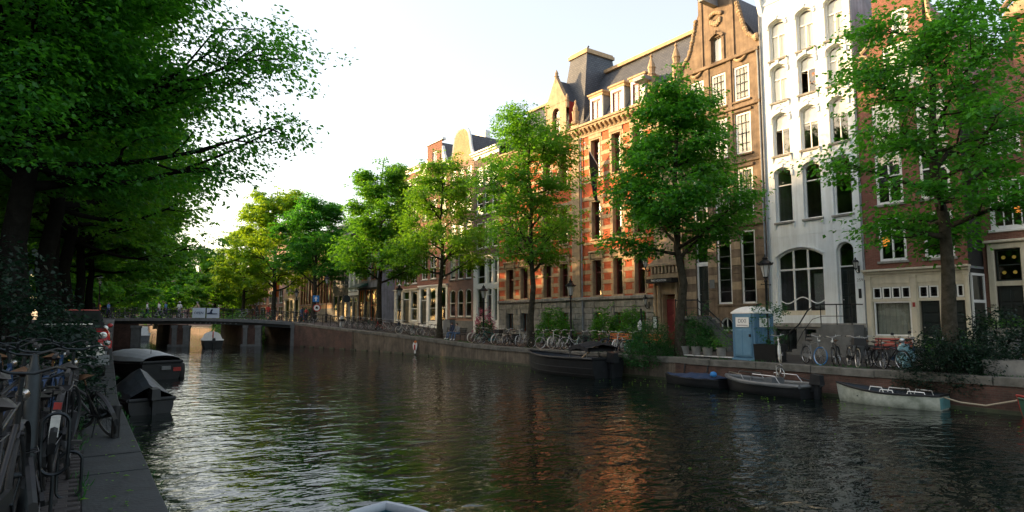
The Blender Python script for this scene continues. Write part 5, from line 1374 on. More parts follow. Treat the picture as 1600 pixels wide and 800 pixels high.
make_tree('elm_tree', 'slim leaning elm between the great trunks of the shaded bank', (-.1, 27.0, .2), 14, 5.0, [(4.5, 1.2), (7, 2.4), (10, 2.4), (14, .6)], .17, 47, 14, 7, 7, 16, 0.17, 'leaf_deep', 'bark_dark', group=GS, lean=(-.5, 0))

# shrubs
make_bush('holly_bush', 'dark evergreen shrub behind the near bicycle rack', (-.75, 13.6, 0), 1.15, 1.6, 2.75, 320, 18, .075, 'leaf_dark', 51, reach=.4)
make_bush('holly_bush', 'low dark shrub trailing beside the leaning bicycle on the quay', (-.05, 16.6, 0), .75, 1.2, 1.75, 140, 16, .07, 'leaf_dark', 52, reach=.35)
GB = 'shrubs in front of the grey basement'
make_bush('laurel_bush', 'bright green shrub under the red building, left of the gap', (29.6, 37.0, 0), .9, 1.9, 2.6, 240, 16, .11, 'leaf_bright', 53, group=GB)
make_bush('laurel_bush', 'bright green shrub under the red building, middle one behind the orange bench', (29.6, 31.6, 0), .8, 1.1, 2.5, 170, 16, .11, 'leaf_bright', 54, group=GB)
make_bush('laurel_bush', 'bright green shrub under the red building, nearest the entrance', (29.4, 29.0, 0), .8, .95, 2.4, 150, 16, .11, 'leaf_bright', 55, group=GB)
make_bush('overhanging_bush', 'dark bush spilling over the quay edge left of the portable toilet', (23.6, 22.0, -.55), 1.15, 1.15, 2.2, 380, 17, .068, 'leaf_bush', 56)
make_bush('overhanging_bush', 'wide dark bush spilling over the quay edge before the mottled elm', (23.7, 9.2, -.6), 1.0, 1.5, 1.9, 480, 17, .06, 'leaf_dark', 57)
make_bush('garden_bush', 'dark green bush behind the concrete planters near the frame edge', (25.6, 8.4, 0), 1.2, 1.2, 2.0, 230, 16, .08, 'leaf_dark', 58)
make_bush('garden_bush', 'low bright hedge under the cream shopfront doors', (28.9, 11.0, 0), .5, .9, 1.2, 80, 16, .08, 'leaf_bright', 59)
make_bush('flowering_bush', 'pink flowering bush behind the seated couple', (28.6, 45.0, .3), .7, .8, 2.2, 90, 14, .12, 'blossom', 60)
make_bush('garden_bush', 'leafy bush between the bench and the lamp near the brick houses', (26.8, 42.2, .2), .6, .6, 1.5, 60, 14, .11, 'leaf_bush', 61)
make_bush('water_bush', 'sunlit green bush at the waterline seen through the bridge, right opening', (20.2, 84, -1.3), 1.8, 4.5, 3.4, 220, 14, .2, 'leaf_bright', 62, reach=.6)
make_bush('water_bush', 'sunlit green bush at the waterline behind the passing boat', (19.6, 96, -1.3), 2.6, 6, 3.8, 260, 14, .24, 'leaf_bright', 63, reach=.8)
make_bush('garden_bush', 'small green shrub on the quay at the ochre brick house', (27.0, 87, 1.3), 1.0, 1.2, 2.2, 70, 14, .16, 'leaf_bush', 64)
make_bush('garden_bush', 'climbing shrub growing at the sandstone house stairs', (29.3, 23.6, 0), .5, .9, 2.3, 110, 14, .09, 'leaf_bush', 65)
# grass and weeds in the joints of the near quay: nobody could count it
rng = np.random.default_rng(8); P = []
for k in range(1500):
    y = rng.uniform(6, 24)
    side = rng.random()
    x = (ql(y)+rng.normal(.05, .03)) if side < .45 else ql(y)-.68+rng.normal(0, .035)
    P.append((x, y, (gl(y)-.25 if side < .45 else gl(y))-.02))
P = np.array(P); n = len(P)
keep = np.array([noise.noise(Vector((0, p[1]*.9, p[0]*.5))) > -.05 for p in P]); P = P[keep]; n = len(P)
A = np.stack([rng.normal(.15, .35, n), rng.normal(0, .35, n), np.ones(n)], 1)
me = leaf_mesh('weeds', P, A, rng.normal(0, 1, (n, 3)), .11, .11, rng, MT['leaf_bush'])
tag(link('weeds', me), 'grass and weeds in the joints of the shaded quay', 'weeds', kind='stuff')
P = np.array([(qr(y)+rng.normal(.45, .12), y, gr(y)-.01) for y in rng.uniform(6, 48, 2600)]); n = len(P)
keep = np.array([noise.noise(Vector((3, p[1]*.7, p[0]))) > .0 for p in P]); P = P[keep]; n = len(P)
A = np.stack([rng.normal(0, .5, n), rng.normal(0, .5, n), np.ones(n)], 1)
tag(link('weeds', leaf_mesh('weeds', P, A, rng.normal(0, 1, (n, 3)), .12, .14, rng, MT['leaf_bush'])), 'grass tufts along the coping of the sunny quay', 'weeds', kind='stuff')

# fallen leaves drifting on the canal and lying on the near slabs
n = 420; ys = rng.uniform(6, 46, n); xs = np.array([qr(y)-abs(rng.normal(0, 1.6))-.1 if rng.random() < .6 else rng.uniform(ql(y)+.3, qr(y)-.3) for y in ys])
P = np.stack([xs, ys, np.full(n, WATER+.006)], 1); a = rng.uniform(0, 6.3, n)
tag(link('fallen_leaves', leaf_mesh('fallen_leaves', P, np.stack([np.cos(a), np.sin(a), np.zeros(n)], 1), np.tile(np.array([0, 0, 1.]), (n, 1)), .07, .6, rng, MT['leaf_lime'])), 'small leaves drifting on the canal near the quay walls', 'leaves', kind='stuff')
n = 130; ys = rng.uniform(6, 20, n); P = np.stack([np.array([ql(y)-rng.uniform(.05, .9) for y in ys]), ys, np.array([gl(y)+.03 for y in ys])], 1); a = rng.uniform(0, 6.3, n)
tag(link('fallen_leaves', leaf_mesh('fallen_leaves', P, np.stack([np.cos(a), np.sin(a), np.zeros(n)], 1), np.tile(np.array([0, 0, 1.]), (n, 1)), .06, .6, rng, MT['leaf_lime'])), 'small fallen leaves lying on the shaded quay slabs', 'leaves', kind='stuff')
# ------------------------------------------------------------------ bicycles (local x forward, z up, origin on the ground)
WR = .345
def wheel_meshes():
    ty = MB(); n = 28
    ty.tube([(WR*.965*math.cos(2*PI*i/n), 0, WR*.965*math.sin(2*PI*i/n)) for i in range(n)], .02, 6, closed=True)
    ri = MB(); ri.tube([(WR*.90*math.cos(2*PI*i/n), 0, WR*.90*math.sin(2*PI*i/n)) for i in range(n)], .012, 4, closed=True)
    ri.tube([(0,-.045,0), (0,.045,0)], .022, 8)
    for i in range(18):
        a = 2*PI*i/18; s = .035 if i % 2 else -.035
        ri.tube([(0, s, 0), (WR*.9*math.cos(a), 0, WR*.9*math.sin(a))], .0022, 3, cap=False)
    return ty.mesh('tyre', MT['rubber'], 60), ri.mesh('wheel', MT['chrome'], 60)
TY, RI = wheel_meshes()
def bm():
    d = {}
    rx, fx = -.52, .57
    bb = (-.06, 0, .29); st = (-.235, 0, .80); ht = (.335, 0, .93); hb = (.375, 0, .70)
    # gent's and step-through frames
    for nm, tt in (('gent', [(-.22,0,.76), (.345,0,.88)]), ('lady', [(-.165,0,.56), (.05,0,.52), (.22,0,.62), (.345,0,.84)])):
        f = MB()
        f.tube([bb, st], .017, 8); f.tube([ht, hb], .021, 8); f.tube(tt, .016, 8); f.tube([(.37,0,.73), (.18,0,.47), bb] if nm == 'lady' else [(.37,0,.73), bb], .019, 8)
        for s in (-1, 1):
            f.tube([(bb[0], s*.03, bb[2]), (rx, s*.06, WR)], .011, 6); f.tube([(st[0]+.03, s*.02, .74), (rx, s*.06, WR)], .009, 6)
        f.tube([(bb[0], -.05, bb[2]), (bb[0], .05, bb[2])], .028, 8)
        d[nm] = f.mesh('frame', MT['bike_black'], 60)
    f = MB()
    f.tube([hb, (.385,0,.64)], .02, 8)
    for s in (-1, 1): f.tube([(.385, s*.03, .66), (.42, s*.05, .55), (fx, s*.05, WR)], [.014,.013,.010], 6)
    f.tube([(.385,-.05,.66), (.385,.05,.66)], .016, 6)
    d['fork'] = f.mesh('fork', MT['bike_black'], 60)
    f = MB()
    f.tube([ht, (.315,0,1.05)], .013, 6)
    f.tube([(.0,-.29,1.10), (.14,-.28,1.12), (.27,-.2,1.13), (.33,-.07,1.08), (.33,.07,1.08), (.27,.2,1.13), (.14,.28,1.12), (.0,.29,1.10)], .0115, 6)
    f.tube([(.27,.12,1.1), (.24,.12,1.16)], .012, 6)
    d['sweep'] = f.mesh('handlebar', MT['chrome'], 60)
    f = MB()
    f.tube([ht, (.34,0,1.02)], .014, 6); f.tube([(.34,0,1.02), (.40,0,1.04)], .014, 6)
    f.tube([(.33,-.3,1.06), (.39,-.15,1.04), (.40,0,1.04), (.39,.15,1.04), (.33,.3,1.06)], .0125, 6)
    d['flat'] = f.mesh('handlebar', MT['iron'], 60)
    for s in (-1, 1):
        f = MB(); f.tube([(-.02,s*.29,1.098), (.10,s*.284,1.115)], .017, 6); d['grip%d' % s] = f.mesh('grip', MT['rubber'], 60)
    f = MB()
    f.tube([(-.225,0,.78), (-.255,0,.90)], .012, 6)
    f.add([(-.40,-.1,.93), (-.40,.1,.93), (-.44,0,.945), (-.28,-.085,.925), (-.28,.085,.925), (-.06,-.018,.935), (-.06,.018,.935), (-.36,0,.985), (-.24,0,.972), (-.08,0,.955), (-.3,0,.89), (-.12,0,.91)],
          [(2,7,0), (2,1,7), (0,7,8,3), (7,1,4,8), (3,8,9,5), (8,4,6,9), (5,9,6), (0,3,10), (4,1,10), (1,2,10), (2,0,10), (3,5,11,10), (6,4,10,11), (5,6,11)])
    d['saddle'] = f.mesh('saddle', MT['leather'], 50)
    for nm, cx, a0, a1 in (('fg', fx, -.15*PI, .72*PI), ('rg', rx, .12*PI, 1.12*PI)):
        f = MB(); n = 12; rr = WR+.035; P = []
        for i in range(n+1):
            a = a0+(a1-a0)*i/n; P.append((cx+rr*math.cos(a), WR+rr*math.sin(a)))
        for (p, q) in zip(P, P[1:]):
            f.quad((p[0],-.028,p[1]), (q[0],-.028,q[1]), (q[0],0,q[1]+.012), (p[0],0,p[1]+.012)); f.quad((p[0],0,p[1]+.012), (q[0],0,q[1]+.012), (q[0],.028,q[1]), (p[0],.028,p[1]))
        for s in (-1, 1): f.tube([(P[-2][0], s*.028, P[-2][1]), (cx, s*.055, WR)], .004, 3)
        d[nm] = f.mesh('mudguard', MT['bike_black'], 40)
    f = MB()
    for s in (-1, 1): f.tube([(-.30,s*.06,.76), (-.82,s*.06,.76), (-.84,s*.03,.76)], .006, 4); f.tube([(-.72,s*.06,.76), (rx,s*.07,WR)], .006, 4)
    for k in range(5): f.tube([(-.34-.11*k,-.06,.76), (-.34-.11*k,.06,.76)], .005, 4)
    d['rack'] = f.mesh('rear_rack', MT['iron'], 60)
    f = MB(); f.prism([(-.58,-.05,.40), (-.62,-.05,.345), (-.58,-.05,.29), (-.06,-.05,.20), (.03,-.05,.23), (.05,-.05,.30), (.0,-.05,.37), (-.06,-.05,.39)][::-1], (0, -.03, 0)); d['chain'] = f.mesh('chain_guard', MT['bike_black'])
    f = MB(); f.tube([(-.06,-.09,.29), (.05,-.09,.17)], .009, 5); f.tube([(-.06,.09,.29), (-.17,.09,.41)], .009, 5); f.tube([(-.06,-.1,.29), (-.06,.1,.29)], .01, 6); d['crank'] = f.mesh('crank', MT['chrome'])
    f = MB(); f.box(0.0, .1, -.19, -.1, .155, .185); d['pedal'] = f.mesh('pedal', MT['rubber']); f = MB(); f.box(-.22, -.12, .1, .19, .395, .425); d['pedal2'] = f.mesh('pedal', MT['rubber'])
    f = MB(); f.tube([(-.4,.06,.33), (-.36,.22,.0)], .009, 5); d['stand'] = f.mesh('kickstand', MT['steel'])
    f = MB(); f.lathe([(.025,-.03), (.045,.03), (.045,.035), (.0,.04)], (0,0,0), 10); f.xform(Matrix.Translation((.42,0,.92)) @ Matrix.Rotation(R(90), 4, 'Y')); d['lamp'] = f.mesh('headlamp', MT['chrome'], 50)
    f = MB()
    for (z, e) in ((.78, 0), (.88, .01), (.98, .02), (1.04, .03)):
        f.tube([(.44-e,-.17-e,z), (.74+e,-.17-e,z), (.74+e,.17+e,z), (.44-e,.17+e,z)], .006, 4, closed=True)
    for k in range(5):
        y = -.17+.085*k; f.tube([(.44,y,1.04), (.44,y,.78), (.74,y,.78), (.76,y,1.04)], .004, 3)
    f.box(.45, .73, -.16, .16, .782, .786)
    d['basket'] = f.mesh('basket', MT['iron'])
    f = MB(); f.box(.42,.80,-.2,.2,.80,.82); f.box(.42,.44,-.2,.2,.82,1.06); f.box(.78,.80,-.2,.2,.82,1.06); f.box(.44,.78,-.2,-.18,.82,1.06); f.box(.44,.78,.18,.2,.82,1.06); d['crate'] = f.mesh('crate', MT['rubber'])
    f = MB(); f.box(-.80,-.36,.09,.22,.42,.77); f.box(-.80,-.36,-.22,-.09,.42,.77); f.box(-.80,-.36,-.0901,.0901,.745,.775); d['bags'] = f.mesh('pannier', MT['black_cloth'])
    return d
BK = bm()
rb = random.Random(77)
def bicycle(label, x, y, rz, z=0, col='bike_black', kind='gent', bar='sweep', extra=(), lean=0, tyre=None, far=False, group=None, steer=0.0, pitch=0, rim=None, ftyre=None, metal=None):
    t = thing('bicycle', label, 'bicycle', (x, y, z), 0, group, rot=(lean, pitch, rz))
    def p(nm, mesh, m=None, par=t, loc=None, rot=None):
        o = link(nm, BK[mesh] if isinstance(mesh, str) else mesh, par, loc, rot)
        if m: setmat(o, MT[m])
        return o
    p('frame', kind, col); p('fork', 'fork', col)
    for i, cx in enumerate((.57, -.52)):
        wv = p('wheel', RI, rim or metal, loc=(cx, 0, WR), rot=(0, rb.uniform(0, 1), steer if i == 0 else 0))
        p('tyre', TY, (ftyre if (i == 0 and ftyre) else tyre), wv)
    hb = p('handlebar', bar, metal)
    if bar == 'sweep' and not far: p('grip', 'grip-1', None, hb); p('grip', 'grip1', None, hb)
    p('saddle', 'saddle', 'bike_brown' if rb.random() < .25 else None)
    if not far:
        p('mudguard', 'fg', col); p('mudguard', 'rg', col)
        if bar == 'sweep': p('rear_rack', 'rack'); p('chain_guard', 'chain', col)
        cr = p('crank', 'crank', metal); p('pedal', 'pedal', None, cr); p('pedal', 'pedal2', None, cr); p('headlamp', 'lamp'); p('kickstand', 'stand')
    for e in extra: p({'bags': 'pannier'}.get(e, e), e)
    return t
# before the white house and the cream shopfront: one by one
bicycle('white bicycle standing alone just right of the portable toilet', 24.0, 15.3, R(210), col='bike_white', kind='lady', lean=R(4), tyre='tyre_pale', steer=.2)
bicycle('dark bicycle with bright blue front tyre before the white house', 24.15, 14.05, R(238), col='bike_grey', lean=R(-4), ftyre='tyre_blue', steer=.25)
bicycle('black bicycle seen from the front, next right of the blue tyred one', 24.3, 13.15, R(200), col='bike_black', lean=R(5))
bicycle('dark bicycle with black crate on the front, before the white house door', 24.2, 12.5, R(222), col='bike_black', kind='lady', extra=('crate',), lean=R(-4), tyre='tyre_pale')
bicycle('black bicycle squeezed right of the crate bicycle', 24.5, 12.05, R(200), col='bike_black', lean=R(5))
bicycle('black sports bicycle with flat handlebar at the edge of the white house', 24.05, 11.6, R(228), col='bike_black', bar='flat', lean=R(-5))
bicycle('black bicycle with flat handlebar directly left of the blue scooter', 23.95, 11.05, R(245), col='bike_black', bar='flat', lean=R(4))
bicycle('dark blue bicycle half hidden behind the blue scooter', 24.75, 10.95, R(255), col='bike_blue', lean=R(-3))
bicycle('black bicycle with raised handlebar right of the blue scooter', 24.7, 10.25, R(215), col='bike_black', bar='flat', lean=R(6))
bicycle('dark bicycle with pale swept handlebar at the edge of the wide dark bush', 24.6, 9.85, R(205), col='bike_black', kind='lady', lean=R(-4))
# the row before the red building
G1 = 'bicycles parked before the red building'
RW = [('black bicycle with dark basket at the airy elm trunk', 31.5, 'bike_black', ('basket',), 200), ('grey bicycle second from the airy elm', 30.75, 'bike_grey', (), 215), ('white framed bicycle with high handlebar before the shrubs', 29.95, 'bike_white', (), 225),
      ('black bicycle just left of the lamp post before the red building', 29.3, 'bike_black', (), 210), ('silver bicycle beside the lamp post with panniers', 28.4, 'bike_silver', ('bags',), 190), ('green bicycle in front of the orange bench', 27.5, 'bike_green', (), 230),
      ('black bicycle with basket in front of the orange bench', 26.8, 'bike_black', ('basket',), 205), ('brown bicycle behind the canopy of the big black boat', 26.0, 'bike_brown', (), 220), ('blue bicycle behind the stern of the big black boat', 25.25, 'bike_blue', (), 200),
      ('white bicycle lying close over the stern of the black boat', 24.6, 'bike_white', (), 235), ('dark bicycle beside the post with hanging white bag', 23.85, 'bike_black', (), 200), ('pale green bicycle nearest the overhanging bush', 23.2, 'bike_teal', (), 212)]
for i, (lb, y, c, ex, a) in enumerate(RW):
    bicycle(lb, 24.2+rb.uniform(-.15, .25), y, R(a-35), col=c, kind='lady' if i % 3 == 1 else 'gent', extra=ex, lean=R(rb.uniform(-6, 6)), group=G1, tyre='tyre_pale' if i in (1, 2, 9) else None, steer=rb.uniform(-.3, .3))
G2 = 'bicycles parked between the couple and the airy elm'
RW = [('white mudguarded bicycle next to the seated couple', 39.1, 'bike_white', ()), ('black bicycle third from the seated couple', 38.2, 'bike_black', ()), ('teal bicycle with basket in the row by the airy elm', 37.2, 'bike_teal', ('basket',)), ('pale wheeled white bicycle in the middle of the row by the elm', 36.2, 'bike_white', ()),
      ('black bicycle with crate in the row by the airy elm', 35.4, 'bike_black', ('crate',)), ('dark bicycle with panniers near the airy elm', 34.5, 'bike_black', ('bags',)), ('silver bicycle just left of the airy elm trunk', 33.6, 'bike_silver', ())]
for i, (lb, y, c, ex) in enumerate(RW):
    bicycle(lb, 24.15+rb.uniform(-.15, .25), y, R(rb.uniform(160, 205)), z=gr(y), col=c, kind='lady' if i % 3 == 0 else 'gent', extra=ex, lean=R(rb.uniform(-6, 6)), group=G2, tyre='tyre_pale' if i in (0, 3) else None)
ORD = 'first second third fourth fifth sixth seventh eighth ninth tenth eleventh twelfth thirteenth fourteenth fifteenth sixteenth seventeenth eighteenth'.split()
G3 = 'bicycles crowding the quay rail towards the bridge'
cols = ['bike_black', 'bike_grey', 'bike_black', 'bike_teal', 'bike_white', 'bike_black', 'bike_blue', 'bike_black', 'bike_silver', 'bike_red', 'bike_black', 'bike_green', 'bike_black', 'bike_grey', 'bike_black', 'bike_silver', 'bike_black', 'bike_black']
for i in range(18):
    y = 45.6+i*.95+rb.uniform(-.2, .2)
    bicycle('%s bicycle, %s, counted from the seated couple towards the bridge' % (ORD[i], cols[i][5:]), qr(y)+1.15+rb.uniform(-.2, .3), y, R(rb.uniform(155, 205)), z=gr(y), col=cols[i], kind='lady' if i % 3 == 0 else 'gent', lean=R(rb.uniform(-7, 7)), far=True, group=G3, tyre='tyre_pale' if i in (1, 4) else None, extra=('basket',) if i % 5 == 2 else ())
G4 = 'bicycles leaning along the bridge railing'
for i in range(16):
    lx = (-.8, .6, 1.8, 2.9, 4.4, 5.6, 6.6, 7.3, 12.9, 13.7, 14.6, 15.6, 16.6, 17.8, 19.0, 20.2)[i]
    p = brw(lx, .7+rb.uniform(0, .25), bdeck(lx)-.05)
    bicycle('%s bicycle, %s, along the bridge railing from the shaded end' % (ORD[i], cols[i][5:]), p.x, p.y, BA+R(rb.uniform(-12, 12)), z=p.z, col=cols[i], lean=R(rb.uniform(2, 8)), far=True, group=G4, kind='lady' if i % 2 else 'gent', extra=('basket',) if i % 4 == 0 else ())
# the near rack on the shaded quay
NB = [('black bicycle nearest the camera in the high rack', -.30, 5.3, 84, .30, 'bike_black', 3), ('black bicycle with bent mudguard, second in the near rack', -.55, 6.5, 100, .0, 'bike_black', -4), ('black bicycle with red reflector and broad saddle in the near rack', .02, 7.9, 86, .36, 'bike_black', 4),
      ('dark blue bicycle deep in the near rack', -.42, 8.3, 80, .36, 'bike_blue', -5), ('black bicycle with panniers in the near rack', -.22, 9.3, 98, .0, 'bike_black', 6), ('black bicycle behind the steel post of the near rack', -.52, 10.3, 85, .36, 'bike_black', -3),
      ('black bicycle at the far end of the near rack', .0, 10.9, 97, .0, 'bike_black', 5), ('black bicycle tangled in the far end of the near rack', -.3, 12.0, 75, .0, 'bike_black', -6),
      ('black bicycle jammed against the steel post of the near rack', -.12, 6.9, 94, .0, 'bike_black', -7), ('black bicycle half buried in the middle of the near rack', -.35, 7.5, 88, .36, 'bike_black', 6), ('black bicycle with steel handlebar between the posts of the near rack', -.6, 7.9, 103, .0, 'bike_black', -5), ('dark blue bicycle before the evergreen shrub', -.1, 10.0, 82, .36, 'bike_blue', 4), ('black bicycle closest to the slabs in the near rack', .12, 9.2, 92, .0, 'bike_black', -8),
      ('black bicycle at the left frame edge in the near rack', -.42, 6.9, 78, .36, 'bike_black', 5), ('black bicycle behind the red reflector bicycle', -.08, 8.8, 91, .0, 'bike_black', -4), ('dark bicycle under the evergreen shrub at the rack end', -.5, 11.4, 94, .36, 'bike_black', 6)]
for i, (lb, x, y, a, z, c, ln) in enumerate(NB):
    t = bicycle(lb, x, y, R(a), z=z, col=c, kind='lady' if i % 3 == 2 else 'gent', lean=R(ln), group='bicycles in the near rack', metal='steel', steer=rb.uniform(-.3, .3), extra=('bags',) if i == 4 else ('crate',) if i == 6 else ())
    if i == 2:
        mb = MB(); mb.box(-.89, -.875, -.03, .03, .60, .66); mb.build('reflector', MT['bike_red'], t)
        mb = MB(); mb.box(-.885, -.87, -.035, .035, .36, .58); mb.build('mud_flap', MT['bike_white'], t)
bicycle('black bicycle leaning on a short post at the quay edge', .52, 11.9, R(108), z=.02, col='bike_black', kind='lady', lean=R(-20), steer=.5, metal='steel')
mb = MB(); mb.tube([(0,0,0), (0,0,.42)], .055, 8); mb.lathe([(.07,.40), (.07,.46), (.0,.48)], (0,0,0), 8)
tag(mb.build('mooring_post', MT['iron'], loc=(.72, 11.25, .02), smooth=50), 'short black mooring post at the quay edge under the leaning bicycle', 'bollard')
# rack: posts, rail and long wheel hoops
rk = thing('bicycle_rack', 'steel bicycle rack with long wheel hoops and thick post on the near quay', 'bicycle rack', (0, 0, 0))
mb = MB(); mb.tube([(-.38,5.0,.06), (-.28,12.4,.06)], .03, 8); mb.build('ground_rail', MT['steel'], rk)
mb = MB(); mb.tube([(-.36,5.0,.40), (-.26,12.4,.40)], .025, 8); mb.build('upper_rail', MT['steel'], rk)
def hoop(x, y, z, hgt, rx=.10, rz_=0, r=.016):
    mb = MB(); P = []
    for i in range(24):
        a = 2*PI*i/24
        sg = hgt/2-rx; P.append((rx*math.cos(a), 0, hgt/2+rx*math.sin(a)+(sg if math.sin(a) > 1e-6 else -sg if math.sin(a) < -1e-6 else 0)))
    mb.tube(P, r, 6, closed=True)
    mb.tube([(0,0,0), (0,0,-z)], r, 6)
    return mb.build('wheel_hoop', MT['steel'], rk, smooth=60, loc=(x, y, z), rot=(0, 0, rz_))
for (x, y, z, hg) in ((.0, 6.9, .42, .52), (.13, 7.7, .02, .45), (-.42, 6.1, .05, .55), (-.33, 7.3, .75, .35), (-.28, 8.6, .42, .5), (-.05, 9.6, .05, .5), (-.22, 10.6, .42, .5), (-.38, 5.6, .42, .5)): hoop(x, y, z, hg)
mb = MB(); mb.tube([(-.16,6.3,0), (-.165,6.32,1.33), (-.165,6.32,1.40), (-.165,6.32,1.47)], [.055,.052,.03,.022], 12); mb.build('post', MT['steel'], rk, smooth=40)
mb = MB(); mb.tube([(-.42,7.0,0), (-.44,7.02,1.3), (-.44,7.02,1.45)], [.05,.047,.02], 12); mb.build('post', MT['steel'], rk, smooth=40)
# ------------------------------------------------------------------ boats (local x towards the bow, z = 0 at the waterline)
def boat_lines(L, B, free, draft, transom=.8, sheer=.35, full=2.3, mid=.42):
    def hb(s):
        if s < mid: return B/2*(transom+(1-transom)*math.sin(s/mid*PI/2))
        return B/2*max(0, 1-((s-mid)/(1-mid))**full)
    def zs(s): return free*(1+sheer*max(0, (s-.35)/.65)**2 + .08*(1-s)**2)
    def zk(s): return -draft*(1-max(0, (s-.7)/.3)**2*.9)
    return hb, zs, zk
def boat(name, label, loc, rz, L, B, free, draft, hull_m, in_m, rim_m, transom=.8, sheer=.35, full=2.3, rim=.03, floor_z=-.02, p=.55, q=.75, band=None, strakes=0):
    t = thing(name, label, 'boat', loc, rz)
    hb, zs, zk = boat_lines(L, B, free, draft, transom, sheer, full)
    n, k = 18, 12
    def pt(i, j, inner):
        s = i/n; th = PI*j/k; c = math.cos(th); sn = math.sin(th)
        b = max(0, hb(s)-(.045 if inner else 0)); top = zs(s); bot = max(zk(s), floor_z) if inner else zk(s)
        if inner: bot = min(bot, top-.02)
        x = -L/2+L*s - (.05 if inner and i == n else 0) + (.05 if inner and i == 0 else 0) + (.10*L*.3*(1-sn)*max(0, (s-.75)/.25)**1.5)
        return (x, math.copysign(abs(c)**p, c)*b, top-(top-bot)*sn**q)
    mb = MB(); o = [[pt(i, j, False) for j in range(k+1)] for i in range(n+1)]
    idx = lambda i, j: i*(k+1)+j
    mb.add([v for r_ in o for v in r_], [(idx(i, j), idx(i+1, j), idx(i+1, j+1), idx(i, j+1)) for i in range(n) for j in range(k)] + [tuple(idx(0, j) for j in range(k+1))])
    h_ = mb.build('hull', hull_m, t, smooth=50)
    mb = MB(); o2 = [[pt(i, j, True) for j in range(k+1)] for i in range(n+1)]
    mb.add([v for r_ in o2 for v in r_], [(idx(i, j), idx(i, j+1), idx(i+1, j+1), idx(i+1, j)) for i in range(n) for j in range(k)] + [tuple(idx(0, k-j) for j in range(k+1))])
    mb.build('interior', in_m, t, smooth=50)
    mb = MB(); mb.tube([Vector(o[i][0])+Vector((0,.0,0)) for i in range(n+1)] + [Vector(o[i][k]) for i in range(n, -1, -1)], rim, 6)
    mb.tube([o[0][0], o[0][k]], rim, 6); mb.build('gunwale', rim_m, t, smooth=60)
    if strakes:
        mb = MB()
        for f in range(strakes):
            j = 1+f
            for jj in (j, k-j): mb.tube([o[i][jj] for i in range(n)], .012, 4)
        mb.build('rubbing_strake', rim_m, h_)
    return t, hb, zs, o
def outboard(t, x, z, m, s=1.0):
    mb = MB(); mb.add([(-.32,-.14,.0), (.12,-.14,0), (.12,.14,0), (-.32,.14,0), (-.28,-.12,.34), (.06,-.11,.38), (.06,.11,.38), (-.28,.12,.34)], [(0,3,2,1), (4,5,6,7), (0,1,5,4), (1,2,6,5), (2,3,7,6), (3,0,4,7)])
    mb.box(-.16, -.02, -.06, .06, -.85, 0); mb.box(-.34, .06, -.08, .08, -.88, -.78); mb.box(.0, .16, -.05, .05, -.25, -.02); mb.tube([(.1,0,.1), (.55,.05,.2)], .025, 6)
    mb.xform(Matrix.Scale(s, 4)); o = mb.build('outboard_motor', m, t, loc=(x, 0, z)); return o
def thwart(t, x, hb, s, z, m, w=.22):
    mb = MB(); b = hb(s)*.93; mb.box(x-w/2, x+w/2, -b, b, z-.035, z); return mb.build('thwart', m, t)
BLK = plain('black_hull', (.013,.015,.017), .5, .35, 3, .15, spec=.3); GRYH = plain('grey_hull', (.13,.14,.145), .4, .2, 3)
NAVY = plain('navy_lining', (.02,.03,.045), .6, .3, 3); ROPE = plain('rope', (.32,.27,.19), .9, .2, 20)
WHTH = plain('weathered_white_hull', (.38,.40,.35), .55, .4, 2.2, .3, tint=(.62,.72,.6)); TEALP = plain('teal_transom', (.10,.25,.25), .5, .3, 4)

# 1 big black open boat
t, hb, zs, o = boat('open_boat', 'big black open boat with bow platform and folded canopy at the quay', (21.75, 26.2, WATER), R(88), 6.6, 2.3, .85, .35, BLK, NAVY, BLK, transom=.86, sheer=.22, full=2.6, rim=.07, strakes=2, floor_z=.12)
thwart(t, -1.9, hb, .2, .55, NAVY, .5); thwart(t, .6, hb, .6, .5, NAVY, .4)
mb = MB(); mb.tube([(-.5,-.6,.75), (-1.9,-.55,1.55)], .05, 6); mb.build('spar', MT['sandstone_pale'], t)
mb = MB()
for i in range(10):
    a0, a1 = -2.9+.15*i, -2.75+.15*i
    f = lambda x: 1.55+.16*math.sin((x+2.9)/1.5*PI)+.03*math.sin(x*21)
    mb.add([(a0,-.95,f(a0)-.16), (a1,-.95,f(a1)-.16), (a1,0,f(a1)), (a0,0,f(a0)), (a1,.95,f(a1)-.16), (a0,.95,f(a0)-.16), (a0,-.95,f(a0)-.34), (a1,-.95,f(a1)-.34), (a1,.95,f(a1)-.34), (a0,.95,f(a0)-.34)],
           [(0,1,2,3), (3,2,4,5), (6,7,1,0), (5,4,8,9), (9,8,7,6)])
mb.build('folded_canopy', MT['black_cloth'], t, smooth=40)
mb = MB()
for x in (-2.8, -1.5):
    for s in (-1, 1): mb.tube([(x,s*.95,.9), (x*.98-.05,s*.92,1.35)], .022, 6)
mb.build('canopy_frame', MT['chrome'], t)
outboard(t, -3.45, .75, BLK, 1.3)
for x, s in ((2.3, .85), (.9, .62)):
    mb = MB(); y = -hb(s)-.09; mb.lathe([(.02,-.28), (.09,-.22), (.1,0), (.09,.22), (.02,.28)], (x, y, .5), 8); mb.tube([(x,y,.76), (x,y+.08,.95)], .01, 4); mb.build('fender', MT['rubber'], t, smooth=50)
for x in (2.75, 1.6, .1):
    mb = MB(); mb.box(x-.09, x+.09, -hb(.5+x/6.6)+.1, -hb(.5+x/6.6)+.16, zs(.5+x/6.6)+.06, zs(.5+x/6.6)+.1); mb.build('cleat', MT['chrome'], t)
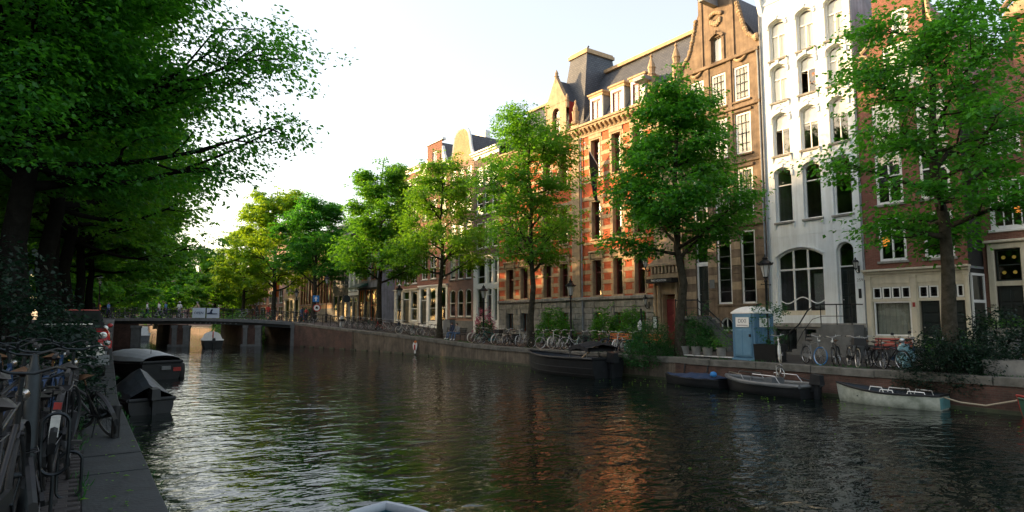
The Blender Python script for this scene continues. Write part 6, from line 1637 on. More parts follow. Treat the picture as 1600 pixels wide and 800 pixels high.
# 2 small boat under a blue cover
t, hb, zs, o = boat('rowing_boat', 'small low boat under a blue cover between two moored boats', (22.3, 18.3, WATER), R(92), 3.0, 1.2, .30, .15, BLK, NAVY, BLK, transom=.75, rim=.03)
mb = MB(); n = 12
BC = plain('blue_cover', (.012,.035,.085), .65, .2, 4, .2)
for i in range(n):
    for j in range(8):
        def q(i, j):
            s = i/n; x = -1.5+3.0*s; y = hb(s)*(1.04)*(-1+j/4); return (x, y, zs(s)+.05+.17*(1-(j/4-1)**2)*math.sin(PI*min(1, s*1.1+.05))+.02*math.sin(x*9+y*6))
        mb.quad(q(i, j), q(i+1, j), q(i+1, j+1), q(i, j+1))
mb.build('cover', BC, t, smooth=60)
mb = MB(); mb.ball((-1.2,.35,.55), (.14,.14,.12), 10, 6); mb.build('buoy', MT['tyre_blue'], t)
mb = MB(); mb.lathe([(.02,-.25), (.05,-.2), (.05,.15), (.02,.2)], (1.48,-.12,.1), 8); mb.build('fender', MT['white_trim'], t)
# 3 grey console boat with steel rails
t, hb, zs, o = boat('console_boat', 'dark grey motor boat with steel rails and steering wheel before the portable toilet', (22.15, 14.75, WATER), R(85), 3.7, 1.5, .40, .2, BLK, GRYH, GRYH, transom=.85, rim=.08, full=2.8)
mb = MB()
for s in (-1, 1):
    mb.tube([(1.6,s*.25,.58), (1.55,s*.3,.72), (.75,s*.55,.68), (.62,s*.58,.5)], .018, 6); mb.tube([(.25,s*.62,.48), (.15,s*.62,.74), (-.85,s*.62,.72), (-1.05,s*.64,.48)], .018, 6)
mb.build('rail', MT['chrome'], t)
mb = MB(); mb.box(-.5, -.15, -.35, .35, .1, .62); mb.build('console', GRYH, t)
mb = MB(); n = 16; mb.tube([(-.62+.08*math.sin(2*PI*i/n), .2*math.cos(2*PI*i/n), .82+.19*math.sin(2*PI*i/n)) for i in range(n)], .018, 5, closed=True)
for i in range(3): a = 2*PI*i/3; mb.tube([(-.62,0,.82), (-.62+.08*math.sin(a), .2*math.cos(a), .82+.19*math.sin(a))], .012, 4)
mb.tube([(-.62,0,.82), (-.45,0,.6)], .02, 6); mb.build('steering_wheel', MT['chrome'], t)
mb = MB(); mb.tube([(-.75,.4,.55), (-.75,.4,1.1), (-.9,.4,1.16), (-1.0,.38,1.1)], .016, 5); mb.build('stern_light', MT['chrome'], t)
outboard(t, -2.0, .5, BLK, 1.0)
# 4 old white rowing boat
t, hb, zs, o = boat('rowing_boat', 'weathered white wooden rowing boat with dark rim and bent rails', (22.4, 10.45, WATER), R(95), 3.15, 1.3, .42, .18, WHTH, NAVY, BLK, transom=.7, sheer=.5, rim=.035, full=2.2)
for x, s in ((-.95, .2), (-.06, .48), (.72, .73)): thwart(t, x, hb, s, .28, BLK)
mb = MB()
for (x0, x1, y) in ((.75, .3, -.36), (.2, -.5, -.46), (.15, -.3, .42), (-.6, -1.15, -.46), (-.65, -1.2, .38)):
    mb.tube([(x0,y,.38), (x0-.05,y,.53), (x1+.05,y,.52), (x1,y,.36)], .018, 5)
mb.build('bent_rail', MT['white_trim'], t)
mb = MB(); mb.box(-1.60, -1.58, -.42, .42, .05, .38); mb.build('transom_board', TEALP, t)
rp = MB(); rp.tube([(0,0,0), (.1,-.5,-.14), (.25,-1.1,-.18), (.4,-1.8,0.02), (.6,-2.6,.42), (.62,-2.68,.5)], .028, 5)
tag(rp.build('mooring_rope', ROPE, loc=(22.45, 8.95, WATER+.42), smooth=60), 'pale mooring rope from the white rowing boat to the quay wall', 'rope')
# 5 red and green canoes at the frame edge
for (lb, x, y, a, m) in (('red canoe tip at the frame edge beside the quay wall', 22.75, 5.0, 88, MT['bike_red']), ('green canoe tip at the frame edge, outside the red one', 21.9, 4.7, 88, MT['green_paint'])):
    boat('canoe', lb, (x, y, WATER), R(a), 4.0, .8, .36, .12, m, BLK, m, transom=.2, sheer=.7, rim=.03, full=1.9)
# 6 sloop with grey cover on the shaded bank
t, hb, zs, o = boat('covered_boat', 'black hulled sloop under a taut pale grey cover on the shaded bank', (3.05, 36.9, WATER), R(108), 5.6, 2.1, .75, .35, BLK, NAVY, BLK, transom=.85, sheer=.2, rim=.08, full=2.5, strakes=1)
CV = plain('grey_cover', (.40,.42,.44), .55, .12, 2, .1)
mb = MB(); n = 16
def q(i, j):
    s = i/n; x = -2.8+5.6*s; b = hb(s)*1.05+.02; u = -1+j/5
    return (x, b*u, zs(s)+.06+(.52*math.sin(PI*min(1, .12+s*.85))**.7)*(1-abs(u)**2.4) - (.1 if j in (0, 10) else 0) - .012*math.cos(i*PI*.8)*(1-u*u))
for i in range(n):
    for j in range(10): mb.quad(q(i, j), q(i+1, j), q(i+1, j+1), q(i, j+1))
mb.build('cover', CV, t, smooth=60)
mb = MB(); mb.box(-2.9, -2.83, -.35, .05, .45, .62); mb.build('stern_plate', GRYH, t)
mb = MB(); mb.box(-2.86, -2.83, -.85, -.5, .36, .54); mb.build('name_patch', MT['bike_red'], t)
mb = MB(); mb.lathe([(.03,-.42), (.13,-.34), (.15,0), (.13,.34), (.03,.42)], (-2.2,-1.2,.3), 10); mb.tube([(-2.2,-1.2,.7), (-2.2,-1.0,.85)], .012, 4); mb.build('fender', MT['rubber'], t, smooth=50)
mb = MB(); mb.tube([(-2.5,.4,1.2), (-2.5,.38,2.1)], .012, 4); mb.build('stay', MT['iron'], t)
# 7 tender under dark tarpaulin, with outboard
t, hb, zs, o = boat('tender', 'small tender under a dark blue-grey tent cover with outboard motor', (2.0, 23.6, WATER), R(100), 3.3, 1.4, .40, .18, BLK, NAVY, BLK, transom=.88, rim=.06, full=2.6)
mb = MB(); n = 12
TC = plain('tarpaulin', (.022,.028,.036), .5, .25, 3, .15)
def q(i, j):
    s = i/n; x = -1.6+3.1*s; b = hb(min(s, .97))*1.05+.05; u = -1+j/4
    rdg = .8*max(0, 1-(abs(s-.42)/.62)**1.3)-.05*math.sin(s*9)
    return (x, b*u, zs(s)+.03+rdg*(1-abs(u)**1.25) - (.10 if j in (0, 8) else 0) + .02*math.sin(x*11+u*5))
for i in range(n):
    for j in range(8): mb.quad(q(i, j), q(i+1, j), q(i+1, j+1), q(i, j+1))
mb.build('cover', TC, t, smooth=70)
outboard(t, -1.8, .45, BLK, .9)
# 8 launch passing under the bridge
t, hb, zs, o = boat('launch', 'white and black launch with red flag passing under the bridge', (12.6, 71.9, WATER), R(84), 5.2, 2.0, .7, .3, BLK, NAVY, MT['white_trim'], transom=.86, rim=.07)
mb = MB(); n = 10
def q(i, j):
    s = i/n; x = -.4+2.7*s; b = hb(.44+s*.5)*.98; u = -1+j/4; return (x, b*u, .72+.85*(1-u*u)**.45*(1-.55*s*s))
for i in range(n):
    for j in range(8): mb.quad(q(i, j), q(i+1, j), q(i+1, j+1), q(i, j+1))
mb.prism([q(0, j) for j in range(9)], (-.05, 0, 0)); mb.build('spray_hood', MT['white_trim'], t, smooth=50)
mb = MB(); mb.tube([(-2.5,.1,.7), (-2.75,.1,1.7)], .018, 5); mb.build('flag_staff', MT['wood'], t)
mb = MB()
for i in range(5): mb.quad((-2.7-.08*i,.1+.05*math.sin(i),1.65-.02*i), (-2.78-.08*i,.1+.05*math.sin(i+1),1.63-.02*i), (-2.7-.08*i,.1+.05*math.sin(i+1),1.1-.04*i), (-2.62-.08*i,.1+.05*math.sin(i),1.1-.04*i))
mb.build('flag', MT['red_cloth'], t)
thwart(t, -1.4, hb, .25, .55, MT['wood'], .5); outboard(t, -2.75, .55, BLK, 1.1)
# 9 bow of a pale boat right below the camera
t, hb, zs, o = boat('rowing_boat', 'pale grey boat with blue inside, only its end showing at the lower frame edge', (2.30, 5.42, WATER), R(63), 4.3, 1.6, .50, .2, GRYH, plain('blue_lining', (.012,.075,.10), .5, .2, 3), plain('pale_rim', (.30,.33,.36), .5, .15, 4), transom=.8, sheer=.1, full=5.5, rim=.06)
thwart(t, .3, hb, .55, .35, GRYH)
# 10 houseboat far under the left arch
for i, (x, y) in enumerate(((8.0, 99), (9.3, 112))):
    t, hb, zs, o = boat('cabin_boat', ('grey cabin boat moored beyond the bridge, nearer of two', 'white cabin boat moored beyond the bridge, farther of two')[i], (x, y, WATER), R(92), 8.5, 2.8, .7, .4, (GRYH, MT['white_trim'])[i], NAVY, MT['white_trim'], rim=.07)
    mb = MB(); mb.add([(-3,-1.1,.6), (2.0,-1.0,.6), (2.0,1.0,.6), (-3,1.1,.6), (-2.8,-.95,1.75), (1.2,-.85,1.75), (1.2,.85,1.75), (-2.8,.95,1.75)], [(0,1,5,4), (1,2,6,5), (2,3,7,6), (3,0,4,7), (4,5,6,7)]); cb_ = mb.build('cabin', MT['white_trim'], t)
    for k in range(3):
        mb = MB(); mb.box(-2.3+1.2*k, -1.5+1.2*k, -1.09, .0, 1.0, 1.5); mb.build('window', MT['tar'], cb_)

# ------------------------------------------------------------------ street lamps
def street_lamp(label, x, y, z, rz=0, H=3.9, s=1.0):
    t = thing('street_lamp', label, 'street lamp', (x, y, z), rz, 'old iron lamp posts')
    mb = MB(); mb.lathe([(.17,0), (.17,.25), (.12,.32), (.11,.75), (.14,.8), (.08,.9), (.06,1.1), (.05,H-.95), (.085,H-.9), (.05,H-.84), (.045,H-.75)], (0,0,0), 10)
    mb.tube([(-.32,0,H-1.05), (.32,0,H-1.05)], .018, 6); mb.ball((-.33,0,H-1.05), .03, 8, 5); mb.ball((.33,0,H-1.05), .03, 8, 5); mb.build('post', MT['iron'], t, smooth=40)
    mb = MB()
    for j in range(6):
        a = 2*PI*j/6+.2; b = a+2*PI/6
        mb.quad((.10*math.cos(a), .10*math.sin(a), H-.72), (.10*math.cos(b), .10*math.sin(b), H-.72), (.215*math.cos(b), .215*math.sin(b), H-.2), (.215*math.cos(a), .215*math.sin(a), H-.2))
    mb.build('lantern_glass', MT['lamp_glass'], t)
    mb = MB(); mb.lathe([(.30,H-.2), (.31,H-.15), (.2,H-.04), (.1,H+.04), (.13,H+.1), (.05,H+.16), (.0,H+.3)], (0,0,0), 12)
    mb.lathe([(.04,H-.8), (.11,H-.74), (.11,H-.71)], (0,0,0), 8)
    for j in range(6):
        a = 2*PI*j/6+.2; mb.tube([(.10*math.cos(a), .10*math.sin(a), H-.73), (.218*math.cos(a), .218*math.sin(a), H-.19)], .012, 4)
        b = 2*PI*j/12; mb.ball((.31*math.cos(a), .31*math.sin(a), H-.12), .035, 6, 4)
    mb.build('lantern_cap', MT['iron'], t, smooth=40)
    return t
street_lamp('iron lamp post behind the portable toilet before the white house', 24.9, 16.45, 0, H=4.3)
street_lamp('iron lamp post before the red building shrubs', 24.7, 29.3, 0, H=3.9)
street_lamp('iron lamp post near the seated couple and pink bush', 24.9, 39.3, .1)
street_lamp('iron lamp post before the white posted brick house', 24.4, 52.5, .65)
street_lamp('iron lamp post with pale lantern at the bridge street', 23.6, 69.5, 1.4, H=5.0)
street_lamp('iron lamp post beyond the bridge near the cream porch', 24.0, 82, 1.4)
street_lamp('dark lamp post at the shaded bridge end', 2.8, 75.5, 1.75, H=4.2)

# ------------------------------------------------------------------ portable toilet
t = thing('portable_toilet', 'blue portable toilet with white domed roof on the quay', 'toilet', (24.75, 17.05, 0), R(-97))
TB_ = plain('toilet_blue', (.10,.22,.32), .45, .12, 2.5, .1); TB2 = plain('toilet_blue_dark', (.07,.17,.27), .45, .15, 2.5)
mb = MB(); mb.box(-.58, .58, -.58, .58, .08, 2.05)
for x in (-.58, .5): mb.box(x-.02, x+.1, -.61, -.5, .08, 2.08)
for k in range(4): mb.box(.585, .6, -.45+.27*k, -.3+.27*k, .3, 1.5)
mb.build('cabin', TB2, t)
mb = MB(); mb.bbox(-.46, .46, -.64, -.59, .14, 1.98, .02); mb.bbox(-.42, -.03, -.665, -.63, .2, 1.3, .02); mb.bbox(.03, .42, -.665, -.63, .2, 1.3, .02); dr = mb.build('door', TB_, t)
mb = MB(); mb.box(.36, .43, -.70, -.64, 1.0, 1.12); mb.build('handle', MT['iron'], dr)
mb = MB(); mb.box(-.36, .36, -.672, -.662, 1.42, 1.84); sg = mb.build('sign', MT['white_trim'], dr)
text(sg, 'DIXI', .24, (0, -.674, 1.60), MT['bike_grey']); 
mb = MB(); mb.box(-.30, .30, -.6745, -.6735, 1.48, 1.51); mb.build('print_line', MT['bike_grey'], sg)
mb = MB(); mb.box(.6, .61, -.3, .3, 1.42, 1.80); mb.build('side_sign', MT['white_trim'], t)
mb = MB(); n = 10
for i in range(n):
    for j in range(n):
        f = lambda u, v: (-.64+1.28*u, -.66+1.3*v, 2.06+.26*(1-(2*u-1)**2)**.5*(1-(2*v-1)**4)**.5)
        mb.quad(f(i/n, j/n), f((i+1)/n, j/n), f((i+1)/n, (j+1)/n), f(i/n, (j+1)/n))
mb.box(-.64, .64, -.66, .64, 2.0, 2.06); mb.build('roof', MT['white_trim'], t, smooth=50)
mb = MB(); mb.tube([(.2,.1,2.2), (.2,.1,2.42)], .06, 8); mb.build('vent_pipe', MT['iron'], t)
mb = MB(); mb.box(-.62, .62, -.68, .62, 0, .08); mb.build('skid', TB_, t)

# ------------------------------------------------------------------ planters and pots
def pot(label, x, y, z, r, hgt, m, n=40, lm='leaf_bush', ph=.5, seed=1, group=None, square=False, ly=None, ls=.07):
    t = thing('planter' if square else 'flower_pot', label, 'planter' if square else 'pot', (x, y, z), 0, group)
    mb = MB(); ly = ly or r
    if square:
        e = .05
        mb.add([(-r*.92,-ly*.96,0), (r*.92,-ly*.96,0), (r*.92,ly*.96,0), (-r*.92,ly*.96,0), (-r,-ly,hgt), (r,-ly,hgt), (r,ly,hgt), (-r,ly,hgt), (-r+e,-ly+e,hgt), (r-e,-ly+e,hgt), (r-e,ly-e,hgt), (-r+e,ly-e,hgt), (-r+e,-ly+e,hgt-.08), (r-e,-ly+e,hgt-.08), (r-e,ly-e,hgt-.08), (-r+e,ly-e,hgt-.08)],
               [(0,3,2,1), (0,1,5,4), (1,2,6,5), (2,3,7,6), (3,0,4,7), (4,5,9,8), (5,6,10,9), (6,7,11,10), (7,4,8,11), (8,9,13,12), (9,10,14,13), (10,11,15,14), (11,8,12,15), (12,13,14,15)])
    else: mb.lathe([(r*.75,0), (r,hgt), (r*1.04,hgt), (r*.9,hgt-.01), (r*.88,hgt-.06), (0,hgt-.06)], (0,0,0), 14)
    mb.build('box' if square else 'vessel', m, t, smooth=40)
    rng = np.random.default_rng(seed); Cc, Dd = [], []
    for k in range(n):
        a = rng.uniform(0, 6.3); rr = math.sqrt(rng.uniform(0, 1)); u = rng.uniform(0, 1)
        Cc.append((r*1.15*rr*math.cos(a)*(1+.5*u), ly*1.15*rr*math.sin(a)*(1+.3*u), hgt-.05+ph*u)); Dd.append((math.cos(a), math.sin(a), .6))
    P, A, N = sprays(np.array(Cc), np.array(Dd), 14, rng, .22, .08, .06, .2)
    link('plant', leaf_mesh('plant', P, A, N, ls, .55, rng, MT[lm]), t)
    return t
PG = 'grey pots on the white rail'
CP = plain('pot_concrete', (.20,.20,.185), .8, .25, 4, .3)
for i, (y, lb, ph) in enumerate(((20.55, 'leftmost of four grey pots on the white rail, tallest plant', 1.1), (19.85, 'second grey pot on the white rail with bushy plant', .8), (19.2, 'third grey pot on the white rail with low herbs', .5), (18.45, 'fourth grey pot, next to the portable toilet', .85))):
    pot(lb, 24.35, y, .09, .24, .4, CP, 44, 'leaf_bush' if i < 3 else 'leaf_bright', ph, 70+i, PG)
rl = thing('plant_rail', 'low white rail under the row of grey pots', 'rail', (24.3, 17.9, 0))
mb = MB(); mb.box(-.1, .3, -.1, 3.1, .055, .085); mb.build('board', MT['white_trim'], rl)
for y in (0, 1.4, 2.9):
    mb = MB(); mb.box(-.05, .25, y-.04, y+.04, 0, .055); mb.build('foot', MT['iron'], rl)
pot('black planter box with tall flowering shrub right of the portable toilet', 24.25, 15.95, 0, .42, .72, MT['iron'], 70, 'leaf_bush', 1.7, 75, None, True, .5, .085)
pot('concrete planter box with white blooms near the frame edge', 23.95, 7.55, 0, .4, .5, CP, 70, 'leaf_dark', .9, 76, 'concrete planters', True, .62)
pot('concrete planter box cut by the frame edge', 23.95, 6.15, 0, .4, .5, CP, 60, 'leaf_dark', .8, 77, 'concrete planters', True, .62)
pot('pale trough with bright green herbs on the railing by the last door', 31.0, 9.9, 1.0, .28, .42, CP, 50, 'leaf_bright', .35, 78, None, True, .5)
mb = MB(); mb.box(-.25, .25, -.45, .45, 0, 1.0); tag(mb.build('pedestal', MT['blue_stone'], loc=(31.0, 9.9, 0)), 'dark stone pedestal under the pale herb trough', 'pedestal')
pot('pot of white flowers at the white fronted brick house', 29.4, 46.7, .5, .3, .5, MT['iron'], 30, 'blossom', .5, 79)
# ------------------------------------------------------------------ bench, scooter, signs and other street things
def bench(label, x, y, z, rz, m, L=1.7):
    t = thing('bench', label, 'bench', (x, y, z), rz)
    for k in range(4): mb = MB(); mb.box(-L/2, L/2, -.2+.11*k, -.11+.11*k, .42, .455); mb.build('seat_slat', m, t)
    for k in range(3): mb = MB(); mb.box(-L/2, L/2, .25+.02*k, .275+.02*k, .55+.13*k, .65+.13*k); mb.build('back_slat', m, t)
    for x_ in (-L/2+.15, L/2-.15):
        mb = MB(); mb.tube([(x_,-.2,0), (x_,-.18,.42)], .025, 6); mb.tube([(x_,.2,0), (x_,.22,.45), (x_,.32,.92)], .025, 6); mb.tube([(x_,-.2,.41), (x_,.24,.41)], .02, 6); mb.build('leg', MT['iron'], t)
    return t
bench('orange wooden bench behind the bicycles before the red building', 27.2, 27.9, 0, R(-90), MT['orange_wood'], 2.0)
bench('second orange wooden bench, smaller, before the red building', 27.2, 25.4, 0, R(-90), MT['orange_wood'], 1.5)
bench('dark bench by the water with the seated couple', 23.95, 42.0, gr(42), R(-90), MT['tar'], 3.0)
bench('red slatted bench under the shopfront curtain window', 30.2, 13.9, 0, R(-90), plain('red_bench', (.42,.09,.07), .6, .15, 5), 1.6)
# scooter
t = thing('scooter', 'pale blue classic motor scooter among the bicycles', 'scooter', (24.25, 10.62, 0), R(203), rot=(R(7), 0, R(203)))
SB = plain('scooter_blue', (.17,.36,.42), .3, .08, 4, coat=.5)
def swheel(cx):
    w_ = MB(); n = 20; w_.lathe([(.10,-.05), (.16,-.05), (.17,0), (.16,.05), (.10,.05)], (0,0,0), n); w_.xform(Matrix.Rotation(R(90), 4, 'X'))
    o_ = w_.build('wheel', MT['bike_white'], t, smooth=40, loc=(cx, 0, .22))
    y_ = MB(); y_.tube([(.185*math.cos(2*PI*i/n), 0, .185*math.sin(2*PI*i/n)) for i in range(n)], .038, 7, closed=True); y_.build('tyre', MT['rubber'], o_, smooth=60)
swheel(.62); swheel(-.55)
mb = MB(); n = 10
def sh(i, j):
    u = i/n; v = -1+j/4
    return (.34+.16*u*(1-v*v)*.6-.10*u+.05, .27*v*(1-.55*u**3), .28+.62*u)
for i in range(n):
    for j in range(8): mb.quad(sh(i, j), sh(i+1, j), sh(i+1, j+1), sh(i, j+1)); 
mb.add([(v[0]-.03, v[1], v[2]) for v in mb.v], [f[::-1] for f in mb.f]); mb.build('leg_shield', SB, t, smooth=60)
mb = MB(); mb.box(-.25, .36, -.2, .2, .24, .29); mb.build('footboard', SB, t)
mb = MB(); mb.ball((-.5,0,.48), (.42,.2,.26), 14, 8); mb.ball((-.5,-.2,.42), (.3,.13,.19), 12, 7); mb.ball((-.5,.2,.42), (.3,.13,.19), 12, 7); mb.build('rear_body', SB, t, smooth=60)
mb = MB()
for i in range(8):
    a0, a1 = R(-20)+R(200)*i/8, R(-20)+R(200)*(i+1)/8
    for (y0, y1, k0, k1) in ((-.13,-.08,.85,1), (-.08,.08,1,1), (.08,.13,1,.85)):
        g = lambda a, k: (.62+.29*k*math.cos(a), .24+.29*k*math.sin(a)); p0, p1, p2, p3 = g(a0,k0), g(a1,k0), g(a1,k1), g(a0,k1)
        mb.quad((p0[0],y0,p0[1]), (p1[0],y0,p1[1]), (p2[0],y1,p2[1]), (p3[0],y1,p3[1]))
mb.build('front_mudguard', SB, t, smooth=60)
mb = MB(); mb.add([(-.72,-.13,.74), (-.1,-.11,.72), (-.1,.11,.72), (-.72,.13,.74), (-.7,-.1,.82), (-.14,-.07,.8), (-.14,.07,.8), (-.7,.1,.82)], [(4,5,6,7), (0,1,5,4), (1,2,6,5), (2,3,7,6), (3,0,4,7)]); mb.build('seat', MT['leather'], t)
mb = MB(); mb.tube([(.42,0,.85), (.36,0,1.02)], .05, 8); mb.ball((.38,0,1.03), (.13,.09,.09), 10, 6); hs = mb.build('headset', SB, t, smooth=60)
mb = MB(); mb.tube([(.25,-.36,1.04), (.34,-.15,1.05), (.36,0,1.05), (.34,.15,1.05), (.25,.36,1.04)], .018, 6); mb.build('handlebar', MT['iron'], t)
mb = MB(); mb.lathe([(.0,0), (.07,0), (.075,.03), (.0,.05)], (0,0,0), 12); mb.xform(Matrix.Translation((.50,0,1.03)) @ Matrix.Rotation(R(90), 4, 'Y')); mb.build('headlight', MT['chrome'], t, smooth=50)
for s in (-1, 1):
    mb = MB(); mb.tube([(.33,s*.18,1.06), (.3,s*.25,1.25)], .007, 5); mb.ball((.3,s*.26,1.28), (.02,.06,.05), 8, 5); mb.build('mirror', MT['iron'], t)
mb = MB(); mb.tube([(.50,.07,.55), (.56,.09,.35), (.62,.09,.22)], .025, 6); mb.build('fork', MT['bike_white'], t)
# road signs at the bridge
def sign(label, x, y, z, rz, H, kind):
    t = thing('road_sign', label, 'road sign', (x, y, z), rz)
    mb = MB(); mb.tube([(0,.03,0), (0,.03,H)], .035, 6); mb.build('post', MT['steel'], t)
    if kind == 'blue':
        mb = MB(); mb.box(-.36, .36, -.03, .0, H-.75, H); pl = mb.build('plate', MT['tyre_blue'], t)
        mb = MB(); mb.prism([(-.07,-.035,H-.65), (.07,-.035,H-.65), (.07,-.035,H-.35), (.2,-.035,H-.35), (0,-.035,H-.1), (-.2,-.035,H-.35), (-.07,-.035,H-.35)], (0, .006, 0)); mb.build('arrow', MT['white_trim'], pl)
    else:
        mb = MB(); mb.lathe([(0,0), (.42,0), (.42,.03), (0,.03)], (0,0,0), 24); mb.xform(Matrix.Translation((0,0,H-.4)) @ Matrix.Rotation(R(90), 4, 'X')); pl = mb.build('plate', MT['red_cloth'], t)
        mb = MB(); mb.lathe([(0,0), (.31,0), (.31,.006), (0,.006)], (0,0,0), 24); mb.xform(Matrix.Translation((0,-.03,H-.4)) @ Matrix.Rotation(R(90), 4, 'X')); mb.build('face', MT['white_trim'], pl)
        mb = MB(); mb.box(-.14, .14, -.042, -.036, H-.5, H-.36); mb.box(-.1, .08, -.042, -.036, H-.36, H-.26); mb.build('pictogram', MT['iron'], pl)
sign('blue square one-way sign with white arrow at the bridge end', 23.9, 74.0, 1.4, R(-34.9+14), 3.1, 'blue')
sign('round red rimmed prohibition sign under the trees at the bridge end', 22.6, 69.6, 1.4, R(-34.9+14), 2.0, 'round')
sn = thing('road_sign', 'grey back of a sign on a pole near the corner cafe', 'road sign', (23.3, 62.5, 1.1), R(-20))
mb = MB(); mb.tube([(0,.03,0), (0,.03,3.0)], .035, 6); mb.build('post', MT['steel'], sn)
mb = MB(); mb.lathe([(0,0), (.38,0), (.38,.03), (0,.03)], (0,0,0), 16); mb.xform(Matrix.Translation((0,0,2.7)) @ Matrix.Rotation(R(90), 4, 'X')); mb.build('plate', MT['steel'], sn)
# vertical banner flag far off
bf = thing('street_banner', 'red and yellow banner hanging from a house beyond the bridge', 'banner', (29.3, 112, 6.5), R(-20))
mb = MB(); mb.tube([(0,.04,2.5), (1.7,.04,2.5)], .03, 5); mb.build('pole', MT['iron'], bf)
for k, m in enumerate(('black_cloth', 'red_cloth', 'orange_cloth')):
    mb = MB(); n = 6
    for i in range(n):
        f = lambda q: .06*math.sin(q*1.6+k)
        mb.quad((-.5+.33*k, f(i), -1+3.5*i/n), (-.5+.33*(k+1), f(i+.6), -1+3.5*i/n), (-.5+.33*(k+1), f(i+1.6), -1+3.5*(i+1)/n), (-.5+.33*k, f(i+1), -1+3.5*(i+1)/n))
    mb.build('stripe', MT[m], bf)
# black ladder, white winged ornament, bin, cabinet, bollard, post with bag
ld = thing('quay_ladder', 'thin black ladder on the quay wall near the bridge', 'ladder', (qr(56.6)-.1, 56.6, 0), 0)
for s in (-.16, .16): mb = MB(); mb.tube([(0,s,-1.3), (0,s,gr(56.6)-.05)], .02, 5); mb.build('rail', MT['iron'], ld)
for k in range(7): mb = MB(); mb.tube([(0,-.16,-1.0+.27*k), (0,.16,-1.0+.27*k)], .014, 5); mb.build('rung', MT['iron'], ld)
wo = thing('wall_ornament', 'white winged ornament with orange top fixed low on the quay wall', 'ornament', (qr(46.0)-.05, 46.0, -.35), -PI/2)
for s in (-1, 1):
    mb = MB(); mb.prism([(s*.03,-.02,-.25), (s*.14,-.05,-.32), (s*.3,-.06,-.15), (s*.36,-.06,.1), (s*.28,-.05,.28), (s*.12,-.03,.26), (s*.03,-.02,.1)][::s], (0, .05, 0)); mb.build('wing', MT['white_trim'], wo)
mb = MB(); mb.prism([(-.13,-.03,.22), (.13,-.03,.22), (.2,-.03,.36), (0,-.03,.44), (-.2,-.03,.36)], (0, .05, 0)); mb.build('crest', MT['orange_cloth'], wo)
mb = MB(); mb.box(-.07, .07, -.09, -.02, -.28, .12); mb.build('body', MT['red_cloth'], wo)
mb = MB(); mb.box(-.1, .1, -.06, 0, -.56, -.33); mb.build('tail', MT['white_trim'], wo)
t = thing('utility_cabinet', 'dark grey street cabinet behind the bicycles near the thin elm', 'cabinet', (26.0, 46.3, .35), -PI/2)
mb = MB(); mb.bbox(-.6, .6, -.25, .25, 0, 1.35, .02); mb.build('housing', plain('cabinet_grey', (.10,.12,.14), .5, .15, 3), t)
mb = MB(); mb.box(-.65, .65, -.3, .3, 1.35, 1.4); mb.build('lid', MT['steel'], t)
t = thing('sign_post', 'dark post with white bag hanging on it near the red building entrance', 'post', (24.6, 23.55, 0))
mb = MB(); mb.tube([(0,0,0), (0,0,2.3)], .05, 8); mb.build('post', MT['iron'], t)
mb = MB(); mb.tube([(-.10,0,1.2), (-.12,0,1.38), (-.10,0,1.58), (-.06,0,1.7)], [.06,.11,.09,.02], 8); mb.build('bag', MT['white_cloth'], t, smooth=60)
t = thing('litter_bin', 'white and black litter bin on the quay near the bridge', 'bin', (22.3, 61.0, 1.0))
mb = MB(); mb.lathe([(.2,0), (.24,.9), (.2,1.0), (0,1.05)], (0,0,0), 12); mb.build('drum', MT['white_trim'], t, smooth=40)
mb = MB(); mb.lathe([(.25,.55), (.26,.75), (.25,.78)], (0,0,0), 12); mb.build('collar', MT['iron'], t)
for i, y in enumerate((19.4, 18.75)):
    rp = MB(); rp.tube([(0,0,0), (-.35,.02,.02), (-.55,.04,-.2), (-.62,.06,-.75)], .03, 6)
    tag(rp.build('mooring_rope', MT['iron'], loc=(23.6, y-.6*i, .04), smooth=60), ('black mooring rope over the quay edge, left of the pair below the pots', 'black mooring rope over the quay edge, right of the pair below the pots')[i], 'rope')
# quay rail near the bridge on the sunny bank
qrl = thing('quay_railing', 'iron railing on the rising quay from the litter bin to the bridge', 'railing', (0, 0, 0))
for k in range(7):
    y = 58.5+k*1.6; mb = MB(); mb.tube([(qr(y)+.3, y, gr(y)), (qr(y)+.3, y, gr(y)+1.05)], .03, 6); mb.build('railing_post', MT['iron'], qrl)
for hgt in (1.03, .55):
    mb = MB(); mb.tube([(qr(58.5+k*1.6)+.3, 58.5+k*1.6, gr(58.5+k*1.6)+hgt) for k in range(7)], .02, 5); mb.build('rail', MT['iron'], qrl)

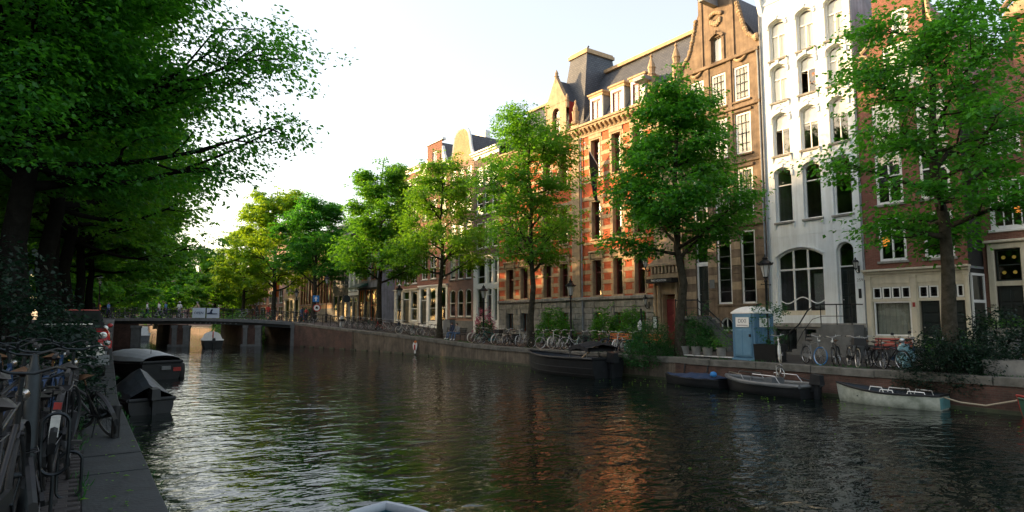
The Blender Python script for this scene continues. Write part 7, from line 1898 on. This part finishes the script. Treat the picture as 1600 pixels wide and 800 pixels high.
# ------------------------------------------------------------------ parked cars on the shaded bank
def car(label, x, y, z, rz, paint, suv=True):
    t = thing('parked_car', label, 'car', (x, y, z), rz, 'cars parked on the shaded bank')
    # local: +x forward
    H = 1.75 if suv else 1.45; bh = 1.08 if suv else .82; L = 4.4; Wd = .9
    mb = MB()
    prof = [(-2.15,.35), (-2.2,.6), (-2.1,bh), (1.0,bh), (2.05,bh-.1 if suv else bh-.14), (2.2,.75), (2.2,.38)]
    secs = [(-Wd,.06), (-Wd+.06,0), (Wd-.06,0), (Wd,.06)]
    vs = []; n = len(prof)
    for (yy, e) in secs: vs += [(px*(1-e*.4), yy, pz-e*(pz > .8)) for px, pz in prof]
    fs = [(a*n+i, a*n+i+1, (a+1)*n+i+1, (a+1)*n+i) for a in range(3) for i in range(n-1)] + [tuple(range(n-1, -1, -1)), tuple(3*n+i for i in range(n))] + [(a*n+n-1, a*n, (a+1)*n, (a+1)*n+n-1) for a in range(3)]
    mb.add(vs, fs); mb.build('body', paint, t, smooth=35)
    mb = MB(); cab = [(-2.0,bh-.02), (-1.75,H-.06), (-1.4,H), (.1,H), (.35,H-.08), (.95,bh-.02)]
    vs = []
    for (yy, k) in ((-.8, 0), (.8, 0)): vs += [(px, yy*(1 if pz < bh else .86), pz) for px, pz in cab]
    n = len(cab); mb.add(vs, [(i, i+1, n+i+1, n+i) for i in range(n-1)] + [tuple(range(n-1, -1, -1)), tuple(n+i for i in range(n))]); cb_ = mb.build('cabin', MT['tar'], t, smooth=30)
    mb = MB(); mb.box(-1.55, .2, -.66, .66, H-.01, H+.03); mb.build('roof', paint, cb_)
    mb = MB(); mb.quad((.96,-.72,bh+.02), (.96,.72,bh+.02), (.41,.62,H-.1), (.41,-.62,H-.1)); mb.build('windscreen', MT['glass'], cb_)
    gb = MB(); gb.box(2.17, 2.215, -.62, .62, .70, .95); g_ = gb.build('grille', MT['iron'], t)
    for k in range(8 if suv else 3):
        mb = MB()
        if suv: mb.box(2.2, 2.235, -.5+.143*k-.025, -.5+.143*k+.025, .72, .93)
        else: mb.box(2.2, 2.235, -.5, .5, .72+.08*k, .75+.08*k)
        mb.build('grille_bar', MT['chrome'], g_)
    for s in (-1, 1):
        mb = MB(); mb.lathe([(0,0), (.11,0), (.12,.03), (0,.05)], (0,0,0), 14); mb.xform(Matrix.Translation((2.19,s*.68,.84)) @ Matrix.Rotation(R(90), 4, 'Y')); mb.build('headlight', MT['chrome'], t, smooth=50)
        mb = MB(); mb.ball((.75,s*1.0,bh+.1), (.08,.1,.08), 8, 5); mb.build('mirror', paint, t)
    mb = MB(); mb.bbox(-.95, .95, -.08, .08, -.14, .14, .03); mb.xform(Matrix.Translation((2.24,0,.5)) @ Matrix.Rotation(R(90), 4, 'Z')); bp_ = mb.build('bumper', paint if suv else MT['bike_grey'], t)
    mb = MB(); mb.box(2.33, 2.345, -.26, .26, .46, .57); mb.build('number_plate', plain('yellow_plate', (.62,.40,.04), .5, .05), bp_)
    for (cx, s) in ((1.35,-1), (1.35,1), (-1.35,-1), (-1.35,1)):
        w_ = MB(); w_.lathe([(.0,-.1), (.2,-.1), (.2,.1), (0,.1)], (0,0,0), 16); w_.xform(Matrix.Rotation(R(90), 4, 'X')); o_ = w_.build('wheel', MT['chrome'], t, smooth=40, loc=(cx, s*.82, .36))
        y_ = MB(); y_.lathe([(.2,-.11), (.34,-.11), (.36,-.06), (.36,.06), (.34,.11), (.2,.11)], (0,0,0), 20); y_.xform(Matrix.Rotation(R(90), 4, 'X')); y_.build('tyre', MT['rubber'], o_, smooth=40)
    return t
car('silver car with yellow number plate, nearest on the shaded bank', .05, 22.8, gl(23)+.0, R(-88), plain('silver_paint', (.42,.43,.44), .25, .05, 3, metal=.6, coat=.6), False)
car('red off-road car with slotted grille behind the silver car', .45, 29.6, gl(29.6), R(-88), plain('red_paint', (.45,.02,.025), .25, .05, 3, coat=.6), True)
car('dark car parked farthest on the shaded bank', .8, 36.2, gl(36.2), R(-88), plain('dark_paint', (.03,.035,.04), .25, .05, 3, coat=.6), False)

# ------------------------------------------------------------------ people: one continuous body each
def person(label, loc, rz, pose='stand', top='white_cloth', legs='denim', hair='hair', scale=1.0, sleeves=None, group=None, shoes='black_cloth', hat=None):
    J = {'pel': (0,0,.95), 'sp': (0,.01,1.14), 'ch': (0,0,1.34), 'nk': (0,.0,1.48), 'hd': (0,.03,1.58), 'tp': (0,.02,1.69),
         'sl': (-.18,0,1.40), 'el': (-.24,-.02,1.14), 'wl': (-.23,.06,.92), 'hl': (-.22,.09,.82), 'sr': (.18,0,1.40), 'er': (.24,-.02,1.14), 'wr': (.23,.06,.92), 'hr': (.22,.09,.82),
         'pl': (-.10,0,.90), 'kl': (-.11,.03,.50), 'al': (-.11,0,.10), 'tl': (-.12,.17,.045), 'pr': (.10,0,.90), 'kr': (.11,.03,.50), 'ar': (.11,0,.10), 'tr': (.12,.17,.045)}
    if pose == 'walk':
        J.update(kl=(-.1,.18,.53), al=(-.1,.22,.12), tl=(-.1,.38,.07), kr=(.1,-.05,.50), ar=(.1,-.32,.16), tr=(.1,-.22,.045), el=(-.24,-.14,1.16), wl=(-.22,-.12,.94), hl=(-.21,-.1,.85), er=(.24,.08,1.15), wr=(.21,.26,1.02), hr=(.2,.33,.97))
    if pose == 'cycle':
        J.update(sp=(0,.05,1.15), ch=(0,.14,1.34), nk=(0,.18,1.48), hd=(0,.23,1.57), tp=(0,.22,1.68), sl=(-.18,.14,1.39), sr=(.18,.14,1.39), el=(-.25,.3,1.2), er=(.25,.3,1.2), wl=(-.26,.5,1.12), wr=(.26,.5,1.12), hl=(-.26,.57,1.11), hr=(.26,.57,1.11),
                 kl=(-.11,.33,.72), al=(-.11,.22,.36), tl=(-.11,.37,.30), kr=(.11,.28,.60), ar=(.11,.10,.22), tr=(.11,.26,.18))
    if pose == 'sit':
        J.update(pel=(0,0,.55), sp=(0,.03,.74), ch=(0,.08,.93), nk=(0,.12,1.07), hd=(0,.17,1.16), tp=(0,.17,1.27), sl=(-.18,.07,.98), sr=(.18,.07,.98), el=(-.24,.16,.74), er=(.24,.16,.74), wl=(-.12,.36,.68), wr=(.12,.36,.68), hl=(-.06,.42,.68), hr=(.06,.42,.68),
                 pl=(-.1,.03,.52), pr=(.1,.03,.52), kl=(-.13,.44,.54), kr=(.13,.44,.54), al=(-.14,.5,.12), ar=(.13,.56,.12), tl=(-.15,.66,.05), tr=(.13,.72,.05))
    if pose == 'lean':
        J.update(sp=(0,.1,1.12), ch=(0,.24,1.27), nk=(0,.34,1.38), hd=(0,.40,1.47), tp=(0,.40,1.58), sl=(-.17,.24,1.32), sr=(.17,.24,1.32), el=(-.2,.42,1.1), er=(.2,.42,1.1), wl=(-.1,.55,1.0), wr=(.12,.55,1.0), hl=(-.05,.6,1.0), hr=(.06,.6,1.0))
    Rr = {'pel': (.15,.11), 'sp': (.13,.095), 'ch': (.155,.11), 'nk': (.055,.055), 'hd': (.082,.095), 'tp': (.06,.07), 'sl': (.06,.06), 'el': (.042,.042), 'wl': (.03,.028), 'hl': (.036,.02), 'pl': (.095,.095), 'kl': (.06,.06), 'al': (.042,.042), 'tl': (.042,.032)}
    Ed = [('pel','sp'), ('sp','ch'), ('ch','nk'), ('nk','hd'), ('hd','tp'), ('ch','sl'), ('sl','el'), ('el','wl'), ('wl','hl'), ('ch','sr'), ('sr','er'), ('er','wr'), ('wr','hr'), ('pel','pl'), ('pl','kl'), ('kl','al'), ('al','tl'), ('pel','pr'), ('pr','kr'), ('kr','ar'), ('ar','tr')]
    keys = list(J); ix = {k: i for i, k in enumerate(keys)}
    me = bpy.data.meshes.new('person'); me.from_pydata([J[k] for k in keys], [(ix[a], ix[b]) for a, b in Ed], [])
    ob = link('person', me)
    md = ob.modifiers.new('skin', 'SKIN'); md.use_smooth_shade = True
    sd = ob.modifiers.new('sub', 'SUBSURF'); sd.levels = 1; sd.render_levels = 1
    for k in keys:
        kk = k if k in Rr else k[0]+'l'
        d = me.skin_vertices[0].data[ix[k]]; d.radius = Rr[kk]; d.use_root = (k == 'pel')
    dg = bpy.context.evaluated_depsgraph_get()
    body = bpy.data.meshes.new_from_object(ob.evaluated_get(dg))
    bpy.data.objects.remove(ob); bpy.data.meshes.remove(me)
    for m in ('skin', top, legs, shoes): body.materials.append(MT[m])
    body.materials.clear()
    for m in ('skin', top, legs, shoes): body.materials.append(MT[m])
    segm = {('nk','hd'): 0, ('hd','tp'): 0, ('el','wl'): 1 if sleeves else 0, ('er','wr'): 1 if sleeves else 0, ('wl','hl'): 0, ('wr','hr'): 0, ('pel','pl'): 2, ('pl','kl'): 2, ('kl','al'): 2, ('pel','pr'): 2, ('pr','kr'): 2, ('kr','ar'): 2, ('al','tl'): 3, ('ar','tr'): 3}
    sg = [(Vector(J[a]), Vector(J[b]), segm.get((a, b), 1), (Rr[a if a in Rr else a[0]+'l'][0]+Rr[b if b in Rr else b[0]+'l'][0])/2) for a, b in Ed]
    for p in body.polygons:
        c = p.center; best = None
        for a, b, mi, rr in sg:
            ab = b-a; tt = max(0, min(1, (c-a).dot(ab)/ab.length_squared)); dd = (c-(a+ab*tt)).length-rr*.6
            if best is None or dd < best[0]: best = (dd, mi)
        p.material_index = best[1]; p.use_smooth = True
    t = link('person', body, None, loc, (0, 0, rz)); t.scale = (scale,)*3
    tag(t, label, 'person', group)
    hd = Vector(J['hd'])
    mb = MB(); mb.ball((hd.x, hd.y-.03, hd.z+.045), (.092,.10,.095), 10, 6); mb.ball((hd.x, hd.y-.075, hd.z-.02), (.075,.05,.09), 8, 5); mb.build('hair', MT[hair], t, smooth=60)
    for s in (-1, 1):
        mb = MB(); mb.ball((hd.x+s*.032, hd.y+.088, hd.z+.02), .011, 6, 4); mb.build('eye', MT['black_cloth'], t)
    mb = MB(); mb.add([(hd.x,hd.y+.115,hd.z-.015), (hd.x-.016,hd.y+.085,hd.z-.022), (hd.x+.016,hd.y+.085,hd.z-.022), (hd.x,hd.y+.085,hd.z+.03)], [(0,1,3), (0,3,2), (0,2,1)]); mb.build('nose', MT['skin'], t)
    if hat:
        mb = MB(); mb.lathe([(.17,.07), (.17,.08), (.1,.085), (.09,.16), (0,.18)], (hd.x, hd.y, hd.z), 12); mb.build('hat', MT[hat], t)
    return t
PGp = 'people crossing the bridge'
for (lx, ly, a, pose, tp, lg, lb) in ((-.9, 1.2, 80, 'walk', 'blue_cloth', 'navy', 'person in blue shirt walking at the shaded end of the bridge'), (2.9, 1.3, 100, 'walk', 'white_cloth', 'black_cloth', 'person in white top walking before the left bridge pier'), (4.15, 1.2, 260, 'walk', 'white_cloth', 'navy', 'person in white top, one of two walking abreast on the bridge'),
                                     (4.6, 1.7, 260, 'walk', 'blue_cloth', 'navy', 'person in pale blue top, one of two walking abreast on the bridge'), (6.2, 1.2, 180, 'stand', 'white_cloth', 'grey_cloth', 'person in white with hat standing over the left bridge pier'),
                                     (-3.2, 1.6, 80, 'walk', 'blue_cloth', 'tan_cloth', 'person in blue with tan trousers at the lamp on the bridge end'), (13.9, 1.8, 90, 'stand', 'black_cloth', 'black_cloth', 'person in black over the right bridge pier'),
                                     (15.2, 1.5, 200, 'stand', 'red_cloth', 'navy', 'person in red right of the right bridge pier'), (-2.3, 2.2, 260, 'walk', 'orange_cloth', 'black_cloth', 'person in orange near the lamp at the shaded bridge end')):
    p = brw(lx, ly, bdeck(lx)-.06)
    person(lb, p, BA+R(a-180), pose, tp, lg, scale=rb.uniform(.97, 1.06), group=PGp, hat='white_cloth' if 'hat' in lb else None, sleeves=rb.random() < .5)
p = brw(9.0-1.2, 1.6, bdeck(7.8)-.06)
bicycle('upright bicycle ridden by the person in tan on the bridge', p.x, p.y, BA+PI, z=p.z, col='bike_black', lean=0, far=True)
person('person in tan shirt riding a bicycle across the bridge', p+Vector((.873, -.487, 0))*.26, BA+PI/2, 'cycle', 'tan_cloth', 'tan_cloth', 'grey_cloth', group=PGp, scale=1.06)
for (x, y, a, tp, lg, lb) in ((21.9, 72.5, 40, 'navy', 'denim', 'person in navy near the round road sign'), (22.4, 74.2, 200, 'blue_cloth', 'orange_cloth', 'person in blue and orange at the sunny bridge end'), (24.2, 78.5, 120, 'red_cloth', 'navy', 'person in red beyond the sunny bridge end')):
    person(lb, (x, y, gr(y)), R(a), 'walk', tp, lg, scale=1.0, sleeves=True)
person('seated person in pale grey top and jeans on the dark bench by the water', (23.98, 41.3, gr(41)+.02), R(90+12), 'sit', 'grey_cloth', 'denim', shoes='white_cloth', sleeves=True, group='couple on the bench')
person('seated person in dark top and jeans left of the other on the bench', (23.98, 42.0, gr(42)+.02), R(90-8), 'sit', 'navy', 'denim', shoes='white_cloth', sleeves=True, group='couple on the bench')
person('person in dark sleeveless top leaning at the open window of the white house', (31.62, 17.42, 13.0), R(90), 'lean', 'black_cloth', 'black_cloth', 'orange_wood', scale=.95)
